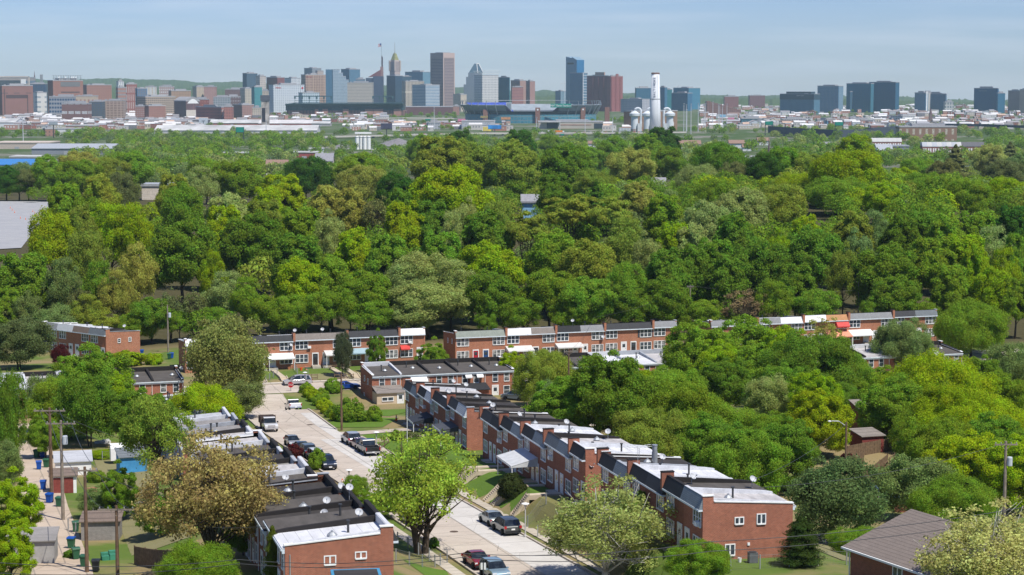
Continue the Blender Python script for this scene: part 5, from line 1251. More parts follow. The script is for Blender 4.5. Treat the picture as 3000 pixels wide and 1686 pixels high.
def bin_(px, py, col, label, h=1.12):
    b = atg(px, py); t = thing('wheelie_bin', label, 'wheelie bin', (b[0], b[1], b[2] + .05), trng.uniform(-.5, .5), 'wheelie bins along the alley')
    c = plain(col + '_bin_plastic', {'green': (.03, .11, .055), 'blue': (.008, .07, .33), 'black': (.02, .022, .024), 'dark': (.03, .06, .04)}[col], .45, var=.1)
    m = MB(); a, d = .26, .34; m.add([(-a, -a, .08), (a, -a, .08), (a, a, .08), (-a, a, .08), (-d, -d, h - .1), (d, -d, h - .1), (d, d, h - .1), (-d, d, h - .1)], [(0, 3, 2, 1), (4, 5, 6, 7), (0, 1, 5, 4), (1, 2, 6, 5), (2, 3, 7, 6), (3, 0, 4, 7)]); m.box(-d - .03, d + .03, -d - .03, d + .03, h - .2, h - .13); m.build('bin_body', c, t)
    m = MB(); m.prism_x([(-d - .05, h - .1), (d + .05, h - .1), (d - .02, h + .02), (-d + .05, h + .0)], -d - .04, d + .04); m.build('lid', c if 'blue lid' not in label else plain('blue_bin_plastic', (.008, .07, .33), .45), t)
    for s in (-1, 1): m = MB(); m.lathe([(0, -.04), (.11, -.04), (.11, .04), (0, .04)], n=10); m.v = [(z + s * .25, x + .28, y + .11) for x, y, z in m.v]; m.build('wheel', RUB, t)
for a in ((108, 1343, 'green', 'green bin beside a blue bin at the alley top'), (125, 1342, 'blue', 'blue bin beside the green one at the alley top'), (114, 1377, 'blue', 'blue bin left of the pale playhouse roof'), (136, 1371, 'green', 'pale green bin behind the tall dark pole'), (127, 1436, 'blue', 'blue bin against the left end of the red shed'),
          (145, 1475, 'blue', 'lone blue bin with a pale emblem on the alley'), (174, 1486, 'green', 'green bin by the grey transformer pole'), (209, 1608, 'green', 'green bin with a blue lid beside the alley'), (223, 1640, 'green', 'green bin nearer the camera by the brown pole'), (247, 1662, 'green', 'green bin tucked behind the brown pole'),
          (281, 1676, 'black', 'black bin at the foot of the low crossarm pole'), (70, 1300, 'dark', 'dark bin at the far end of the alley'), (496, 1053, 'green', 'green bin by the far transformer pole'), (503, 1051, 'blue', 'blue bin behind the far transformer pole'), (416, 1042, 'blue', 'blue bin right of the angled end wall'), (222, 1560, 'green', 'green bin at the fence above the block wall')):
    bin_(*a)
# sheds and small buildings of the left yards
def shed(px, py, w_, d_, h, rh, rz, wall, roof, label, mono=True, name='shed', door_=None):
    b = atg(px, py); t = thing(name, label, 'shed', b, rz)
    m = MB()
    if mono: m.prism_x([(0, -.6), (d_, -.6), (d_, h + rh), (0, h)], 0, w_)
    else: m.prism_y([(0, -.6), (w_, -.6), (w_, h), (w_ / 2, h + rh), (0, h)], 0, d_)
    m.build('wall', wall, t); m = MB()
    if mono: m.prism_x([(-.25, h - .05), (d_ + .2, h + rh + .02), (d_ + .2, h + rh + .12), (-.25, h + .06)], -.2, w_ + .2)
    else:
        m.prism_y([(-.25, h - .12), (w_ / 2, h + rh + .02), (w_ / 2, h + rh + .12), (-.25, h - .02)], -.2, d_ + .2); m.prism_y([(w_ / 2, h + rh + .02), (w_ + .25, h - .12), (w_ + .25, h - .02), (w_ / 2, h + rh + .12)], -.2, d_ + .2)
    m.build('roof', roof, t)
    if door_ is not None:
        m = MB(); m.box(w_ * .12, w_ * .88, -.05, .0, 0, h * .9); m.build('door', door_, t)
    return t
REDW = plain('barn_red_boards', (.21, .05, .04), .85, var=.2, scale=4)
t = shed(148, 1447, 3.0, 2.6, 2.05, .35, math.radians(12), WHITE, MAN['brown'], 'barn-red shed with a white frame and low brown roof', door_=REDW)
shed(163, 1395, 4.4, 3.2, 1.7, .7, math.radians(14), WHITE, ROOF['silver'], 'low pale metal-roofed shed behind the barn-red one')
shed(238, 1585, 3.8, 3.4, 1.95, .25, math.radians(6), brick_mat('grey_concrete_blocks', (.32, .30, .275), (.26, .245, .225), (.19, .18, .17)), MAN['brown'], 'grey block garage with a brown flat roof')
shed(352, 1390, 3.4, 3.0, 2.1, .6, math.radians(20), plain('bright_blue_boards', (.06, .27, .52), .7, var=.15), MAN['slate'], 'bright blue boarded shed with a ribbed grey roof')
shed(345, 1262, 4.6, 4.2, 2.3, 1.0, math.radians(28), plain('cream_boards', (.56, .53, .42), .8), MAN['brown'], 'cream gabled garage beside the grey roofs', False)
shed(372, 1312, 3.6, 3.4, 2.0, .7, math.radians(12), plain('grey_boards', (.34, .33, .31), .8), MAN['taupe'], 'weathered grey shed in front of the cream garage', False)
shed(20, 1655, 4.4, 4.0, 2.2, .3, math.radians(8), plain('grey_boards', (.34, .33, .31), .8), ROOF['grey'], 'grey-roofed shed under the yellow-green trees in the corner')
shed(2525, 1330, 3.2, 3.4, 2.3, .4, math.radians(18), REDW, MAN['taupe'], 'small red shed below the collapsed porch at the right')
shed(2532, 1272, 3.8, 5.0, 2.9, 1.2, math.radians(15), BRICKD, MAN['taupe'], 'brick house with a collapsed porch roof between the right trees', name='brick_house')
shed(1640, 1190, 3.6, 4.4, 2.4, 1.0, math.radians(30), plain('brown_boards', (.13, .09, .06), .9), MAN['brown'], 'brown-roofed shed behind the middle right roofs', False)
shed(2100, 1645 - 60, .1, .1, .1, .1, 0, WHITE, WHITE, 'x') if False else None
def trailer():
    b = atg(325, 1362); t = thing('white_trailer', 'white rounded trailer behind the bright blue shed', 'trailer', b, math.radians(15)); m = MB()
    m.prism_x([(0, .5), (2.1, .5), (2.1, 2.1), (1.8, 2.5), (.3, 2.5), (0, 2.1)], 0, 4.2); o = m.build('trailer_body', WHITE, t)
    for x in (1.2, 3.0): m = MB(); m.lathe([(0, -.1), (.32, -.1), (.32, .1), (0, .1)], n=12); m.v = [(a + x, c, b_ + .32) for a, b_, c in m.v]; m.build('wheel', RUB, t)
    m = MB(); m.box(1.4, 2.6, -.03, 0, 1.4, 2.0); m.build('window', GLASS, t)
trailer()
# fences
def fence(a, b, label, h=1.2, kind='chain', n=None, name='fence'):
    A, B = atg(*a), atg(*b); L_ = math.hypot(B[0] - A[0], B[1] - A[1]); rz = math.atan2(B[1] - A[1], B[0] - A[0]); t = thing(name, label, 'fence', A, rz)
    n = n or max(2, int(L_ / 2.4)); zz = lambda x: gz(A[0] + math.cos(rz) * x, A[1] + math.sin(rz) * x) - A[2]
    pm = MB(); pm.box(-.05, .05, -.05, .05, -.4, h + .08); me = pm.mesh('post', STEEL if kind == 'chain' else WOOD)
    for i in range(n + 1): put('post', me, t, (L_ * i / n, 0, zz(L_ * i / n)))
    m = MB()
    for i in range(n):
        x0, x1 = L_ * i / n, L_ * (i + 1) / n; z0, z1 = zz(x0), zz(x1)
        if kind == 'chain':
            for k in range(8): f = k / 7; m.tube([(x0, 0, z0 + .05 + f * (h - .05)), (x1, 0, z1 + .05 + f * (h - .05))], .014 if k == 7 else .004, 4)
            for k in range(int((x1 - x0) / .3)): x = x0 + k * .3; f = k * .3 / (x1 - x0); m.tube([(x, 0, z0 + (z1 - z0) * f), (x, 0, z0 + (z1 - z0) * f + h)], .004, 3)
        elif kind == 'boards':
            k = int((x1 - x0) / .16)
            for j in range(k): x = x0 + (x1 - x0) * j / k; z = z0 + (z1 - z0) * j / k; m.box(x, x + .145, -.03 - .01 * (j % 2), 0, z - .1, z + h + .06 * math.sin(j * 3.1))
        else:
            for f in (.35, .9): m.add([(x0, -.03, z0 + h * f - .06), (x1, -.03, z1 + h * f - .06), (x1, -.03, z1 + h * f + .06), (x0, -.03, z0 + h * f + .06), (x0, .03, z0 + h * f - .06), (x1, .03, z1 + h * f - .06), (x1, .03, z1 + h * f + .06), (x0, .03, z0 + h * f + .06)], [(0, 1, 2, 3), (7, 6, 5, 4), (3, 2, 6, 7), (0, 4, 5, 1)])
    m.build({'chain': 'chain_link_mesh', 'boards': 'board_panel', 'rail': 'rail'}[kind], plain('dull_wire', (.16, .165, .16), .6) if kind == 'chain' else WOOD, t)
fence((1165, 1595), (1290, 1660), 'chain-link fence between the brick end wall and the maple'); fence((1160, 1648), (1310, 1652), 'chain-link fence across the bottom centre lawn')
fence((1575, 1575), (1690, 1500), 'chain-link fence climbing the bank under the sycamore'); fence((1490, 1560), (1600, 1478), 'thin wire fence down the dry lawn bank')
fence((2140, 1672), (2480, 1655), 'chain-link fence at the foot of the bottom right end wall'); fence((768, 1130), (812, 1100), 'old wire fence left of the far yard steps'); fence((856, 1072), (872, 1098), 'chain-link fence dividing the two left far yards')
fence((2530, 1420), (2600, 1365), 'weathered wooden rail fence on the right slope', 1.5, 'boards'); fence((2440, 1395), (2530, 1358), 'grey board fence behind the right trees', 1.6, 'boards'); fence((2590, 1385), (2650, 1330), 'wooden rails of the stair by the right fences', 1.2, 'rail')
fence((2480, 1345), (2620, 1320), 'tall grey board fence below the red shed', 1.7, 'boards'); fence((1545, 1208), (1600, 1200), 'brown board fence behind the middle roofs', 1.5, 'boards'); fence((2640, 1420), (2900, 1400), 'long weathered board fence in the shade at the right', 1.7, 'boards')
fence((895, 1112), (930, 1112), 'low rail fence before the bare yard', .9, 'rail'); fence((980, 1112), (1036, 1110), 'low rail fence right of the far yard steps', .9, 'rail'); fence((395, 1655), (560, 1672), 'dark board fence behind the bottom left bush', 1.8, 'boards'); fence((200, 1555), (245, 1580), 'wire fence beside the alley weeds')
fence((300, 1350), (390, 1345), 'wire fence across the left back yards'); fence((1098, 1330), (1140, 1300), 'black iron railing on the lawn by the lamp', 1.0, 'rail'); fence((740, 1290), (795, 1345), 'wire fence along the left sidewalk')
# steps and front walks of the right-hand bank
STEPC = plain('step_concrete', (.50, .42, .31), .9, var=.15)
def walk_steps(y, label, rail=False):
    """a flight from the sidewalk up the bank to a front door"""
    xr = float(xfront(y)); dx0, dx1 = float(rcurb(y)) + 2.5, -3.0; nrm = Vector((.9676, .2525, 0)); a = Vector((xr + dx0, y + 0, 0)); n_ = 12; L_ = (dx1 - dx0)
    z0, z1 = gz(xr + dx0, y) + .05, gz(xr + dx1 + 1, y) + .1; t = thing('front_steps', label, 'steps', (a.x, a.y, z0), math.atan2(.2525, .9676), 'concrete steps up the bank')
    m = MB(); run = min(.34, L_ * .62 / n_); rise = (z1 - z0) / n_
    for i in range(n_): m.box(i * run, (i + 1) * run + .02, -.5, .5, i * rise - .8, (i + 1) * rise)
    m.build('stair', STEPC, t); m = MB(); x1 = n_ * run; m.box(x1 + .02, L_ + 3.0, -.5, .5, z1 - z0 - .5, z1 - z0 + .02); m.build('walk', STEPC, t)
    m = MB()
    for s in (-.62, .52): m.prism_y([(-.1, -.6), (x1, z1 - z0 - .4), (x1, z1 - z0 + .16), (-.1, .2)], s, s + .1)
    m.build('cheek_wall', STEPC, t)
    if rail:
        m = MB()
        for i in range(0, n_ + 1): m.tube([(i * run, -.62, i * rise), (i * run, -.62, i * rise + .9)], .018, 4)
        m.tube([(0, -.62, .9), (x1, -.62, z1 - z0 + .9)], .025, 5); m.build('handrail', DARKM, t)
for y, lb, r_ in ((216.5, 'steps with a black handrail nearest the sycamore', True), (223.5, 'right flight of the twin steps by the dark minivan', False), (226.5, 'left flight of the twin steps by the dark minivan', False), (238, 'steps with a rail left of the clipped bush', True), (241.5, 'steps half hidden by the forked maple', False), (278, 'short steps on the lawn near the flagpole', True)):
    walk_steps(y, lb, r_)
def far_steps(px, s_, label):
    x, y = Tl(s_, -13.8); z = gz(x, y); x1, y1 = Tl(s_, -5); z1 = gz(x1, y1) + .25; t = thing('front_steps', label, 'steps', (x, y, z), math.atan2(.954, -.30), 'steps of the far yards'); m = MB(); n_ = 7
    for i in range(n_): m.box(i * .36, (i + 1) * .36 + .02, -.55, .55, i * (z1 - z) / n_ - .6, (i + 1) * (z1 - z) / n_)
    m.box(n_ * .36, 11.5, -.5, .5, z1 - z - .7, z1 - z + .02); m.build('stair', STEPC, t); m = MB()
    for s in (-.7, .56): m.prism_y([(0, -.5), (n_ * .36, z1 - z - .5), (n_ * .36, z1 - z + .2), (0, .25)], s, s + .14)
    m.build('cheek_wall', STEPC, t)
for s_, lb in ((-58.5, 'far yard steps left of the silver minivan'), (-47.5, 'far yard steps with stone cheeks right of the minivan'), (-45.2, 'far yard steps in the bare earth yard'), (-62.5, 'leftmost far yard steps by the big olive tree')): far_steps(0, s_, lb)
def flagpole():
    b = atg(1193, 1300); h = at(1193, 1186, b[1])[2] - b[2]; m = MB(); m.tube([(0, 0, -.2), (0, 0, h)], [.06, .03], 8); m.lathe([(0, 0), (.07, .06), (0, .13)], (0, 0, h), 8); tag(m.build('flagpole', WHITE, None, b), 'bare white flagpole in front of the far right row', 'flagpole')
flagpole()
# satellite dishes
def dish(org, label, az=math.radians(-60), r=.34):
    t = thing('satellite_dish', label, 'satellite dish', org, az, 'satellite dishes on the roofs'); m = MB(); el = math.radians(40)
    m.lathe([(0, 0), (r * .5, .03), (r * .8, .08), (r, .13), (r, .15), (r * .8, .1), (r * .5, .05), (0, .02)], n=16); R_ = Matrix.Rotation(math.pi / 2 - el, 3, 'Y'); m.v = [tuple(R_ @ Vector(v) + Vector((.05, 0, .75))) for v in m.v]; m.build('reflector', plain('dish_grey', (.48, .49, .5), .45, var=.06), t)
    m = MB(); m.tube([(0, 0, -.3), (0, 0, .6), (.04, 0, .75)], .03, 6); m.tube([(.05, 0, .5), (.55, 0, .95)], .015, 5); m.box(.5, .62, -.05, .05, .92, 1.04); m.build('mast', STEEL, t)
def hp(key, x, y, z):
    t = HOUSES[key]; v = Matrix.Translation(t.location) @ Matrix.Rotation(t.rotation_euler.z, 4, 'Z') @ Vector((x, y, z)); return tuple(v)
for key, x, y, z, lb in ((('wnear', 1), .9, 1.6, 5.3, 'dish on the second roof of the bottom left row'), (('wnear', 3), .3, 2.6, 5.2, 'dish at the front corner of the fourth left roof'), (('wnear', 3), .5, .6, 6.2, 'dish on the brick pillar of the left row'), (('wnear', 2), .6, 3.6, 5.2, 'dish standing mid-roof on the left row'), (('wnear', 4), .2, .5, 6.2, 'dish above the orange cone on the left row'),
    (('near', 1), 1.0, 2.2, 5.3, 'dish on the second roof of the bottom right row'), (('near', 5), 3.6, 5.4, 5.2, 'dish on a tripod beside the fat metal flue'), (('near', 1), 2.6, 7.6, 5.1, 'dish at the back parapet of the bottom right row'), (('mid', 0), 4.9, .6, 3.6, 'dish on the brick end wall of the middle right row'), (('mid', 8), .5, 1.2, 5.8, 'dish at the far corner of the middle right row'), (('mid', 7), .8, 3.2, 5.4, 'dish on the dark roof next to the far corner'), (('mid', 5), 1, 6.4, 5.3, 'dish over the white middle roof'), (('mid', 2), .8, 7, 5.2, 'dish at the back of the middle right row'),
    (('far', 0), 5.15, 2.0, 4.6, 'big dish on the brick end wall beside the gap'), (('far', 2), .2, 1.0, 6.0, 'cream dish on the pillar of the far right row'), (('far', 5), 1, 6.8, 5.3, 'cream dish at the back of the far right row'), (('far', 7), 2, 7, 5.2, 'pale dish at the far end of the far right row'), (('f1', 4), .3, .4, 6.0, 'dish on the taupe mansard of the far left row'), (('f1', 3), 4.4, -.4, 3.5, 'dish on the wall beside the white porch awning'), (('f1', 5), .5, .5, 6.0, 'dish above the old white awning'), (('f2', 5), 4.6, -.4, 3.0, 'dish on the wall under the grey mansard'), (('f2', 4), 4.6, 3, 6.0, 'dish against the trees on the middle row'), (('mrow', 1), 1.2, 8.9, 3.2, 'dish beside the white window awning'), (('l1', 0), 4.0, 5.6, 5.5, 'dish on the roof corner of the angled end wall'), (('lrow', 6), .3, 7.4, 6.0, 'dish on the right corner of the left back row'), (('wmid', 0), 1, 3, 5.2, 'dish among the grey left roofs')):
    dish(hp(key, x, y, z), lb, math.radians(random.uniform(-110, -40)))
def aerial(key, x, y, z, label):
    t = thing('roof_aerial', label, 'aerial', hp(key, x, y, z), math.radians(20)); m = MB(); m.tube([(0, 0, -.3), (0, 0, 1.7)], .025, 5); m.build('mast', STEEL, t); m = MB(); m.tube([(-1.4, 0, 1.6), (1.4, 0, 1.75)], .02, 4)
    for i in range(8): xx = -1.3 + i * .37; m.tube([(xx, -.6 + i * .03, 1.62 + i * .02), (xx, .6 - i * .03, 1.62 + i * .02)], .012, 4)
    m.build('elements', STEEL, t)
aerial(('near', 5), 3.4, 3.0, 5.3, 'comb-shaped TV aerial on the far roof of the bottom right row'); aerial(('near', 3), .6, .4, 6.2, 'TV aerial on the brick pillar of the bottom right row')
def flue():
    m = MB(); m.lathe([(.3, -.5), (.3, 1.1), (.26, 1.1), (.26, 1.75), (.3, 1.75), (.3, 1.85), (.2, 1.85)], n=12); tag(m.build('metal_flue', STEEL, None, hp(('near', 5), 2.4, 5.0, 5.2)), 'fat galvanised flue on the far roof of the bottom right row', 'flue')
flue()
def condenser(px, py, label):
    b = atg(px, py); t = thing('air_conditioner', label, 'air conditioner', b, math.radians(10)); m = MB(); m.box(-.38, .38, -.38, .38, .02, .95); m.build('casing', plain('condenser_grey', (.11, .12, .125), .5), t); m = MB()
    for k in range(9): z = .1 + k * .09; m.box(-.4, .4, -.4, -.38, z, z + .035); m.box(.38, .4, -.4, .4, z, z + .035)
    m.build('louvre', plain('louvre_grey', (.2, .21, .22), .5), t); m = MB(); m.lathe([(.1, 0), (.34, 0), (.34, .06), (.1, .06)], (0, 0, .95), 14); m.build('fan_guard', DARKM, t)
condenser(2205, 1649, 'grey air conditioner at the foot of the bottom right end wall')
def bucket():
    b = atg(2167, 1648); m = MB(); m.lathe([(.14, 0), (.18, .4), (.17, .4), (.13, .03)], n=12); tag(m.build('bucket', WHITE, None, b), 'white bucket left of the air conditioner', 'bucket')
bucket()
def fire_pit():
    b = atg(1668, 1495); m = MB(); m.lathe([(.75, 0), (.8, .45), (.62, .45), (.55, .1)], n=16); tag(m.build('planter_ring', plain('terracotta_stone', (.42, .24, .16), .9), None, b), 'round stone planter ring on the dry lawn by the sycamore', 'planter')
fire_pit()
# window air conditioners are parts of their houses
ac = MB(); ac.box(-.32, .32, -.42, .05, 0, .42); acm = ac.mesh('window_air_conditioner', WHITE)
for key, x, z in ((('f1', 4), 2.9, 3.35), (('f1', 8), 2.1, 3.35), (('near', 0), 4.1, 3.3), (('near', 1), 2.0, 3.3), (('mid', 7), 4.0, 3.3), (('far', 5), 4.1, 3.3), (('mid', 2), 2, 3.3)): put('window_air_conditioner', acm, HOUSES[key], (x, 0, z))
# blue pavilion roof edge cut by the bottom edge, in front of the brick end wall
def canopy():
    t = thing('blue_canopy', 'blue-edged flat canopy roof cut by the bottom edge', 'canopy', at(1052, 1712, 128), math.radians(8)); z = 0
    m = MB(); m.box(-1.7, 1.6, 0, 3.6, -.1, .15); m.build('roof', plain('blue_metal_edge', (.06, .26, .42), .4), t); m = MB(); m.box(-1.5, 1.4, .3, 3.3, .153, .17); m.build('deck', ROOF['black'], t)
    m = MB()
    for x in (-1.6, 1.5):
        for y in (.2, 3.4): m.box(x - .06, x + .06, y - .06, y + .06, -8, -.1)
    m.build('post', STEEL, t)
canopy()
def bench_yard():
    b = atg(995, 1083); t = thing('picnic_bench', 'long wooden bench on the porch terrace under the old white awning', 'bench', b, math.atan2(.30, .954)); m = MB(); m.box(-2.2, 2.2, -.2, .2, .5, .58); m.build('seat', WOOD, t); m = MB(); m.box(-2.2, 2.2, -.35, -.29, .8, .95); m.build('backrest', WOOD, t)
    for x in (-1.8, 0, 1.8): m = MB(); m.box(x - .05, x + .05, -.3, .2, 0, .5); m.build('leg', WOOD, t)
bench_yard()
def yard_items():
    for px, py, c, lb in ((882, 1086, (.75, .13, .03), 'orange bucket in the bare far yard'), (807, 1084, (.7, .68, .66), 'white yard sign panel before the white porch'), (897, 1084, (.7, .3, .25), 'pink and white flower pot in the bare far yard'), (846, 1083, (.48, .2, .1), 'terracotta pot on the white porch'), (964, 1068, (.03, .4, .2), 'green bag on the porch terrace'), (1015, 1062, (.02, .07, .42), 'blue tarpaulin bundle by the pale blue awning')):
        b = atg(px, py); m = MB(); m.lathe([(.22, 0), (.3, .55), (.26, .55), (.2, .05)], n=10); tag(m.build('yard_pot', plain('pot_%d' % px, c, .6), None, b), lb, 'pot')
yard_items()

def manhole(px, py, label):
    b = atg(px, py); m = MB(); m.lathe([(.45, 0), (.45, .02), (0, .02)], n=16); tag(m.build('manhole_cover', plain('rusted_iron', (.10, .07, .05), .8), None, (b[0], b[1], b[2] + .055)), label, 'manhole cover')
manhole(908, 1246, 'dark manhole cover in the tan street'); manhole(1330, 1560, 'manhole cover in the pale lane beside the maple')

for p, key, lb in (('c', ('wnear', 4), 'service wire from the brown pole to the left row'), ('b', ('wmid', 1), 'service wire from the transformer pole to the left roofs'), ('a', ('wmid', 5), 'service wire from the tall dark pole to the left roofs'), ('d', ('wnear', 1), 'service wire from the low crossarm pole to the bottom left row'), ('e', ('far', 7), 'service wire from the kerb pole to the far right row'), ('e', ('mrow', 0), 'service wire from the kerb pole to the back row'), ('i', ('near', 1), 'wire from the right-edge pole to the bottom right row'), ('j', ('near', 2), 'wire from the lamp pole to the bottom right row')):
    wire('service_wire', [top_of(p), hp(key, 2.5, 8.4 if key[0] != 'far' else .2, 5.0)], lb, None, .8, .022)
BOARD = plain('stacked_boards', (.3, .24, .17), .9, var=.4, scale=4)
for px, py, w_, d_, h_, c, lb in ((300, 1495, 2.4, 1.2, .5, (.5, .5, .5), 'pile of pale boards in the trodden yard'), (270, 1470, 1.2, .8, .9, (.08, .25, .16), 'green crate in the left back yard'), (330, 1480, 1.6, 1.0, .35, (.55, .52, .48), 'low white table top in the left back yard'), (250, 1345, 1.0, 1.6, .6, (.6, .3, .08), 'orange toy slide in the left back yards'), (300, 1300, 2.2, .9, .5, (.35, .33, .3), 'grey garden bench heap behind the grey shed'), (318, 1640, 1.5, 1.0, .8, (.05, .22, .14), 'green upturned boat by the grey block garage'), (265, 1440, 1.5, .6, .45, (.42, .2, .13), 'rusty barrow beside the barn-red shed'), (430, 1480, 1.4, 1.4, .7, (.62, .63, .62), 'white patio table under the golden tree'), (2430, 1590, 3.0, 2.0, .8, (.62, .5, .42), 'heap of pale rubble beside the bottom right brick wall'), (2640, 1500, 1.6, 1.2, .9, (.3, .12, .08), 'rusty drum beside the blue van')):
    b = atg(px, py); m = MB(); t = thing('yard_clutter', lb, 'yard clutter', b, random.uniform(-.6, .6))
    for k in range(4): x = (k % 2) * w_ * .5 - w_ * .45; y = (k // 2) * d_ * .5 - d_ * .45; m.box(x, x + w_ * .46, y, y + d_ * .44, -.1, h_ * (.55 + .15 * k))
    m.build('stack', plain('clutter_%d' % px, c, .8, var=.3), t)

shed(143, 603, 1.3, 1.3, 2.2, .15, .1, plain('toilet_green', (.02, .2, .14), .5), WHITE, 'green portable toilet with a white roof at the edge of the grey lot', name='portable_toilet')
for px, py in ((30, 612), (36, 618), (43, 625), (60, 642), (75, 645), (96, 622), (102, 628), (108, 634)): cone(px, py, 'orange cone standing on the grey lot at left', 1.1)
# ------------------------------------------------------------------ the city beyond the wood
Dtab = np.geomspace(900, 9000, 400); Ytab = 245 + (H - zg(np.zeros_like(Dtab), Dtab)) * F / Dtab
def Dat(y): return float(np.interp(-y, -Ytab, Dtab))
def xw(px, D): return (px - 1500) / F * D
def zh(py, D): return at(1500, py, D)[2]
PLANT = plain('rooftop_plant', (.34, .34, .35), .7); ROOFW = plain('pale_membrane_roof', (.46, .46, .45), .7, var=.25, scale=.05); ROOFG = plain('grey_membrane_roof', (.30, .30, .31), .8)
crng = np.random.default_rng(5)
def bld(label, x0, x1, yt, D, mat, xs=None, dep=None, roof=ROOFG, plant=True, cat='building', name='office_building', zb=-34, group=None, lface=None, pl=None):
    """box building; xs is the photo column of its near corner when two faces show"""
    zt = zh(yt, D); h = zt - zb
    m = MB()
    if xs is None:
        w_ = xw(x1, D) - xw(x0, D); d_ = dep or max(18, w_ * .7); t = thing(name, label, cat, (xw(x0, D), D, zb), 0, group); B, A = w_, d_
    else:
        c = math.radians(40); B = (xw(x1, D) - xw(xs, D)) / math.cos(c) * 1.02; A = (xw(xs, D) - xw(x0, D)) / math.sin(c) * 1.02
        t = thing(name, label, cat, (xw(xs, D), D, zb), c, group)
    m.box(0, B, 0, A, 0, h); m.build('facade', mat, t)
    r = MB(); r.box(-.4, B + .4, -.4, A + .4, h - 1.2, h + .5); r.box(.6, B - .6, .6, A - .6, h + .503, h + .52, 1); r.build('parapet', [lface or plain('parapet_stone', (.4, .4, .41), .8), roof], t)
    if plant:
        f = crng.uniform(.2, .32); p = MB(); ph = pl or crng.uniform(2.5, 5); p.box(B * f, B * (1 - f * .8), A * f, A * (1 - f), h + .52, h + ph); p.box(B * .1, B * .16, A * .2, A * .3, h + .52, h + 2.2); p.build('roof_plant', PLANT, t)
    t['bh'] = h; t['bw'] = B; t['bd'] = A; del t['bh'], t['bw'], t['bd']
    return t, B, A, h
def sub(t, nm, x0, x1, y0, y1, z0, z1, mat): m = MB(); m.box(x0, x1, y0, y1, z0, z1); return m.build(nm, mat, t)
fc = facade
BLUEG = (.03, .10, .18); DKG = (.015, .05, .09); MIDG = (.05, .11, .17); TEAL = (.02, .14, .18)
red = (.27, .10, .085); brn = (.30, .155, .12); tan_ = (.46, .34, .25); wht = (.62, .62, .60); crm = (.55, .48, .38); gry = (.30, .31, .33); dgr = (.10, .115, .13)
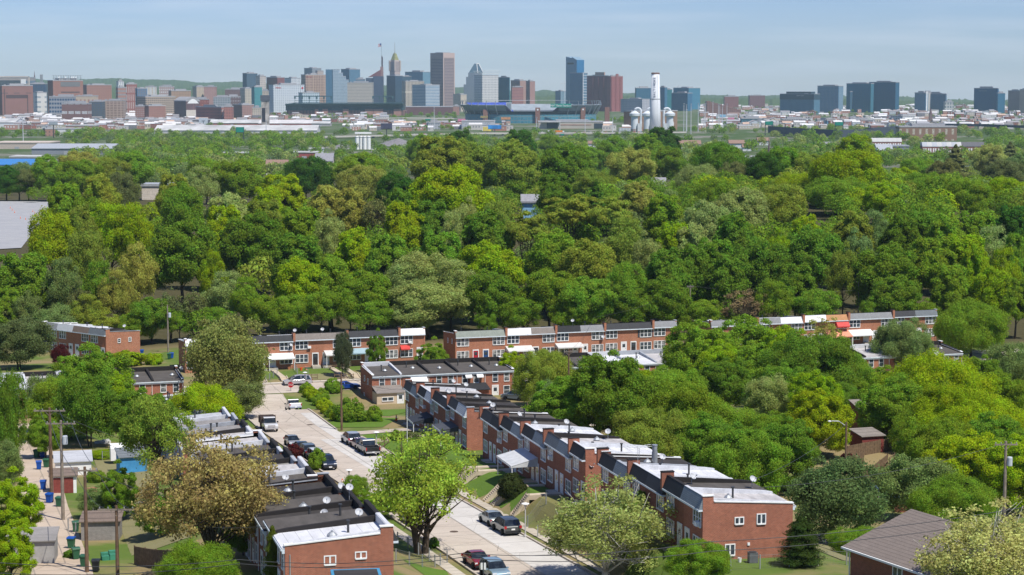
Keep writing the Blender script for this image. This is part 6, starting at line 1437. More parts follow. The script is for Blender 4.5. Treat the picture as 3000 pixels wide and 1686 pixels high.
T = [  # label, x0, x1, top, D, facade, corner, extra
 ('brown windowless brick warehouse at the left edge', -8, 87, 251, 4700, fc((.26, .135, .115), (.14, .08, .075), 30, 60, .5, .04), 13, {}),
 ('grey frame building with a white panel behind the brown warehouse', -10, 94, 227, 5300, fc((.36, .33, .31), (.07, .11, .14), 9, 14, .8, .5), None, {}),
 ('dark ribbed office block between spire and brick block', 95, 139, 246, 5100, fc(dgr, DKG, 4, 60, .6, .9), None, {}),
 ('white and grey hospital wing before the dark ribbed block', 88, 138, 271, 4900, fc(wht, (.3, .35, .38), 20, 12, .5, .4), 115, {}),
 ('red brick block carrying a roof sign frame', 141, 235, 236, 4800, fc(brn, (.10, .065, .06), 7, 5.2, .0, .45), 162, {}),
 ('brick and beige block right of the sign frame block', 241, 321, 249, 5000, fc((.34, .18, .14), (.15, .10, .09), 5, 4.4, .35, .45), 260, {}),
 ('white clinic tower among brick blocks at left', 346, 366, 239, 5300, fc(wht, (.34, .38, .42), 6, 20, .4, .6), 352, {}),
 ('brick clinic wing with a grey top left of centre left', 344, 371, 256, 5000, fc((.36, .19, .15), (.24, .25, .26), 9, 9, 1, .4), 351, {}),
 ('red and white stepped clinic block', 369, 402, 246, 5100, fc(red, (.5, .45, .42), 6, 20, .3, .8), 376, {}),
 ('beige parking deck with open brick bands', 306, 365, 294, 4300, fc((.44, .33, .27), (.13, .08, .07), 8, 3.6, .75, .45), None, {}),
 ('dark slate low block left of the parking deck', 266, 308, 297, 4280, fc(dgr, (.06, .07, .09), 6, 5, .6, .4), None, {}),
 ('gabled beige market hall under the brick blocks', 228, 285, 281, 4500, fc((.50, .40, .30), (.32, .15, .11), 9, 30, .4, .6), None, {}),
 ('dark low hall left of the beige market hall', 150, 232, 283, 4550, fc(gry, DKG, 6, 9, .7, .5), None, {}),
 ('brick hall with a long pale strip below the market hall', 186, 262, 303, 4200, fc((.20, .11, .10), (.45, .44, .44), 14, 20, .8, .3), None, {}),
 ('glass curved-roof medical block', 400, 432, 259, 5000, fc((.2, .17, .16), MIDG, 5, 4, .7, .7), 407, {}),
 ('pale block with tan tower behind the flat white roof', 430, 461, 254, 5300, fc(wht, crm, 9, 60, .35, 1), None, {}),
 ('big tan hospital with a white roof deck', 399, 506, 283, 4600, fc((.45, .36, .28), (.10, .09, .085), 5.4, 4.4, .75, .55), 431, dict(roof=ROOFW)),
 ('brick low annex before the tan hospital', 426, 482, 310, 4200, fc((.33, .17, .14), (.2, .12, .1), 4, 4, .5, .4), 440, {}),
 ('brick annex at the foot of the tan hospital left', 400, 427, 311, 4210, fc((.30, .15, .13), (.35, .32, .3), 4, 4, .5, .4), None, {}),
 ('pinkish stepped building on the skyline left', 471, 511, 253, 6000, fc((.40, .28, .26), wht, 6, 8, .5, .5), None, {}),
 ('brown apartment block behind the tan hospital', 497, 556, 266, 5600, fc((.38, .25, .17), (.16, .12, .1), 5, 4, .5, .5), 506, {}),
 ('tan and cream apartment tower', 566, 602, 254, 5500, fc((.50, .42, .32), (.22, .2, .19), 4.4, 3.6, .45, .5), 580, {}),
 ('pink brick apartment tower right of the tan one', 602, 636, 254, 5480, fc((.42, .25, .22), (.28, .17, .16), 4.4, 3.6, .45, .5), None, {}),
 ('dark-walled hall with an arched white front', 506, 584, 296, 4450, fc((.20, .11, .115), (.13, .08, .085), 20, 60, .9, .9), 549, {}),
 ('plain red brick cube behind the long brick factory', 572, 612, 291, 4500, fc(red, (.42, .2, .17), 6, 7, .3, .3), None, {}),
 ('grey office with square windows behind the long brick factory', 629, 675, 285, 4700, fc((.34, .36, .38), (.15, .18, .20), 5.6, 5.4, .6, .6), None, {}),
 ('low dark building with a white roof', 664, 705, 283, 4900, fc((.16, .10, .10), (.4, .4, .4), 6, 8, .5, .3), None, dict(roof=ROOFW)),
 ('brown broad block under the dark tower', 663, 728, 262, 5600, fc((.19, .12, .115), (.13, .09, .09), 5, 4, .6, .4), None, {}),
 ('brick and cream loft building left of the teal glass tower', 681, 743, 307, 4500, fc((.34, .20, .17), (.16, .12, .12), 4.5, 4.2, .5, .5), 712, {}),
 ('cream low loft right of the brick one', 742, 765, 315, 4480, fc(crm, (.2, .18, .17), 4.5, 4.2, .5, .5), None, {}),
 ('dark slab tower at the left end of the skyline', 713, 755, 215, 6200, fc((.07, .085, .10), (.045, .06, .075), 3, 3.6, .6, .5), 727, {}),
 ('cream art deco shaft beside the dark slab tower', 752, 781, 223, 6100, fc((.56, .50, .44), (.22, .2, .21), 5, 6, .45, .6), 765, {}),
 ('maroon office block behind the white hotel', 780, 835, 227, 6100, fc((.25, .09, .085), (.13, .06, .065), 4.6, 4, .7, .5), 816, {}),
 ('blue-grey and white twin block behind the white hotel', 835, 881, 229, 6000, fc((.60, .61, .62), (.20, .25, .30), 5, 4.4, .55, .55), 856, {}),
 ('tan tower with a cream parking front', 705, 743, 259, 5500, fc((.52, .47, .38), (.2, .2, .19), 5, 4.2, .5, .6), 721, {}),
 ('teal glass hotel with a bright side', 739, 769, 255, 5300, fc((.10, .26, .27), (.03, .20, .22), 4, 3.8, .8, .7), 749, {}),
 ('cream block between teal glass hotel and white hotel', 768, 790, 266, 5500, fc(crm, (.2, .18, .18), 4.4, 4.2, .5, .5), None, {}),
 ('wide white hotel slab dotted with small square windows', 789, 886, 249, 5400, fc((.56, .60, .63), (.17, .22, .27), 6.2, 4.6, .4, .42), 804, {}),
 ('low glassy hotel wing behind the ballpark frame', 876, 934, 272, 5350, fc((.46, .54, .58), (.13, .19, .23), 6, 4.6, .5, .5), 888, {}),
 ('grey crowned tower behind the tan tower', 892, 942, 200, 6500, fc((.26, .29, .32), (.19, .215, .24), 3.4, 60, .5, .8), 918, {}),
 ('broad tan tower with brown window columns', 884, 958, 219, 6300, fc((.46, .33, .25), (.13, .075, .07), 6.4, 5, .72, .55), 898, {}),
 ('dark blue-grey block tower behind the stepped glass tower', 1000, 1055, 203, 6500, fc((.10, .14, .17), (.075, .11, .14), 4, 4, .6, .5), 1026, {}),
 ('low grey wing right of the dark block tower', 1045, 1071, 232, 6480, fc((.16, .20, .24), (.12, .16, .2), 4, 4, .6, .5), None, {}),
 ('long beige office slab with ribbon windows', 1020, 1093, 242, 6000, fc((.50, .45, .39), (.24, .23, .22), 9, 4.4, 1, .42), None, {}),
 ('near-black office block at the foot of the gold-topped tower', 1133, 1180, 222, 6200, fc((.03, .055, .075), (.022, .045, .065), 3, 3.8, .6, .6), 1160, {}),
 ('dark glass tower with an open roof frame', 1186, 1262, 211, 6600, fc((.20, .30, .35), (.08, .15, .19), 5, 4.2, .75, .7), 1240, {}),
 ('dark-topped block left of the open-framed tower', 1178, 1206, 224, 6500, fc((.06, .085, .10), (.04, .06, .08), 4, 4, .6, .5), None, {}),
 ('cream ribbed bank building', 1178, 1241, 238, 6150, fc((.52, .47, .39), (.19, .17, .16), 5.4, 60, .5, .92), 1189, {}),
 ('blue and white ribbon-windowed office pair', 1207, 1287, 249, 5900, fc((.54, .55, .55), (.10, .15, .20), 9, 4.4, 1, .52), 1248, {}),
 ('cream older building right of the tallest tower', 1328, 1367, 277, 5900, fc(crm, (.28, .25, .22), 4.4, 4, .5, .6), 1350, {}),
 ('teal glass block right of the white lattice tower', 1457, 1494, 227, 6300, fc((.02, .11, .125), (.015, .09, .105), 5, 4, .8, .75), 1492, {}),
 ('brown apartment tower with cream caps', 1497, 1542, 236, 6400, fc((.40, .25, .205), (.24, .16, .14), 4.4, 3.6, .45, .5), 1523, {}),
 ('brown narrow apartment tower with a cream cap', 1541, 1567, 238, 6350, fc((.38, .22, .19), (.23, .14, .13), 4.4, 3.6, .45, .5), 1552, {}),
 ('salmon brick low block before the brown apartment towers', 1500, 1533, 255, 6000, fc((.44, .20, .17), (.22, .11, .11), 9, 4.4, 1, .45), None, {}),
 ('small pale blue block left of the tallest blue tower', 1627, 1657, 267, 6500, fc((.22, .32, .38), (.14, .23, .29), 5, 4, .7, .6), 1642, {}),
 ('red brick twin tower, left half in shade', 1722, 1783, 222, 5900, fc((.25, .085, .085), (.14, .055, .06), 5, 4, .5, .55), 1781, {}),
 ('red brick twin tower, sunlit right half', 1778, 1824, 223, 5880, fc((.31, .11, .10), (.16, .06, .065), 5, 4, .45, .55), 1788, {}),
 ('dark glass block left of the white smokestack', 1859, 1908, 258, 6400, fc((.03, .09, .12), (.02, .065, .09), 4, 4, .7, .6), 1862, {}),
 ('grey and white flats left of the incinerator', 1822, 1903, 291, 5600, fc((.32, .34, .38), (.50, .48, .48), 6, 5, .4, .5), 1880, {}),
 ('dark blue slab right of the white smokestack', 1930, 1953, 256, 6300, fc((.05, .12, .16), (.03, .08, .12), 3.5, 4, .6, .6), 1945, {}),
 ('green glass block right of the white smokestack', 1946, 1967, 262, 6350, fc((.03, .16, .15), (.02, .11, .11), 5, 4, .7, .6), None, {}),
 ('blue-green glass office with a striped front', 1975, 2051, 258, 6400, fc((.06, .16, .20), (.03, .10, .13), 5, 4, .7, .6), 2015, {}),
 ('low blue glass office before the striped one', 1970, 2027, 273, 6000, fc((.04, .11, .16), (.025, .08, .12), 5, 4, .7, .6), 2012, {}),
 ('brown brick block on the right horizon', 2120, 2161, 283, 7000, fc((.24, .10, .09), (.16, .08, .08), 6, 5, .5, .4), None, {}),
 ('twin brown towers on the right horizon', 2193, 2238, 280, 7000, fc((.20, .10, .10), (.14, .08, .08), 6, 5, .5, .4), None, {}),
 ('broad dark glass hotel with a pale grid', 2297, 2400, 276, 5300, fc((.045, .085, .11), (.12, .165, .19), 4.2, 60, .5, .78), 2381, {}),
 ('tall blue ribbed apartment tower with a white side', 2401, 2468, 252, 5600, fc((.22, .30, .35), (.07, .13, .18), 5, 4, .55, .75), 2452, {}),
 ('dark blue glass tower, left of a pair', 2488, 2560, 245, 5700, fc((.035, .115, .16), (.05, .17, .20), 8, 6, .6, .6), 2546, {}),
 ('dark low step left of the glass pair', 2486, 2512, 269, 5750, fc((.06, .10, .13), (.04, .08, .10), 5, 4, .6, .6), None, {}),
 ('tallest dark teal glass tower of the right cluster', 2556, 2631, 241, 5650, fc((.02, .085, .12), (.016, .065, .095), 9, 8, .7, .7), 2618, {}),
 ('slate apartment block with white fins', 2681, 2716, 272, 5500, fc((.24, .29, .33), (.10, .14, .18), 4, 60, .5, .9), 2706, {}),
 ('slate apartment block right of the white fins', 2714, 2769, 275, 5520, fc((.18, .23, .28), (.09, .13, .17), 4.2, 60, .5, .85), 2765, {}),
 ('white-framed lower apartment step', 2763, 2789, 299, 5400, fc((.50, .50, .48), (.13, .17, .2), 7, 9, .5, .6), None, {}),
 ('white fin slab behind the slate apartments', 2702, 2726, 271, 5560, fc((.62, .60, .55), (.5, .48, .45), 5, 6, .4, .4), None, {}),
 ('dark blue glass office with a lighter wing at the right', 2863, 2920, 259, 5600, fc((.025, .085, .13), (.02, .07, .11), 9, 4, 1, .5), 2916, {}),
 ('lower blue glass wing of the dark office at the right', 2917, 2938, 273, 5580, fc((.035, .12, .17), (.03, .10, .14), 9, 4, 1, .5), None, {}),
 ('pinkish apartment tower at the right edge', 2956, 2987, 266, 5500, fc((.36, .28, .25), (.24, .20, .20), 4, 3.6, .55, .5), 2985, {}),
 ('cream apartment tower cut by the right edge', 2984, 3015, 262, 5450, fc((.52, .42, .34), (.28, .23, .2), 4, 3.6, .5, .5), 2995, {}),
 ('white and red flats before the broad dark hotel', 2290, 2361, 349, 3900, fc((.60, .59, .57), (.22, .16, .16), 4.5, 4, .5, .6), None, {}),
 ('slate blue and white flats right of the green gantry sign', 2393, 2440, 353, 3950, fc((.48, .50, .53), (.10, .14, .18), 8, 30, .5, .9), 2420, {}),
 ('dark green warehouse flats at the left of the white ones', 2170, 2232, 347, 3950, fc((.05, .09, .10), (.09, .14, .15), 6, 7, .6, .6), None, {}),
 ('brown brick low block with a blue roof strip', 2467, 2560, 352, 3950, fc((.18, .12, .11), (.10, .12, .14), 6, 5, .5, .5), None, {}),
 ('white and blue flats under the teal tower pair', 2612, 2682, 341, 4100, fc((.56, .57, .58), (.25, .21, .24), 7, 5, .5, .6), 2640, {}),
 ('long brick warehouse behind the ballpark', 1190, 1331, 313, 5200, fc((.17, .085, .085), (.12, .065, .07), 4, 4, .5, .5), None, dict(plant=False)),
 ('salmon brick end pavilion of the long warehouse', 1328, 1346, 311, 5150, fc((.38, .21, .17), (.25, .15, .13), 5, 5, .4, .5), None, {}),
 ('low cream arena with a dark glazed end', 1577, 1766, 357, 3550, fc((.46, .42, .36), (.40, .36, .31), 20, 9, .5, .3), None, dict(dep=70)),
 ('long brick factory with rows of small dark windows', 562, 661, 314, 4000, fc((.36, .15, .13), (.12, .07, .07), 5.2, 6, .45, .4), 652, dict(dep=40)),
 ('brick stair tower end of the long brick factory', 659, 684, 312, 3980, fc((.38, .165, .14), (.16, .09, .085), 5.2, 6, .4, .4), None, {}),
 ('dark long shed carrying two white panels', 440, 618, 351, 3850, fc((.12, .125, .14), (.10, .10, .11), 12, 30, .5, .9), None, dict(dep=60, plant=False)),
 ('concrete office under the gravel mounds', 1250, 1290, 359, 3500, fc((.42, .43, .46), (.26, .28, .32), 4, 4, .5, .5), None, {}),
 ('pale grey big shed with a red panel left of the stadium lots', 1353, 1450, 355, 3500, fc((.48, .49, .52), (.40, .41, .45), 20, 20, .5, .8), None, dict(dep=50, plant=False)),
 ('brown school building with tall pale windows', 2632, 2800, 371, 2750, fc((.26, .16, .11), (.42, .38, .30), 9, 14, .35, .55), None, dict(dep=30)),
 ('low white industrial building left of centre left', 165, 248, 377, 3050, fc((.66, .66, .66), (.3, .32, .34), 16, 30, .25, .5), None, dict(dep=30, roof=ROOFW, plant=False)),
 ('brick and white shop building behind the low white one', 196, 283, 368, 3250, fc((.40, .24, .21), (.55, .55, .55), 9, 8, .4, .5), None, dict(dep=30, roof=ROOFW, plant=False)),
 ('brick corner building under the dark billboard', 128, 160, 377, 3000, fc((.30, .17, .13), (.14, .1, .09), 6, 5, .4, .5), 136, {}),
]
BL = {}
for lab, x0, x1, yt, D, mat, xs, ex in T: BL[lab] = bld(lab, x0, x1, yt, D, mat, xs, **ex)
def B_(k): return next(v for l, v in BL.items() if l.startswith(k))
# roof sign frame on the red brick block, bands of windows on its lit face
t, B, A, h = B_('red brick block carrying'); m = MB()
for i in range(12): m.box(B * (.05 + .08 * i), B * (.05 + .08 * i) + .5, 3, 3.5, h, h + 12)
for z in (4, 8, 12): m.box(0, B, 3, 3.5, h + z - .4, h + z)
m.build('roof_sign_frame', DARKM, t)
for i, x in enumerate((.2, .42, .62, .68, .76)): sub(t, 'sign_letter', B * x, B * x + 3.2, 2.4, 2.9, h + 5.5, h + 9, WHITE)
for i in range(6): sub(t, 'window_band', B * .26, B * .88, -.3, 0, h * (.1 + .115 * i), h * (.1 + .115 * i) + 2.6, plain('dark_window_band', (.11, .075, .07), .5))  # one even dark tone for the window bands
sub(t, 'window_band', B * .25, B * .9, -.3, 0, h - 15, h - 3.5, plain('grey_louvre_band', (.17, .17, .17), .7))
t, B, A, h = B_('brown windowless'); sub(t, 'recess', B * .12, B * .82, -.2, 0, h * .62, h * .72, plain('dark_recess', (.09, .06, .06), .8)); sub(t, 'recess', B * .06, B * .09, -.2, 0, 0, h * .9, MATS['dark_recess']); sub(t, 'recess', B * .8, B * .83, -.2, 0, 0, h * .72, MATS['dark_recess'])
t, B, A, h = B_('grey frame building'); sub(t, 'white_panel', B * .76, B * .9, -.4, 0, h - 18, h - 5, WHITE); sub(t, 'frame_post', B * .97, B + .5, -.6, 0, 0, h + 2, plain('pale_frame', (.6, .52, .45), .7)); sub(t, 'frame_beam', 0, B, -.6, 0, h - .3, h + 2.4, plain('pale_frame', (.6, .52, .45), .7)); sub(t, 'glass_band', B * .06, B * .74, -.3, 0, h - 22, h - 8, GLASS)
t, B, A, h = B_('wide white hotel'); text('sign_lettering', 'Hilton', 7, plain('sign_red', (.45, .02, .03), .5), t, (16, -.4, h - 8), (math.pi / 2, 0, 0), .2, 'CENTER'); m = MB(); m.lathe([(2.2, -.3), (3.1, -.3), (3.1, .0), (2.2, 0)], n=16); m.v = [(x + B - 7, z - .3, y + h - 9) for x, y, z in m.v]; m.build('round_emblem', MATS['sign_red'], t); sub(t, 'side_slab', B - 14, B - 13, -.35, 0, 0, h, plain('joint_grey', (.3, .33, .36), .6))
t, B, A, h = B_('broad tan tower'); sub(t, 'side_block', B * .55, B * .82, A * .1, A * .6, h, h + 13, fc((.40, .34, .30), (.2, .2, .2), 4, 60, .5, .5)); text('sign_lettering', 'CITYPLACE', 4.2, MATS['sign_red'], t, (14, -.5, h - 8), (math.pi / 2, 0, 0), .2)
for i in range(1, 6): sub(t, 'pier', B * i / 6 - .7, B * i / 6 + .7, -.7, 0, 0, h - 1.3, plain('tan_pier', (.50, .37, .28), .8))
t, B, A, h = B_('low cream arena'); sub(t, 'dark_glazing', B * .13, B * .3, -.4, 0, 0, h - 1.3, plain('dark_glazing', (.045, .06, .075), .2)); sub(t, 'dark_glazing', B * .86, B - .3, -.4, 0, 0, h - 3, MATS['dark_glazing']); sub(t, 'shade_canopy', B * .05, B * .34, -9, -.1, h - 1.1, h + .4, ROOFW); sub(t, 'red_band', B * .34, B * .82, -.3, 0, h - 6.4, h - 5.2, plain('brick_band', (.36, .17, .13), .8)); sub(t, 'plinth', B * .26, B * .62, -.4, 0, 0, 4, MATS['brick_band'])
t, B, A, h = B_('long brick factory'); m = text('sign_lettering', 'LMICO', 7.5, WHITE, t, (B - 5, -.5, h * .55), (math.pi / 2, math.pi / 2, 0), .2); sub(t, 'dark_stair_bay', B * .83, B * .9, -.3, 0, 0, h * .85, plain('dark_bay', (.15, .085, .08), .7))
t, B, A, h = B_('dark long shed')
for f, nm in ((.36, 'J'), (.82, 'T')):
    x = B * f; p = sub(t, 'white_panel', x, x + 17, -.6, .1, 1, h + 3.5, plain('pale_blue_panel', (.50, .55, .60), .6)); text('graphic', nm, 12, plain('graphic_black', (.03, .035, .06), .6), p, (x + 8.5, -.75, h * .55), (math.pi / 2, 0, 0), .05)
t, B, A, h = B_('dark-walled hall'); m = MB(); n_ = 12; arc = [(0, h)] + [(B * i / n_, h + 9 * math.sin(math.pi * i / n_)) for i in range(n_ + 1)] + [(B, h)]; m.prism_y(arc[1:-1][::-1], 0, A); m.build('arched_roof', ROOFG, t); m = MB(); m.prism_y([(B * .08 + (B * .84) * i / n_, h - 6 + 10 * math.sin(math.pi * i / n_)) for i in range(n_ + 1)][::-1], -.5, -.1); m.build('arched_front', WHITE, t); sub(t, 'white_base', 0, B, -.5, -.05, 0, h * .55, plain('cream_base', (.58, .53, .46), .7))
t, B, A, h = B_('slate apartment block with white fins'); sub(t, 'white_fin', B * .15, B * .5, -1.5, 0, 4, h + 3, WHITE)
t, B, A, h = B_('broad dark glass hotel'); sub(t, 'crown_band', -.5, B + .5, -.5, A + .5, h - 15, h - .5, plain('dark_crown', (.035, .07, .095), .4)); sub(t, 'penthouse', B * .2, B * .9, A * .12, A * .85, h, h + 6, plain('dark_crown', (.035, .07, .095), .4)); text('sign_lettering', 'HYATT PLACE', 4, plain('sign_pale', (.5, .5, .5), .5), t, (-.7, A * .4, h - 5), (math.pi / 2, 0, -math.pi / 2), .1)
t, B, A, h = B_('dark blue glass office'); text('sign_lettering', 'CELLINI', 5.5, MATS['sign_pale'], t, (-.6, A * .62, h - 8), (math.pi / 2, 0, -math.pi / 2), .1) if False else sub(t, 'sign_panel', -.5, 0, A * .45, A * .8, h - 9, h - 6, plain('sign_panel_grey', (.12, .18, .22), .5))
# --- landmark towers
def landmark_tall():
    D = 6150; lab = 'tallest tower, two-faced pinkish grey slab with a bright corner slot'; t, B, A, h = bld(lab, 1262, 1331, 156, D, fc((.36, .28, .27), (.12, .10, .115), 400, 4.6, 1, .5), 1300, plant=True, pl=2.5)
    s = plain('sunlit_side_stone', (.50, .38, .34), .8); tp = plain('shaded_side_stone', (.36, .28, .265), .85)  # same stone twice: lighter for the sunlit face, darkened for the shaded one
    sub(t, 'blank_top', .5, B + .6, -.7, 0, h - 15, h + .6, s); sub(t, 'blank_top', -.7, 0, -.5, A + .5, h - 15, h + .6, tp); sub(t, 'corner_pier', -.9, 3.2, -.9, 1.5, 0, h + .7, s); sub(t, 'edge_pier', B - 2.5, B + .7, -.8, 1, 0, h + .4, s); sub(t, 'edge_pier', -.8, 1, A - 2, A + .6, 0, h + .4, tp)
    sub(t, 'slot', 3.2, 5, -.5, 0, 0, h - 15, DARKM)
landmark_tall()
def stepped():
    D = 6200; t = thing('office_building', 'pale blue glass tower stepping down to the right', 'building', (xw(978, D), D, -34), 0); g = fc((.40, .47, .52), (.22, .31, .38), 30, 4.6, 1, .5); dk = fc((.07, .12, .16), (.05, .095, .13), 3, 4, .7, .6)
    m = MB(); xa = xw(957, D) - xw(978, D); m.box(xa, -.05, 2, 40, 0, zh(204, D) + 34); m.build('shaded_left_face', dk, t)  # dark facade colour stands in for shade on the left face
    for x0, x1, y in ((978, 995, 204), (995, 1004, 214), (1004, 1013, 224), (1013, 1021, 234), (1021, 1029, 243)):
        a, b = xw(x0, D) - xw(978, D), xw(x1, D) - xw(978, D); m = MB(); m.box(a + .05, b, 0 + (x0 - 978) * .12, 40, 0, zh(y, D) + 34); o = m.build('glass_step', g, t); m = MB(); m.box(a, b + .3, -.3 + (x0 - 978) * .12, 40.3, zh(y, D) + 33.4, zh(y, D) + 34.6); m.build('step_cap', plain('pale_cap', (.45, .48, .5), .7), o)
stepped()
def gold_top():
    D = 6400; t = thing('art_deco_tower', 'slim art deco tower with a green and gold crown and needle', 'tower', (xw(1159, D), D, -34), math.radians(45)); z1 = zh(181, D) + 34; z2 = zh(157, D) + 34; z0 = 0; r = (xw(1174, D) - xw(1144, D)) / 2 * .72
    st = fc((.45, .37, .34), (.17, .15, .17), 4.4, 60, .42, .9); m = MB(); m.box(-r, r, -r, r, 0, z1); m.build('shaft', st, t); m = MB(); m.box(-r * .82, r * .82, -r * .82, r * .82, z1, z1 + 5); m.build('shoulder', plain('limestone', (.48, .41, .36), .8), t)
    for sx in (-1, 1):
        for sy in (-1, 1): sub(t, 'corner_turret', sx * r - 2, sx * r + 2, sy * r - 2, sy * r + 2, z1 - 30, z1 + 3, MATS['limestone'])
    m = MB(); a, b = r * .78, r * .28; zz = z1 + 5; m.add([(-a, -a, zz), (a, -a, zz), (a, a, zz), (-a, a, zz), (-b, -b, z2), (b, -b, z2), (b, b, z2), (-b, b, z2)], [(0, 1, 5, 4), (1, 2, 6, 5), (2, 3, 7, 6), (3, 0, 4, 7), (4, 5, 6, 7)]); m.build('copper_crown', plain('verdigris_and_gold', (.30, .30, .12), .5, .4, .2, .35, .15), t)
    m = MB(); m.tube([(0, 0, z2), (0, 0, z2 + 6), (0, 0, zh(125, D) + 34)], [1.6, .6, .25], 6); m.build('needle', plain('bronze', (.22, .17, .12), .5), t)
gold_top()
def slanted():
    D = 6250; t = thing('office_building', 'dark tower with a slanted maroon roof and a flag mast', 'building', (xw(1074, D), D, -34), 0); X = lambda p: xw(p, D) - xw(1074, D); Z = lambda y: zh(y, D) + 34
    dk = fc((.06, .06, .085), (.045, .05, .075), 4, 4, .6, .5); m = MB(); m.box(0, X(1095), 0, 42, 0, Z(229)); m.build('wing', dk, t); m = MB(); m.box(X(1095) + .05, X(1124), -4, 38, 0, Z(224)); m.build('shaft', dk, t)
    m = MB(); m.prism_y([(X(1080), Z(227)), (X(1118), Z(224)), (X(1118), Z(204))], 2, 34); m.build('slanted_roof', plain('maroon_roof', (.20, .085, .095), .6), t); m = MB(); m.box(X(1116), X(1124), 4, 24, Z(224), Z(196)); m.build('stair_tower', plain('brown_pink_stone', (.30, .18, .17), .8), t)
    m = MB(); m.prism_y([(X(1119), Z(196)), (X(1123.5), Z(196)), (X(1123.5), Z(170)), (X(1121), Z(163)), (X(1119), Z(168))], 8, 14); m.build('mast', plain('dark_mast', (.09, .07, .09), .6), t); m = MB(); m.tube([(X(1119.6), 10, Z(166)), (X(1119), 10, Z(126))], .35, 5); m.build('pole', DARKM, t)
    fl = tag(put('flag', None, None, (xw(1119, D), D + 10, zh(128, D))), 'striped red and white flag on the mast of the slanted-roof tower', 'flag')
    def cloth(z0, w_, h_, par):
        for k in range(7):
            m = MB(); n_ = 6
            for i in range(n_):
                x0, x1 = -w_ * i / n_, -w_ * (i + 1) / n_; f = lambda x: -3 * (x / w_) ** 2 * 1.0; y0, y1 = math.sin(i * 1.1) * .8, math.sin((i + 1) * 1.1) * .8; za = z0 - h_ * k / 7; zb_ = z0 - h_ * (k + 1) / 7
                m.box(x1, x0, min(y0, y1), max(y0, y1) + .05, zb_ + f(x0), za + f(x0))
            m.build('stripe', plain('flag_red', (.45, .03, .05), .8) if k % 2 == 0 else WHITE, par)
        sub(par, 'canton', -w_ * .45, 0, -.9, -.85, z0 - h_ * .5, z0 + .1, plain('flag_blue', (.03, .05, .25), .8))
    cloth(0, 9.5, 9, fl)
slanted()
def pyramid():
    D = 6300; t = thing('office_building', 'grey stepped tower under a truncated glass pyramid with a white frame', 'building', (xw(1359, D), D, -34), 0); X = lambda p: xw(p, D) - xw(1359, D); Z = lambda y: zh(y, D) + 34; g = fc((.16, .20, .25), (.13, .17, .215), 4, 4, .5, .5)
    for x0, x1, y, d in ((1359, 1390, 248, 0), (1366, 1412, 226, 4), (1372, 1412, 214, 8)): m = MB(); m.box(X(x0), X(x1), d, 44, 0, Z(y)); m.build('step', g, t)
    a = [(X(1374), 8, Z(213.5)), (X(1416), 8, Z(213.5)), (X(1416), 44, Z(213.5)), (X(1374), 44, Z(213.5))]; b = [(X(1390), 20, Z(187)), (X(1403), 20, Z(187)), (X(1403), 34, Z(187)), (X(1390), 34, Z(187))]
    m = MB(); m.add(a + b, [(0, 1, 5, 4), (1, 2, 6, 5), (2, 3, 7, 6), (3, 0, 4, 7), (4, 5, 6, 7)]); m.build('glass_pyramid', plain('pyramid_glass', (.06, .11, .15), .25, .5), t)
    m = MB()
    for p, q in ((a[1], b[1]), ((X(1400), 8, Z(213.5)), (X(1397), 20, Z(187))), (b[1], (X(1397), 20, Z(187)))): m.tube([(p[0], p[1] - .6, p[2]), (q[0], q[1] - .6, q[2])], 1.1, 4)
    m.build('white_frame', WHITE, t)
pyramid()
def lattice():
    t, B, A, h = bld('white gridded tower with a flaring lattice crown', 1390, 1459, 221, 6000, fc((.62, .61, .59), (.19, .22, .25), 5.6, 5, .6, .5), 1413, plant=False); m = MB()
    for i in range(9):
        x = B * i / 8; m.tube([(x, 0, h), (x * 1.08 - B * .02, -5, h + 15)], .35, 4); m.tube([(x, 6, h + 3), (x * 1.08 - B * .02, -5, h + 15)], .3, 4)
    for k, f in enumerate((.3, .65, 1)): m.tube([(-B * .02 * f, -5 * f, h + 15 * f), (B * (1 + .06 * f), -5 * f, h + 15 * f)], .35, 4)
    for i in range(6): y = A * i / 6; m.tube([(0, y, h), (-5, y, h + 12)], .35, 4)
    m.tube([(-5, 0, h + 12), (-5, A, h + 12)], .35, 4); m.build('lattice_crown', WHITE, t)
lattice()
def blue_pair():
    D = 6200; t = thing('hotel_tower', 'tallest blue glass tower with an oblique roofline and a lower front block', 'building', (xw(1688, D), D, -34), math.radians(40)); Z = lambda y: zh(y, D) + 34; c = math.radians(40); B = (xw(1710, D) - xw(1688, D)) / math.cos(c); A = (xw(1688, D) - xw(1658, D)) / math.sin(c)
    g1 = fc((.20, .30, .38), (.15, .245, .32), 3.5, 3.8, .7, .6); m = MB(); m.prism_x([(0, 0), (A, 0), (A, Z(166)), (A * .45, Z(171)), (A * .45, Z(167)), (0, Z(176))], 0, B); m.build('glass_shaft', g1, t); sub(t, 'deep_blue_face', 0.1, B + .3, -.6, -.02, 0, Z(176.5), fc((.02, .13, .22), (.02, .10, .18), 8, 4, .8, .6)); sub(t, 'dark_slot', -.6, -.02, A * .25, A * .85, Z(189), Z(184), DARKM)
    m = MB(); m.box(0, 14, 0, 14, 0, 1)
    D2 = 6050; t2, B2, A2, h2 = bld('lower blue glass block with a white ladder frame', 1671, 1721, 214, D2, fc((.12, .20, .27), (.07, .13, .19), 4, 4, .6, .6), 1706, plant=False); m = MB()
    for x in (0.3, B2 - 1.2): m.box(x, x + 1.6, -1, -.05, 0, h2 + .6)
    for k in range(14): z = h2 * k / 14; m.box(.3, B2, -.9, -.1, z, z + 1.2)
    m.build('ladder_frame', WHITE, t2)
blue_pair()
t, B, A, h = B_('red brick twin tower, left'); sub(t, 'cap', B * .1, B * .9 + 2, A * .2, A * .62, h, h + 10, plain('pinkish_cap', (.40, .28, .24), .8))
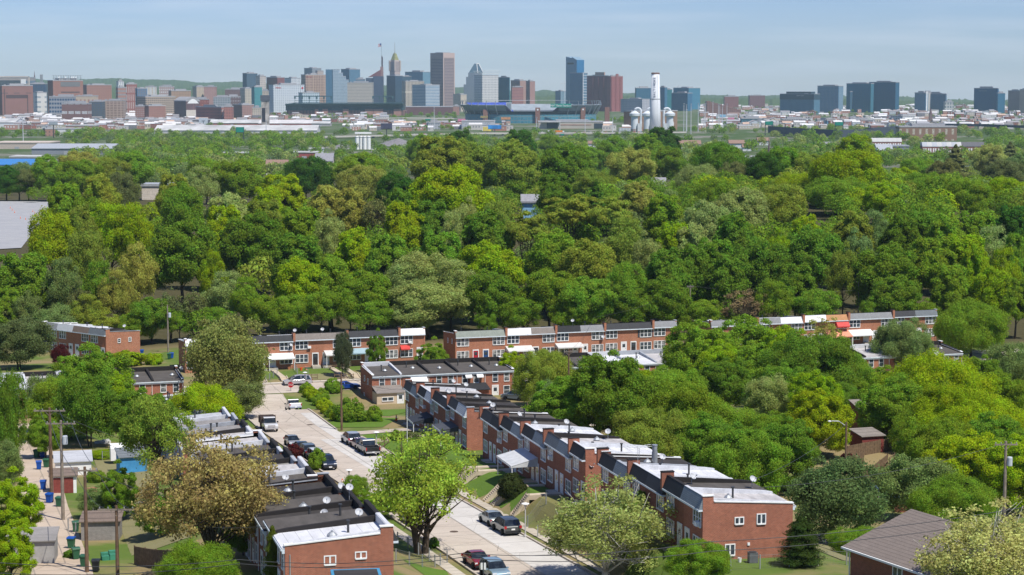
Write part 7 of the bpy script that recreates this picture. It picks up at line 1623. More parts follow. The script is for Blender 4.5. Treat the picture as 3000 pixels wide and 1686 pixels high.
for f in (.2, .45, .7): sub(t, 'rib', -1.6, 0, A * f, A * f + 6, 0, h - 6, fc((.25, .085, .085), (.14, .055, .06), 5, 4, .5, .55))
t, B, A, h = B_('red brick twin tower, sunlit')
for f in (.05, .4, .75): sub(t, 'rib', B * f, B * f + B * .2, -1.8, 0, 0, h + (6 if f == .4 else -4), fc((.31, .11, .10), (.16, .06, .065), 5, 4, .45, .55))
# --- spire and church towers
def spire(px, yt, yb, w_, D, label, col):
    t = thing('church_spire', label, 'church spire', (xw(px, D), D, -34), 0); zt = zh(yt, D) + 34; zb = zh(yb, D) + 34; r = w_ * D / F / 2; m = MB(); m.box(-r, r, -r, r, 0, zb); m.build('tower', plain('spire_stone', col, .9), t); m = MB(); m.lathe([(r * 1.1, zb), (.2, zt)], n=8); m.build('steeple', plain('spire_slate', (.14, .09, .10), .8), t)
spire(109, 208, 238, 5, 6000, 'thin dark church spire left of the brick sign block', (.20, .15, .14)); spire(2722, 316, 335, 9, 4000, 'small church tower with a pointed cap at right', (.24, .12, .10)); spire(2251, 405, 447, 6, 1750, 'white needle spire among the trees at right', (.7, .7, .7))
def twin():
    t = thing('church_tower', 'square grey twin church tower behind the spire', 'church tower', (xw(128, 6400), 6400, -34), 0); z = zh(219, 6400) + 34
    for x in (-3.6, 1.2): sub(t, 'turret', x, x + 3.4, 0, 4, 0, z, plain('grey_stone', (.26, .27, .29), .9))
    sub(t, 'body', -6, 6, 2, 22, 0, z * .72, MATS['grey_stone'])
twin()
# --- smokestack and incinerator
def stack():
    D = 3150; b = (xw(1918, D), D, -30); t = thing('smokestack', 'tall white smokestack with dark vertical lettering and a rusty rim', 'smokestack', b, 0); Z = lambda y: zh(y, D) + 30; r0 = 17 * D / F; r1 = 11.5 * D / F; zt = Z(218)
    m = MB(); m.lathe([(r0, 0), (r0 * .92, zt * .35), (r1 * 1.02, zt), ], n=32); m.build('shaft', plain('stack_white', (.66, .68, .70), .6, var=.06, scale=.05), t, smooth=True); m = MB(); m.lathe([(r1 * 1.05, zt), (r1 * 1.1, zt + 1), (r1 * .98, zt + 2.6), (r1 * .8, zt + 2.6)], n=32); m.build('rusty_rim', plain('rust_band', (.19, .11, .09), .9, var=.35, scale=.5), t)
    zz = Z(292); m = MB(); m.lathe([(r0 * .85, zz), (r0 * .87, zz + .3), (r0 * .85, zz + 1.2)], n=32); m.build('platform', plain('platform_grey', (.25, .25, .26), .6), t)
    for i in range(2): m = MB(); a = -1.57 + .28 + i * .15; m.box(-.25, .25, -.25, .25, 0, zt * .98); m.v = [(x + math.cos(a) * (r0 * (1 - z / zt) + r1 * z / zt) * 1.0, y + math.sin(a) * (r0 * (1 - z / zt) + r1 * z / zt) * 1.0, z) for x, y, z in m.v]; m.build('ladder', plain('ladder_grey', (.4, .42, .44), .6), t)
    s = 'BALTIMORE'; y0, y1 = 287, 226; lm = plain('faded_letter_blue', (.17, .17, .24), .8)
    for i, ch in enumerate(s):
        z = Z(y0 + (y1 - y0) * (i + .5) / 9); rr = .92 * r0 + (1.02 * r1 - .92 * r0) * (z / zt - .35) / .65 + .12; a = -1.57 - .22
        text('stack_letter', ch, 4.8, lm, t, (math.cos(a) * rr, math.sin(a) * rr, z), (math.pi / 2, -math.pi / 2, a + 1.57), .12)
stack()
def incinerator():
    D = 3350; t, B, A, h = bld('brown incinerator hall behind the smokestack', 1828, 1990, 326, D, fc((.27, .17, .115), (.24, .15, .10), 9, 60, .5, .9), 1848, plant=False, name='incinerator_hall')
    text('emblem', ')', 12, WHITE, t, (B * .91, -.3, h * .42), (math.pi / 2, 0, 0), .1)
    D2 = 3240
    for px, lab in ((1868, 'leftmost white scrubber with a looped pipe'), (1895, 'middle white scrubber partly behind the smokestack'), (1961, 'right white scrubber with a looped pipe')):
        q = thing('scrubber', lab, 'scrubber', (xw(px - 10 if px == 1868 else px, D2), D2, -30), 0, 'scrubbers of the incinerator'); Z = lambda y: zh(y, D2) + 30; k = D2 / F
        m = MB(); m.lathe([(10 * k, Z(378)), (10 * k, Z(343)), (15 * k, Z(340)), (15.5 * k, Z(333)), (12 * k, Z(331)), (4 * k, Z(326)), (0, Z(326))], n=20); m.build('vessel', plain('vessel_white', (.62, .66, .69), .5, var=.06), q, smooth=False); m = MB(); m.lathe([(11 * k, 0), (11 * k, Z(378))], n=12); m.build('base', plain('scrubber_base', (.32, .27, .25), .8), q)
        s = 1 if px == 1868 else (1 if px == 1895 else -1); m = MB(); n_ = 10; pts = [(0, 0, Z(328))] + [(s * (9 - 9 * math.cos(math.pi * i / n_)) * k, -2 * k * i / n_, Z(326) + 8 * k * math.sin(math.pi * i / n_)) for i in range(n_ + 1)] + [(s * 18 * k, -2 * k, Z(372))]; m.tube(pts, 3.6 * k, 10); m.build('loop_pipe', MATS['vessel_white'], q); m = MB(); m.box(-6 * k + s * 14 * k, 6 * k + s * 14 * k, -14 * k, -6 * k, 0, Z(362)); m.build('duct', plain('duct_white', (.6, .62, .63), .6), q)
incinerator()
# --- stadium
def stadium():
    D = 4050; cx = 1556; t = thing('stadium', 'oval football stadium with a raked upper deck, green sign and blue seats', 'stadium', (xw(cx, D), D + 95, -32), 0); k = D / F; Rx = 196 * k; Ry = 92; Z = lambda y: zh(y, D) + 32; n_ = 96
    def bowl(nm, a0, a1, prof, mat, gapm=None):
        m = MB(); na = max(4, int(n_ * (a1 - a0) / 6.283)); rows = []
        for i in range(na + 1):
            a = a0 + (a1 - a0) * i / na; rows.append([(math.cos(a) * Rx * f, math.sin(a) * Ry * f, z) for f, z in prof])
        vs = [v for r in rows for v in r]; p = len(prof); m.add(vs, [(i * p + j, (i + 1) * p + j, (i + 1) * p + j + 1, i * p + j + 1) for i in range(na) for j in range(p - 1)]); return m.build(nm, mat, t)
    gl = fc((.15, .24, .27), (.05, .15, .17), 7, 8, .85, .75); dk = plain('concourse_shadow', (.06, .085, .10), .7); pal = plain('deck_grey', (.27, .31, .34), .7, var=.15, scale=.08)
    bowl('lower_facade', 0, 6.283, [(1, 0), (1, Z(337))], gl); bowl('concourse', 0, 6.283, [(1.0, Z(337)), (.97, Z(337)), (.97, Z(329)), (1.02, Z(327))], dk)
    for a0, a1, nm in ((-1.15, .35, 'upper_deck'), (-3.5, -1.95, 'upper_deck'), (.9, 2.25, 'upper_deck')): bowl(nm, a0, a1, [(.97, Z(330)), (1.07, Z(309)), (1.06, Z(308)), (.80, Z(326)), (.8, Z(331))], pal)
    bowl('blue_seating', 1.95, 3.0, [(1.0, Z(303)), (.8, Z(322)), (.62, Z(336))], plain('blue_seats', (.04, .075, .36), .7, var=.45, scale=.3)); bowl('lower_seating', 0, 6.283, [(.93, Z(337)), (.6, Z(352))], plain('seat_purple_grey', (.12, .10, .17), .8)); bowl('field', 0, 6.283, [(.6, 1.2), (.01, 1.2)], LAWN)
    br = brick_mat('stadium_brick', (.24, .11, .09), (.18, .08, .07), (.3, .2, .16)); m = None
    for px in (1575, 1709, 1785 - 2, 1422):
        x = (px - cx) * k; y = -Ry * math.sqrt(max(.02, 1 - min(1, (x / Rx)) ** 2)) - 3; o = sub(t, 'brick_tower', x - 7 * k, x + 7 * k, y - 4, y + 8, 0, Z(316 if px != 1422 else 322), br)
        if px in (1575, 1709): m = MB(); m.lathe([(2.6 * k, -.2), (2.6 * k, .1), (0, .1)], n=12); m.v = [(a + x, b_ * 0 + c + y - 4.2, b_ + Z(322)) for a, b_, c in m.v]; m.build('clock', WHITE, o)
    for i in range(26):
        a = -3.5 + 3.9 * i / 25
        if -1.95 < a < -1.15: continue
        m = MB(); c_, s_ = math.cos(a), math.sin(a); m.tube([(c_ * Rx * 1.0, s_ * Ry * 1.0, Z(338)), (c_ * Rx * 1.075, s_ * Ry * 1.08, Z(308))], .8, 4); m.tube([(c_ * Rx * 1.075, s_ * Ry * 1.08, Z(309)), (c_ * Rx * 1.06, s_ * Ry * 1.06, Z(296))], .6, 4); m.build('raker', plain('steel_raker', (.24, .28, .31), .5), t)
    for a0, a1 in ((-1.1, .3), (-3.4, -2.0), (1.0, 2.1)): bowl('light_truss', a0, a1, [(1.06, Z(297.5)), (1.07, Z(296.5))], STEEL)
    y = -Ry * 1.09 - 2; o = sub(t, 'sign_board', (1612 - cx) * k, (1673 - cx) * k, y - 1, y, Z(315.5), Z(304.5), plain('sign_green_bright', (.005, .26, .20), .5, var=.03)); text('sign_lettering', 'M&T Bank Stadium', 5.6, WHITE, o, ((1642 - cx) * k, y - 1.2, Z(310)), (math.pi / 2, 0, 0), .1)
    y2 = Ry * .55; o = sub(t, 'scoreboard', (1482 - cx) * k, (1499 - cx) * k, y2, y2 + 4, Z(328), Z(303), plain('scoreboard_pale', (.5, .52, .55), .6)); sub(o, 'screen', (1484 - cx) * k, (1497 - cx) * k, y2 - .3, y2, Z(324), Z(305), plain('scoreboard_screen', (.22, .27, .30), .3))
stadium()
def ballpark():
    D = 5000; k = D / F; t = thing('ballpark', 'dark green ballpark with light frames on a brick base', 'ballpark', (xw(1010, D), D, -34), 0); X = lambda p: xw(p, D) - xw(1010, D); Z = lambda y: zh(y, D) + 34; gr = plain('ballpark_green', (.045, .10, .115), .6)
    br = fc((.26, .145, .12), (.15, .09, .085), 8, 30, .55, .9); m = MB(); m.box(X(842), X(1190), 0, 60, 0, Z(324)); m.build('brick_base', br, t); m = MB(); m.prism_x([(0, Z(324)), (50, Z(324)), (50, Z(313)), (-8, Z(309)), (-10, Z(304)), (0, Z(312))], X(840), X(1182)); m.build('upper_deck', gr, t); m = MB(); m.prism_y([(X(839), Z(305)), (X(864), Z(302)), (X(864), Z(304.5)), (X(839), Z(307))], -12, 40); m.box(X(864), X(1182), -12, 40, Z(303.5), Z(301.5)); m.build('canopy', gr, t)
    for x0, x1 in ((866, 972), (1094, 1152)):
        m = MB()
        for i in range(6 if x0 == 866 else 4): x = X(x0 + (x1 - x0) * i / (5 if x0 == 866 else 3)); m.box(x - .6, x + .6, 6, 7.2, Z(302), Z(282)); m.box(x - 2, x + 2, 5.6, 7.6, Z(290), Z(282))
        m.box(X(x0), X(x1), 6, 7, Z(284), Z(281.5)); m.box(X(x0), X(x1), 6, 7, Z(296), Z(295)); m.build('light_frame', gr, t)
    for i in range(22): x = X(848 + i * 15.5); m = MB(); m.tube([(x, -9, Z(304)), (x - 6, -1, Z(323))], .7, 4); m.tube([(x, -9, Z(304)), (x + 6, -1, Z(323))], .7, 4); m.build('truss', gr, t)
    for px, w_ in ((930, 5), (955, 8), (1015, 8), (1083, 12), (1110, 14), (1165, 10)): sub(t, 'brick_pier', X(px) - w_ * k, X(px) + w_ * k, -3, 0, 0, Z(320), plain('salmon_brick', (.38, .21, .17), .85))
ballpark()
# --- highways
def deck(label, pts, w_, name='highway_bridge', pier=60, zt=1.2, mat=None, rail=True):
    """viaduct through points (photo column, photo row, distance)"""
    P3 = [Vector(at(*p)) for p in pts]; t = thing(name, label, 'bridge', tuple(P3[0]), 0); o = P3[0]; m = MB()
    for a, b in zip(P3, P3[1:]):
        a, b = a - o, b - o; d = (b - a).normalized(); nn = Vector((-d.y, d.x, 0)) * w_
        m.add([tuple(a), tuple(b), tuple(b + nn), tuple(a + nn)] + [tuple(v - Vector((0, 0, zt))) for v in (a, b, b + nn, a + nn)], [(0, 1, 2, 3), (7, 6, 5, 4), (0, 4, 5, 1), (2, 6, 7, 3)])
    m.build('deck', mat or plain('bridge_concrete', (.48, .45, .41), .85), t); m = MB()
    for a, b in zip(P3, P3[1:]):
        a, b = a - o, b - o; n_ = max(1, int((b - a).length / pier))
        for i in range(n_): p = a.lerp(b, (i + .5) / n_); m.box(p.x - 1.2, p.x + 1.2, p.y + 2, p.y + w_ - 2, -40 - o.z, p.z - zt)
    m.build('pier', plain('pier_grey', (.20, .19, .19), .9), t)
    if rail:
        m = MB()
        for a, b in zip(P3, P3[1:]): a, b = a - o, b - o; m.add([tuple(a), tuple(b), tuple(b + Vector((0, 0, 1.1))), tuple(a + Vector((0, 0, 1.1))), tuple(a + Vector((0, .3, 0))), tuple(b + Vector((0, .3, 0))), tuple(b + Vector((0, .3, 1.1))), tuple(a + Vector((0, .3, 1.1)))], [(0, 1, 2, 3), (7, 6, 5, 4), (3, 2, 6, 7)])
        m.build('parapet', mat or plain('bridge_concrete', (.48, .45, .41), .85), t)
    return t
deck('pale elevated highway crowded with traffic before the stadium', [(1520, 391, 3050), (1700, 390, 3060), (1880, 390, 3100), (2010, 388, 3150)], 26)
deck('pale highway running left of the billboard', [(915, 402, 2850), (1150, 397, 2900), (1330, 393, 2950), (1420, 391, 3000), (1525, 391, 3050)], 22)
dkc = plain('dark_steel_bridge', (.06, .075, .10), .7)
deck('dark elevated road curving through the right-hand quarter', [(2250, 372, 3000), (2350, 379, 2900), (2450, 384, 2850), (2560, 381, 2900), (2700, 373, 3100)], 14, mat=dkc, zt=9)
deck('long dark viaduct at the right edge', [(2560, 377, 3000), (2740, 364, 3300), (2880, 366, 3250), (3080, 373, 3150)], 14, mat=dkc, zt=3)
deck('low pale road bridge behind the green trees left of the stadium', [(1020, 349, 4300), (1180, 346, 4300), (1330, 348, 4350), (1470, 351, 4300)], 18)
def tinycar(px, py, D, col, label, truck=False, ln=None):
    x, y, z = at(px, py, D); L_ = ln or (12 if truck else 4.6); hh = 3.6 if truck else 1.5; t = thing('truck' if truck else 'car', label, 'truck' if truck else 'car', (x, y, z), 0, 'traffic on the highway')
    m = MB()
    if truck: m.box(0, L_ - 2.6, -1.2, 1.2, .9, hh); m.build('box_body', plain('truck_%d' % int(px), col, .5, var=.05), t); m = MB(); m.box(L_ - 2.4, L_, -1.15, 1.15, .6, 2.9); m.build('cab', WHITE, t)
    else: m.prism_y([(0, .35), (0, .9), (.9, 1.0), (1.4, hh), (3.0, hh), (3.6, 1.0), (4.6, .85), (4.6, .35)], -.9, .9); m.build('body', plain('far_car_%s' % ('abcdefg'[int(px) % 7]), col, .4), t)
for i in range(44):
    px = 1530 + i * 10.5 + crng.uniform(-3, 3)
    if 1595 < px < 1650: continue
    c = [(.7, .7, .7), (.03, .03, .04), (.4, .03, .03), (.35, .36, .38), (.7, .68, .64), (.05, .08, .2), (.12, .12, .13)][int(crng.integers(7))]
    tinycar(px, float(np.interp(px, [1520, 2010], [390.2, 388])), float(np.interp(px, [1520, 2010], [3060, 3155])) + crng.uniform(4, 16), c, 'tiny car in the traffic on the pale highway before the stadium')
tinycar(1604, 389.5, 3058, (.68, .68, .68), 'white lorry on the highway before the stadium', True, 13); tinycar(1626, 389.5, 3058, (.75, .22, .03), 'orange lorry on the highway before the stadium', True, 14)
for i in range(16):
    px = 1140 + i * 12 + crng.uniform(-4, 4); tinycar(px, float(np.interp(px, [1150, 1330], [396.6, 392.6])), float(np.interp(px, [1150, 1330], [2905, 2955])) + 6, [(.7, .7, .7), (.04, .05, .08), (.4, .03, .03)][i % 3], 'tiny car on the pale highway left of the billboard')
# --- billboards, gantries, masts, silos, mounds
def board(px0, px1, y0, y1, yb, D, label, mat, letters=None, lm=None, name='billboard', posts=1):
    t = thing(name, label, 'billboard' if name == 'billboard' else 'road sign', (xw((px0 + px1) / 2, D), D, -32), 0, None); Z = lambda y: zh(y, D) + 32; w_ = (px1 - px0) * D / F / 2; m = MB(); m.box(-w_, w_, -.4, .4, Z(y1), Z(y0)); m.build('panel', mat, t); m = MB()
    for i in range(posts): x = 0 if posts == 1 else -w_ + 2 * w_ * i / (posts - 1); m.box(x - .6, x + .6, .41, 1.4, 0, Z(y0) if posts > 1 else Z(y1) + 1)
    m.build('post', DARKM, t); m = MB(); m.box(-w_ - .3, w_ + .3, -.5, .5, Z(y1) - .8, Z(y1) - .05); m.build('catwalk', DARKM, t)
    if letters: text('lettering', letters, (y1 - y0) * D / F * .45, lm or WHITE, t, (0, -.5, Z((y0 + y1) / 2)), (math.pi / 2, 0, 0), .05)
    return t
board(147, 173, 357, 366, 402, 2900, 'grey billboard on a dark mast at left', plain('billboard_grey', (.34, .38, .42), .6)); board(1117, 1150, 362, 378, 405, 2800, 'dark red and navy billboard on a tall mast', plain('billboard_navy', (.06, .06, .10), .6, var=.5, scale=.1)); board(1430, 1469, 367, 378, 396, 3020, 'bright blue billboard on a mast before the stadium', plain('billboard_blue', (.03, .22, .55), .5, var=.4, scale=.1))
board(1342, 1364, 349, 356, 370, 3700, 'pink billboard left of the stadium', plain('billboard_pink', (.62, .22, .33), .5)); board(1408, 1429, 340, 346, 370, 3750, 'yellow lettered sign board under the stadium left end', plain('billboard_ochre', (.35, .28, .12), .5, var=.4, scale=.2)); board(1468, 1496, 344, 351, 372, 3700, 'orange and red sign board under the stadium', plain('billboard_orange', (.50, .25, .12), .5, var=.4, scale=.2)); board(1415, 1439, 372, 385, 398, 3040, 'yellow billboard behind the highway trees', plain('billboard_yellow', (.6, .5, .12), .5)) 
board(2105, 2124, 336, 344, 365, 4100, 'pale blue billboard before the sloping terraces', plain('billboard_sky', (.25, .45, .60), .5)); board(2130, 2149, 345, 351, 365, 4000, 'small pink billboard before the sloping terraces', MATS['billboard_pink'])
gsm = plain('gantry_green', (.01, .24, .17), .5)
for a in ((694, 716, 373, 388, 398, 2700, 'green motorway gantry sign with a yellow tab at left'), (2240, 2262, 356, 366, 376, 3050, 'green and yellow gantry sign by the white flats'), (2444, 2467, 358, 368, 378, 2950, 'large green gantry sign on the dark elevated road'), (1247, 1264, 349, 353, 362, 4250, 'small green gantry sign left of the stadium'), (1642, 1652, 393, 397, 402, 3030, 'small green road sign under the pale highway')): board(*a, gsm, name='road_sign', posts=2)
def masts():
    for i, (px, y0, y1) in enumerate(((2003, 305, 385), (2010, 308, 385), (2024, 306, 388), (2045, 304, 382), (2062, 308, 384), (2066, 305, 380), (2088, 298, 372), (2104, 306, 376), (2108, 308, 378), (2116, 312, 372), (2129, 306, 378), (1572, 345, 388), (1640, 347, 388), (1714, 344, 388), (1795, 345, 390), (1272, 316, 375), (1449, 350, 388), (68, 345, 410), (780, 355, 400), (2012, 322, 380))):
        D = Dat(y1 + 4); b = at(px, y1 + 4, D); h = zh(y0, D) - b[2]; t = thing('light_mast', f'slim pale light mast {["right of the smokestack" , "before the stadium", "in the left quarter"][0 if 1990 < px < 2200 else 1 if 1250 < px < 1900 else 2]}', 'light mast', b, 0, 'tall light masts'); m = MB(); m.tube([(0, 0, -3), (0, 0, h)], [.75, .45], 6); m.build('shaft', plain('mast_grey', (.52, .54, .56), .5), t); m = MB(); m.lathe([(1.4, h), (1.4, h + .8), (0, h + .9)], n=8); m.build('lamp_ring', STEEL, t)
masts()
def silos():
    D = 2320; k = D / F; ps = ((1047, 'leftmost'), (1058, 'second'), (1069, 'third'), (1081, 'rightmost'))
    for px, nm in ps:
        t = thing('silo', f'{nm} of the four white cement silos', 'silo', (xw(px, D), D + (px % 3) * 2, -28), 0, 'white cement silos'); Z = lambda y: zh(y, D) + 28; r = 5.6 * k; m = MB(); m.lathe([(r, 0), (r, Z(401)), (r * .9, Z(400)), (0, Z(399))], n=20); m.build('drum', WHITE, t, smooth=False); m = MB(); m.lathe([(r * 1.02, Z(404)), (r * 1.04, Z(404) + .5), (r * 1.02, Z(404) + 1)], n=20); m.tube([(r, 0, 0), (r, 0, Z(400))], .15, 4); m.build('ladder', STEEL, t)
    t = thing('silo_gantry', 'white conveyor gantry on top of the silos', 'gantry', (xw(1040, D), D + 4, zh(399, D)), 0); m = MB(); m.box(0, 48 * k, 0, 3, 2.4, 4.4); m.build('conveyor', WHITE, t); m = MB()
    for i in range(5): x = 1 + i * 11.5 * k; m.box(x, x + .4, 1, 1.4, 0, 2.4)
    m.build('leg', STEEL, t)
silos()
def mound(x0, x1, yt, D, label):
    t = MB(); k = D / F; w_ = (x1 - x0) * k; h = zh(yt, D) + 29; n_ = 18; rng = np.random.default_rng(x0); vs = []; fs = []
    for j in range(7):
        f = j / 6
        for i in range(n_): a = i * 6.283 / n_; q = 1 - f ** 1.15; vs.append((math.cos(a) * w_ / 2 * q * (1 + rng.normal(0, .03)) + f * w_ * .05, math.sin(a) * 26 * q, h * f))
    for j in range(6):
        for i in range(n_): a, b = j * n_ + i, j * n_ + (i + 1) % n_; fs.append((a, b, b + n_, a + n_))
    t.add(vs, fs); tag(t.build('gravel_mound', plain('grey_gravel', (.20, .19, .195), .95, var=.2, scale=.3), None, (xw((x0 + x1) / 2, D), D, -29), smooth=True), label, 'gravel mound')
mound(948, 1052, 420, 2350, 'dark gravel mound left of the silos'); mound(1088, 1235, 405, 2500, 'broad grey gravel mound right of the silos')
# --- long sheds and houses of the middle distance
def hall(x0, x1, yt, yb, label, wall, roof, gable=True, dep=40, group=None, name='warehouse', rise=.35, D=None):
    D = D or Dat(yb); k = D / F; zb = float(zg(xw((x0 + x1) / 2, D), D)) - 1; h = zh(yt, D) - zb; w_ = (x1 - x0) * k; t = thing(name, label, 'warehouse' if name == 'warehouse' else 'house', (xw(x0, D), D, zb), 0, group); he = h * (1 - rise); m = MB()
    m.prism_x([(0, 0), (dep, 0), (dep, he), (dep / 2, h - .2), (0, he)] if gable else [(0, 0), (dep, 0), (dep, h), (0, h)], 0, w_); m.build('wall', wall, t); m = MB()
    if gable: m.prism_x([(-.8, he - .3), (dep / 2, h), (dep / 2, h + .5), (-.8, he + .3)], -.6, w_ + .6); m.prism_x([(dep / 2, h), (dep + .8, he - .3), (dep + .8, he + .3), (dep / 2, h + .5)], -.6, w_ + .6)
    else: m.box(-.5, w_ + .5, -.5, dep + .5, h - .6, h + .6)
    m.build('roof', roof, t); n_ = max(1, int(w_ / 12)); m = MB()
    if w_ > 25: m.box(w_ * .4, w_ * .4 + 5, -.15, 0, 0, min(4.5, he * .7)); m.build('loading_door', plain('door_grey', (.35, .36, .38), .6), t)
    return t
wmt = plain('white_metal_wall', (.62, .63, .64), .6); blu = plain('blue_metal_roof', (.05, .20, .48), .5); bry = plain('far_brick', (.30, .14, .12), .9); brr = plain('brown_shingle_far', (.26, .17, .13), .9); gmr = plain('grey_metal_roof', (.36, .38, .41), .6)
hall(-20, 48, 349, 376, 'big white gabled shed at the left edge', wmt, ROOFW, dep=80); hall(455, 930, 369, 391, 'very long white-roofed railway shed at left', plain('pale_wall', (.5, .5, .49), .7), ROOFW, dep=60, rise=.55); hall(617, 770, 352, 368, 'white-roofed brick shed with small dormers', plain('brick_wall_far', (.36, .13, .11), .9), ROOFW, dep=50, rise=.5); hall(760, 915, 353, 369, 'right half of the white-roofed brick shed, more weathered', plain('brick_wall_far', (.36, .13, .11), .9), plain('stained_pale_roof', (.56, .54, .53), .8, var=.15, scale=.1), dep=50, rise=.5)
hall(915, 968, 357, 370, 'white-roofed hall beside the concrete tower', plain('concrete_far', (.36, .35, .34), .9), ROOFW, dep=40); hall(-20, 145, 419, 436, 'long tan flat-roofed factory at left', plain('tan_wall', (.5, .42, .36), .9), plain('tan_roof', (.52, .44, .38), .9), False, 60); hall(95, 330, 425, 452, 'long grey-blue metal shed under the left trees', plain('slate_metal_wall', (.24, .26, .29), .6), gmr, dep=60); hall(-30, 112, 470, 492, 'bright blue-roofed shed at the left edge', wmt, blu, dep=40, rise=.7, D=1720); hall(30, 130, 460, 474, 'low white and tan shop row at left', plain('tan_wall', (.5, .42, .36), .9), ROOFW, False, 30)
hall(652, 735, 449, 467, 'red-walled shop with a pale roof among trees', plain('red_wall_far', (.34, .09, .09), .8), ROOFW, False, 22); hall(855, 930, 447, 463, 'red-walled long shop right of the brown tree', plain('red_wall_far', (.34, .09, .09), .8), ROOFW, False, 22); hall(900, 945, 437, 452, 'small pale industrial shed with a chimney', wmt, ROOFW, False, 20)
hall(780, 842, 471, 503, 'white house with a brown roof and dark windows among trees', plain('white_siding', (.66, .66, .66), .7), brr, dep=10, name='house', D=1450); hall(925, 975, 452, 480, 'beige house with solar panels', plain('beige_siding', (.52, .46, .4), .8), plain('grey_shingle_far', (.26, .26, .28), .8), dep=12, name='house', D=1500); hall(1090, 1100, 438, 446, 'tiny hut right of the silos', wmt, ROOFW, name='house', dep=8); hall(415, 565, 543, 598, 'cream hall with a grey roof seen through the wood', plain('cream_wall', (.62, .55, .48), .8), gmr, False, 14, D=1000)
hall(1530, 1585, 575, 632, 'blue house with a porch in a gap of the wood', plain('blue_siding', (.22, .42, .62), .8), plain('grey_shingle_far', (.26, .26, .28), .8), dep=8, name='house', D=720, rise=.25); hall(1905, 1950, 525, 560, 'grey house in the trees right of centre', plain('grey_siding', (.4, .4, .42), .8), plain('grey_shingle_far', (.26, .26, .28), .8), dep=9, name='house', D=900); hall(2042, 2085, 520, 560, 'teal-sided house with a pale roof in the trees', plain('teal_siding', (.18, .36, .40), .8), gmr, dep=9, name='house', D=760)
for i, (x0, x1, yt, yb, c) in enumerate(((1985, 2052, 413, 438, 0), (2135, 2180, 412, 434, 0), (2218, 2252, 405, 425, 0), (2175, 2200, 425, 442, 0), (2390, 2445, 418, 442, 1), (2165, 2220, 458, 482, 1), (1760, 1800, 430, 450, 1), (1720, 1745, 415, 430, 0))): hall(x0, x1, yt, yb, f'{["brown-roofed", "grey-roofed"][c]} bungalow among trees {["left of", "just behind", "above", "below", "right of", "under", "far left of", "well left of"][i]} the white needle spire', wmt, brr if c == 0 else plain('grey_shingle_far', (.26, .26, .28), .8), dep=12, name='house')
hall(2570, 2615, 425, 458, 'white gabled hall at the right', plain('white_siding', (.66, .66, .66), .7), gmr, dep=26, D=1900); hall(2600, 2660, 428, 456, 'grey low annex of the white gabled hall', plain('slate_metal_wall', (.24, .26, .29), .6), gmr, False, 20, D=1910)
def farrow(x0, x1, yt, yb, n, label, wall, roofs, group, dep=11, D=None):
    for i in range(n):
        a, b = x0 + (x1 - x0) * i / n, x0 + (x1 - x0) * (i + 1) / n; D_ = D or Dat(yb); k = D_ / F; zb = float(zg(xw(a, D_), D_)) - 1; h = zh(yt, D_) - zb; w_ = (b - a) * k - .05; t = thing('rowhouse', label, 'rowhouse', (xw(a, D_), D_, zb), 0, group); m = MB(); m.box(0, w_, 0, dep, 0, h * .8); m.build('wall', wall, t); m = MB(); m.prism_x([(-.3, h * .76), (dep * .35, h), (dep, h * .95), (dep, h * .8), (0, h * .8)], 0, w_); m.build('roof', roofs[i % len(roofs)], t); m = MB(); m.box(w_ * .15, w_ * .42, -.12, 0, h * .45, h * .68); m.box(w_ * .58, w_ * .85, -.12, 0, h * .45, h * .68); m.box(w_ * .15, w_ * .5, -.12, 0, h * .08, h * .3); m.build('window', WHITE if wall is bry else GLASS, t)
wf = plain('white_house_front', (.70, .70, .69), .7); gsl = plain('grey_slate_far', (.28, .29, .31), .8)
farrow(0, 56, 319, 336, 8, 'white-fronted rowhouse with a grey roof, far left terrace', wf, [gsl], 'white-fronted terrace at the far left'); farrow(64, 108, 319, 336, 6, 'white-fronted rowhouse with a grey roof, second terrace from the left', wf, [gsl], 'white-fronted terrace at the far left'); farrow(112, 262, 318, 334, 22, 'white-fronted rowhouse of the long middle terrace at left', wf, [gsl], 'white-fronted terrace at the far left'); farrow(2700, 2815, 417, 441, 8, 'brick rowhouse with a pale roof above the right-hand wood', bry, [gmr, ROOFW], 'brick terrace above the right-hand wood', D=1900); farrow(2815, 2882, 417, 441, 4, 'brick rowhouse with a dark roof at the right end of the terrace', bry, [plain('dark_roof_far', (.12, .12, .13), .8)], 'brick terrace above the right-hand wood', D=1905); farrow(2552, 2640, 405, 424, 6, 'brick rowhouse with white porch left of the school', bry, [ROOFW], 'brick terrace left of the school', D=2150)
def lone_tower():
    D = 3250; t = thing('ruined_tower', 'stained concrete tower with dark patches before the white hotel', 'tower', (xw(768, D), D, -31), 0); z = zh(296, D) + 31; k = D / F; sub(t, 'shaft', 0, 21 * k, 0, 14, 0, z, plain('stained_concrete', (.38, .35, .31), .9, var=.6, scale=.09)); sub(t, 'dark_hole', 2 * k, 12 * k, -.2, 0, z * .35, z * .78, plain('dark_hole', (.035, .035, .045), .9)); sub(t, 'top_frame', -1, 21 * k + 1, -1, 15, z, z + 9, plain('dark_top_frame', (.09, .10, .12), .8))
lone_tower()
def terraces():
    D = 5000; k = D / F; t = thing('terraced_flats', 'long brick flats stepping down to the right', 'building', (xw(2068, D), D, -34), 0); Z = lambda y: zh(y, D) + 34; br_ = fc((.25, .14, .12), (.14, .09, .085), 5, 4, .6, .5)
    for i in range(9): a = (2068 + i * 11.5 - 2068) * k; m = MB(); m.box(a, a + 11.5 * k - .05, i * 3, 40 + i * 3, 0, Z(297 + i * 3.1)); m.build('step', br_, t)
terraces()
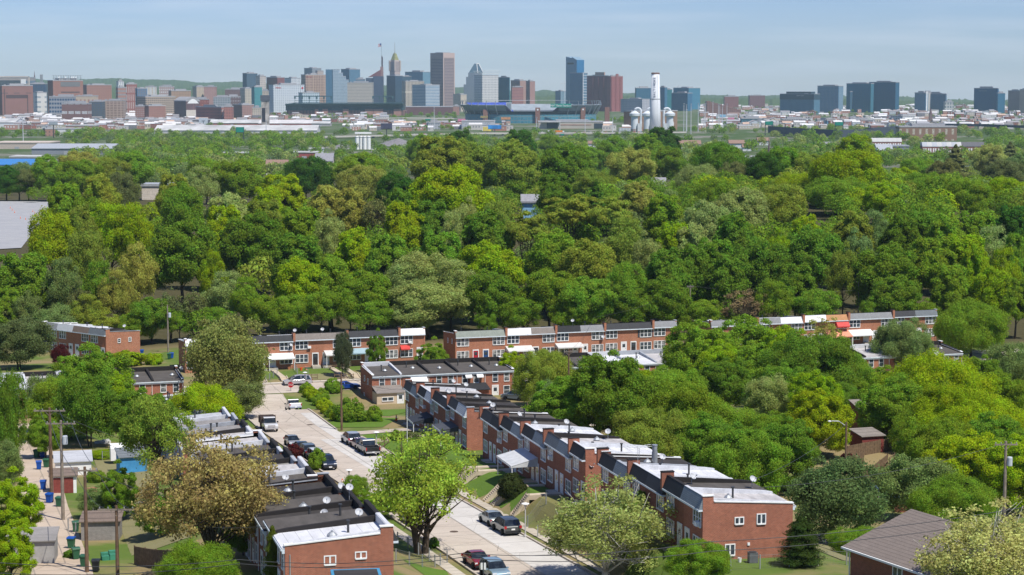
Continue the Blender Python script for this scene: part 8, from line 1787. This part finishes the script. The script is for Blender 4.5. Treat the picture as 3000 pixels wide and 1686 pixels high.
def crane(px, yt, D, label):
    t = thing('tower_crane', label, 'crane', (xw(px, D), D, -34), 0); z = zh(yt, D) + 34; m = MB(); m.box(-.6, .6, -.6, .6, 0, z); m.build('mast', plain('crane_white', (.6, .6, .6), .5), t); m = MB(); m.tube([(-14, 0, z - 6), (0, 0, z - 4), (12, 0, z)], .6, 4); m.build('jib', MATS['crane_white'], t)
crane(1654, 241, 6500, 'pale crane left of the tallest blue tower'); crane(1984, 250, 6600, 'small crane above the blue-green office')
# --- small houses packed between: twelve kinds, copied
HK = []
for i, (wall, roof, gable) in enumerate((((.62, .62, .61), (.30, .30, .32), 1), ((.34, .15, .12), (.62, .61, .60), 0), ((.50, .44, .36), (.25, .24, .25), 1), ((.28, .12, .10), (.20, .19, .19), 0), ((.66, .65, .63), (.64, .64, .64), 0), ((.38, .19, .15), (.38, .37, .38), 0), ((.42, .46, .50), (.28, .27, .28), 1), ((.55, .52, .48), (.60, .59, .58), 0), ((.30, .16, .13), (.24, .16, .13), 1), ((.20, .20, .22), (.55, .55, .56), 0), ((.62, .54, .44), (.5, .36, .28), 1), ((.45, .24, .19), (.58, .57, .56), 0))):
    m = MB(); w_, d_, h = (11, 9, 6.5) if gable else (14, 11, 7.5); wm = plain('small_house_wall_%d' % i, wall, .85); rm = plain('small_house_roof_%d' % i, roof, .85)
    if gable: m.prism_y([(0, 0), (w_, 0), (w_, h), (w_ / 2, h + 3), (0, h)], 0, d_, 0); m.prism_y([(-.5, h - .3), (w_ / 2, h + 3.1), (w_ / 2, h + 3.5), (-.5, h + .2)], -.4, d_ + .4, 1); m.prism_y([(w_ / 2, h + 3.1), (w_ + .5, h - .3), (w_ + .5, h + .2), (w_ / 2, h + 3.5)], -.4, d_ + .4, 1)
    else: m.box(0, w_, 0, d_, 0, h, 0); m.box(-.2, w_ + .2, -.2, d_ + .2, h, h + .5, 1); m.box(w_ * .6, w_ * .75, d_ * .4, d_ * .7, h + .5, h + 1.8, 2)
    for j in range(3): x = w_ * (.12 + .3 * j); m.box(x, x + 1.4, -.12, 0, h * .58, h * .82, 2); m.box(x, x + 1.4, -.12, 0, h * .14, h * .38, 2)
    HK.append((m.mesh('small_house', [wm, rm, GLASS if sum(wall) > 1.2 else WHITE]), 'gabled' if gable else 'flat-roofed', ['white', 'brick with a pale roof', 'tan', 'dark brick', 'all-white', 'brown brick', 'blue-grey', 'cream', 'brown', 'slate', 'sandy', 'salmon brick'][i]))
OCC = [(v[0].location.x, v[0].location.y, v[1]) for v in BL.values()]
n = 0; hg = 0
ZONES = [(0, 560, 338, 378, 108), (560, 1100, 338, 352, 18), (2050, 3000, 316, 372, 92), (1000, 1340, 364, 384, 14), (40, 640, 300, 320, 16), (2640, 3000, 300, 318, 24)]
for (xa, xb, ya, yb, cnt) in ZONES:
    for _ in range(cnt):
        py = crng.uniform(ya, yb); px = crng.uniform(xa, xb); D = Dat(py); x = xw(px, D); me, sh, colr = HK[int(crng.integers(12))]
        zone = 'left of the long brick factory' if px < 560 else 'before the ballpark' if px < 1100 else 'before the stadium' if px < 2000 else 'in the right-hand quarter'
        o = put('small_house', me, None, (x, D, float(zg(x, D)) - .5), crng.uniform(-.5, .5)); s = crng.uniform(.8, 1.35); o.scale = (s * crng.uniform(.9, 1.6), s, s); tag(o, f'tiny {colr} {sh} house, crowded streets {zone}', 'house', 'small houses in the crowded streets')
# --- the thousand roofs beyond, too many to count: one body
ms = [plain('small_house_wall_%d' % i, (.5, .5, .5)) for i in range(12)] + [plain('small_house_roof_%d' % i, (.5, .5, .5)) for i in range(12)]; m = MB()
for (xa, xb, ya, yb, cnt) in ((-20, 560, 338, 380, 420), (0, 700, 292, 322, 150), (560, 1120, 336, 366, 120), (1000, 1480, 368, 384, 40), (1740, 1830, 372, 386, 8), (1840, 3020, 296, 318, 260), (2040, 3020, 316, 380, 460)):
    for _ in range(cnt):
        py = crng.uniform(ya, yb); D = Dat(py); x = xw(crng.uniform(xa, xb), D); z = float(zg(x, D)) - 1; k = int(crng.integers(12)); w_, d_, h_ = crng.uniform(8, 26), crng.uniform(9, 14), crng.uniform(6, 11)
        m.box(x, x + w_, D, D + d_, z, z + h_, k)
        if crng.random() < .5: m.box(x - .2, x + w_ + .2, D - .2, D + d_ + .2, z + h_, z + h_ + .6, 12 + int(crng.integers(12)))
        else: m.prism_x([(-.4 + D, z + h_ - .2), (D + d_ / 2, z + h_ + 2.8), (D + d_ + .4, z + h_ - .2)], x - .3, x + w_ + .3, 12 + int(crng.integers(12)))
        for j in range(int(w_ / 5)): m.box(x + 1.2 + j * 5, x + 3.6 + j * 5, D - .15, D, z + h_ * .5, z + h_ * .8, 12 + (k + 5) % 12)
struct(m.build('distant_rooftops', ms), 'stuff')
# --- far trees: one mass
def leaf_attr():
    m = LEAF.copy(); m.name = 'leaves_of_the_far_wood'; nt_ = m.node_tree; a = nt_.nodes.new('ShaderNodeAttribute'); a.attribute_name = 'tint'
    hs = [x for x in nt_.nodes if x.bl_idname == 'ShaderNodeHueSaturation'][0]; nt_.links.new(a.outputs['Color'], hs.inputs['Color']); return m
LEAF2 = leaf_attr()
def mass(name, items, rng, cards, leaf):
    """many crowns in one body; items are (x, y, z, height, radius, colour)"""
    Ps = []; Ns = []; Ss = []; Cs = []
    for (x, y, z, h, r, c) in items:
        nl = 9; i = np.arange(nl) + .5; zz = 1 - 1.5 * i / nl; ph = i * 2.4 + rng.uniform(0, 6.28); q = np.sqrt(np.maximum(0, 1 - zz * zz)); hc = min(h * .48, r * 1.25)
        lc = np.stack([q * np.cos(ph) * r * .6, q * np.sin(ph) * r * .6, zz * hc * .6 + h - hc * 1.02], 1); k = rng.integers(0, nl, cards); v = norm(rng.normal(0, 1, (cards, 3)) + np.array([0, 0, .35])); p = lc[k] + v * r * rng.uniform(.38, .5, (cards, 1))
        Ps.append(p + np.array([x, y, z])); Ns.append(norm(v + rng.normal(0, .4, v.shape))); Ss.append(r * leaf * rng.uniform(.6, 1.4, cards)); Cs.append(np.tile(np.array(c) * rng.uniform(.85, 1.15), (cards, 1)))
    p = np.concatenate(Ps); me = card_mesh(name, rng, p, np.concatenate(Ns), np.concatenate(Ss), LEAF2); a = me.color_attributes.new('tint', 'FLOAT_COLOR', 'POINT'); c = np.concatenate(Cs); c = np.repeat(np.concatenate([c, np.ones((len(c), 1))], 1), 4, 0).astype(np.float32); a.data.foreach_set('color', c.ravel()); return me
items = []
KEEP = [(1026, 1096, 395, 500), (940, 1245, 395, 452), (770, 985, 440, 520), (645, 740, 440, 482), (-30, 335, 415, 500), (905, 2010, 384, 406), (1975, 2265, 400, 452), (2565, 2665, 420, 470), (2695, 2890, 412, 452), (1715, 1805, 412, 462), (2160, 2225, 455, 495), (455, 935, 366, 402)]
def pickc(s): return PAL[s[int(crng.integers(len(s)))]]
for (xa, xb, ya, yb, cnt, hs, cs) in ((200, 1000, 390, 535, 1250, (8, 14), 'MGOMSMGP'), (-40, 260, 384, 408, 50, (7, 12), 'MGS'), (-40, 260, 440, 480, 40, (8, 13), 'MGO'), (990, 1760, 398, 505, 650, (8, 14), 'MGOMS'), (1740, 3500, 384, 500, 1150, (8, 15), 'MGOMGSP'), (0, 700, 322, 378, 120, (6, 10), 'GMS'), (700, 1340, 336, 352, 110, (7, 12), 'GMS'), (1000, 1400, 356, 385, 70, (6, 10), 'GMO'), (2050, 3000, 305, 372, 130, (6, 11), 'GMS'), (2480, 2700, 318, 330, 24, (9, 15), 'GS'), (25, 120, 305, 318, 26, (10, 18), 'GM'), (1730, 1850, 352, 366, 20, (8, 12), 'GM'), (0, 700, 272, 300, 90, (8, 14), 'GD'), (1700, 3000, 296, 312, 110, (8, 14), 'GD')):
    for _ in range(cnt):
        py = crng.uniform(ya, yb); px = crng.uniform(xa, xb); D = Dat(py); x = xw(px, D); h = crng.uniform(*hs)
        if ya > 380 and any(a < px < b and c_ < py < d_ for a, b, c_, d_ in KEEP) and crng.random() < .88: continue
        items.append((x, D, float(zg(x, D)) - .5, h, h * crng.uniform(.42, .62), pickc(cs)))
o = struct(put('far_trees', mass('far_trees', items, crng, 340, .125)), 'stuff')
items = []
g = 0
while len(items) < 1000 and g < 9000:
    g += 1; D = crng.uniform(406, 1450) if len(items) < 640 else crng.uniform(500, 960); px = crng.uniform(-500, 3560) if len(items) < 640 else crng.uniform(1200, 3080); x = xw(px, D); q = -(x - 10.64) * .30 + (D - 388) * .954
    if q < 17 or (px < 420 and D < 428): continue
    h = crng.uniform(7, 12.5) if D > 440 else crng.uniform(4, 8.5); zb = gz(x, D); pt = 245 + (H - zb - h) * F / D
    if px < 190 and 480 < D < 940: continue
    if 410 < px < 580 and 700 < D < 1010: continue
    if 1490 < px < 1610 and 520 < D < 650: continue
    items.append((x, D, zb - .3, h, h * crng.uniform(.4, .55), pickc('GMMOSGMY')))
struct(put('woodland_undergrowth', mass('woodland_undergrowth', items, crng, 1300, .065)), 'stuff')
HAZE_DENSITY = 3.5e-5
# ------------------------------------------------------------------ haze
m = bpy.data.materials.new('haze_air'); nt2 = nodes(m); o_ = nt2.nodes.new('ShaderNodeOutputMaterial')
pv = nt2.nodes.new('ShaderNodeVolumePrincipled'); pv.inputs['Density'].default_value = HAZE_DENSITY; pv.inputs['Color'].default_value = (.68, .93, 1.0, 1)
pv.inputs['Anisotropy'].default_value = 0
nt2.links.new(pv.outputs[0], o_.inputs['Volume'])
mb = MB(); mb.box(-9000, 9000, -30, 15500, -135, 185); hz = mb.build('haze', m); struct(hz, 'stuff')
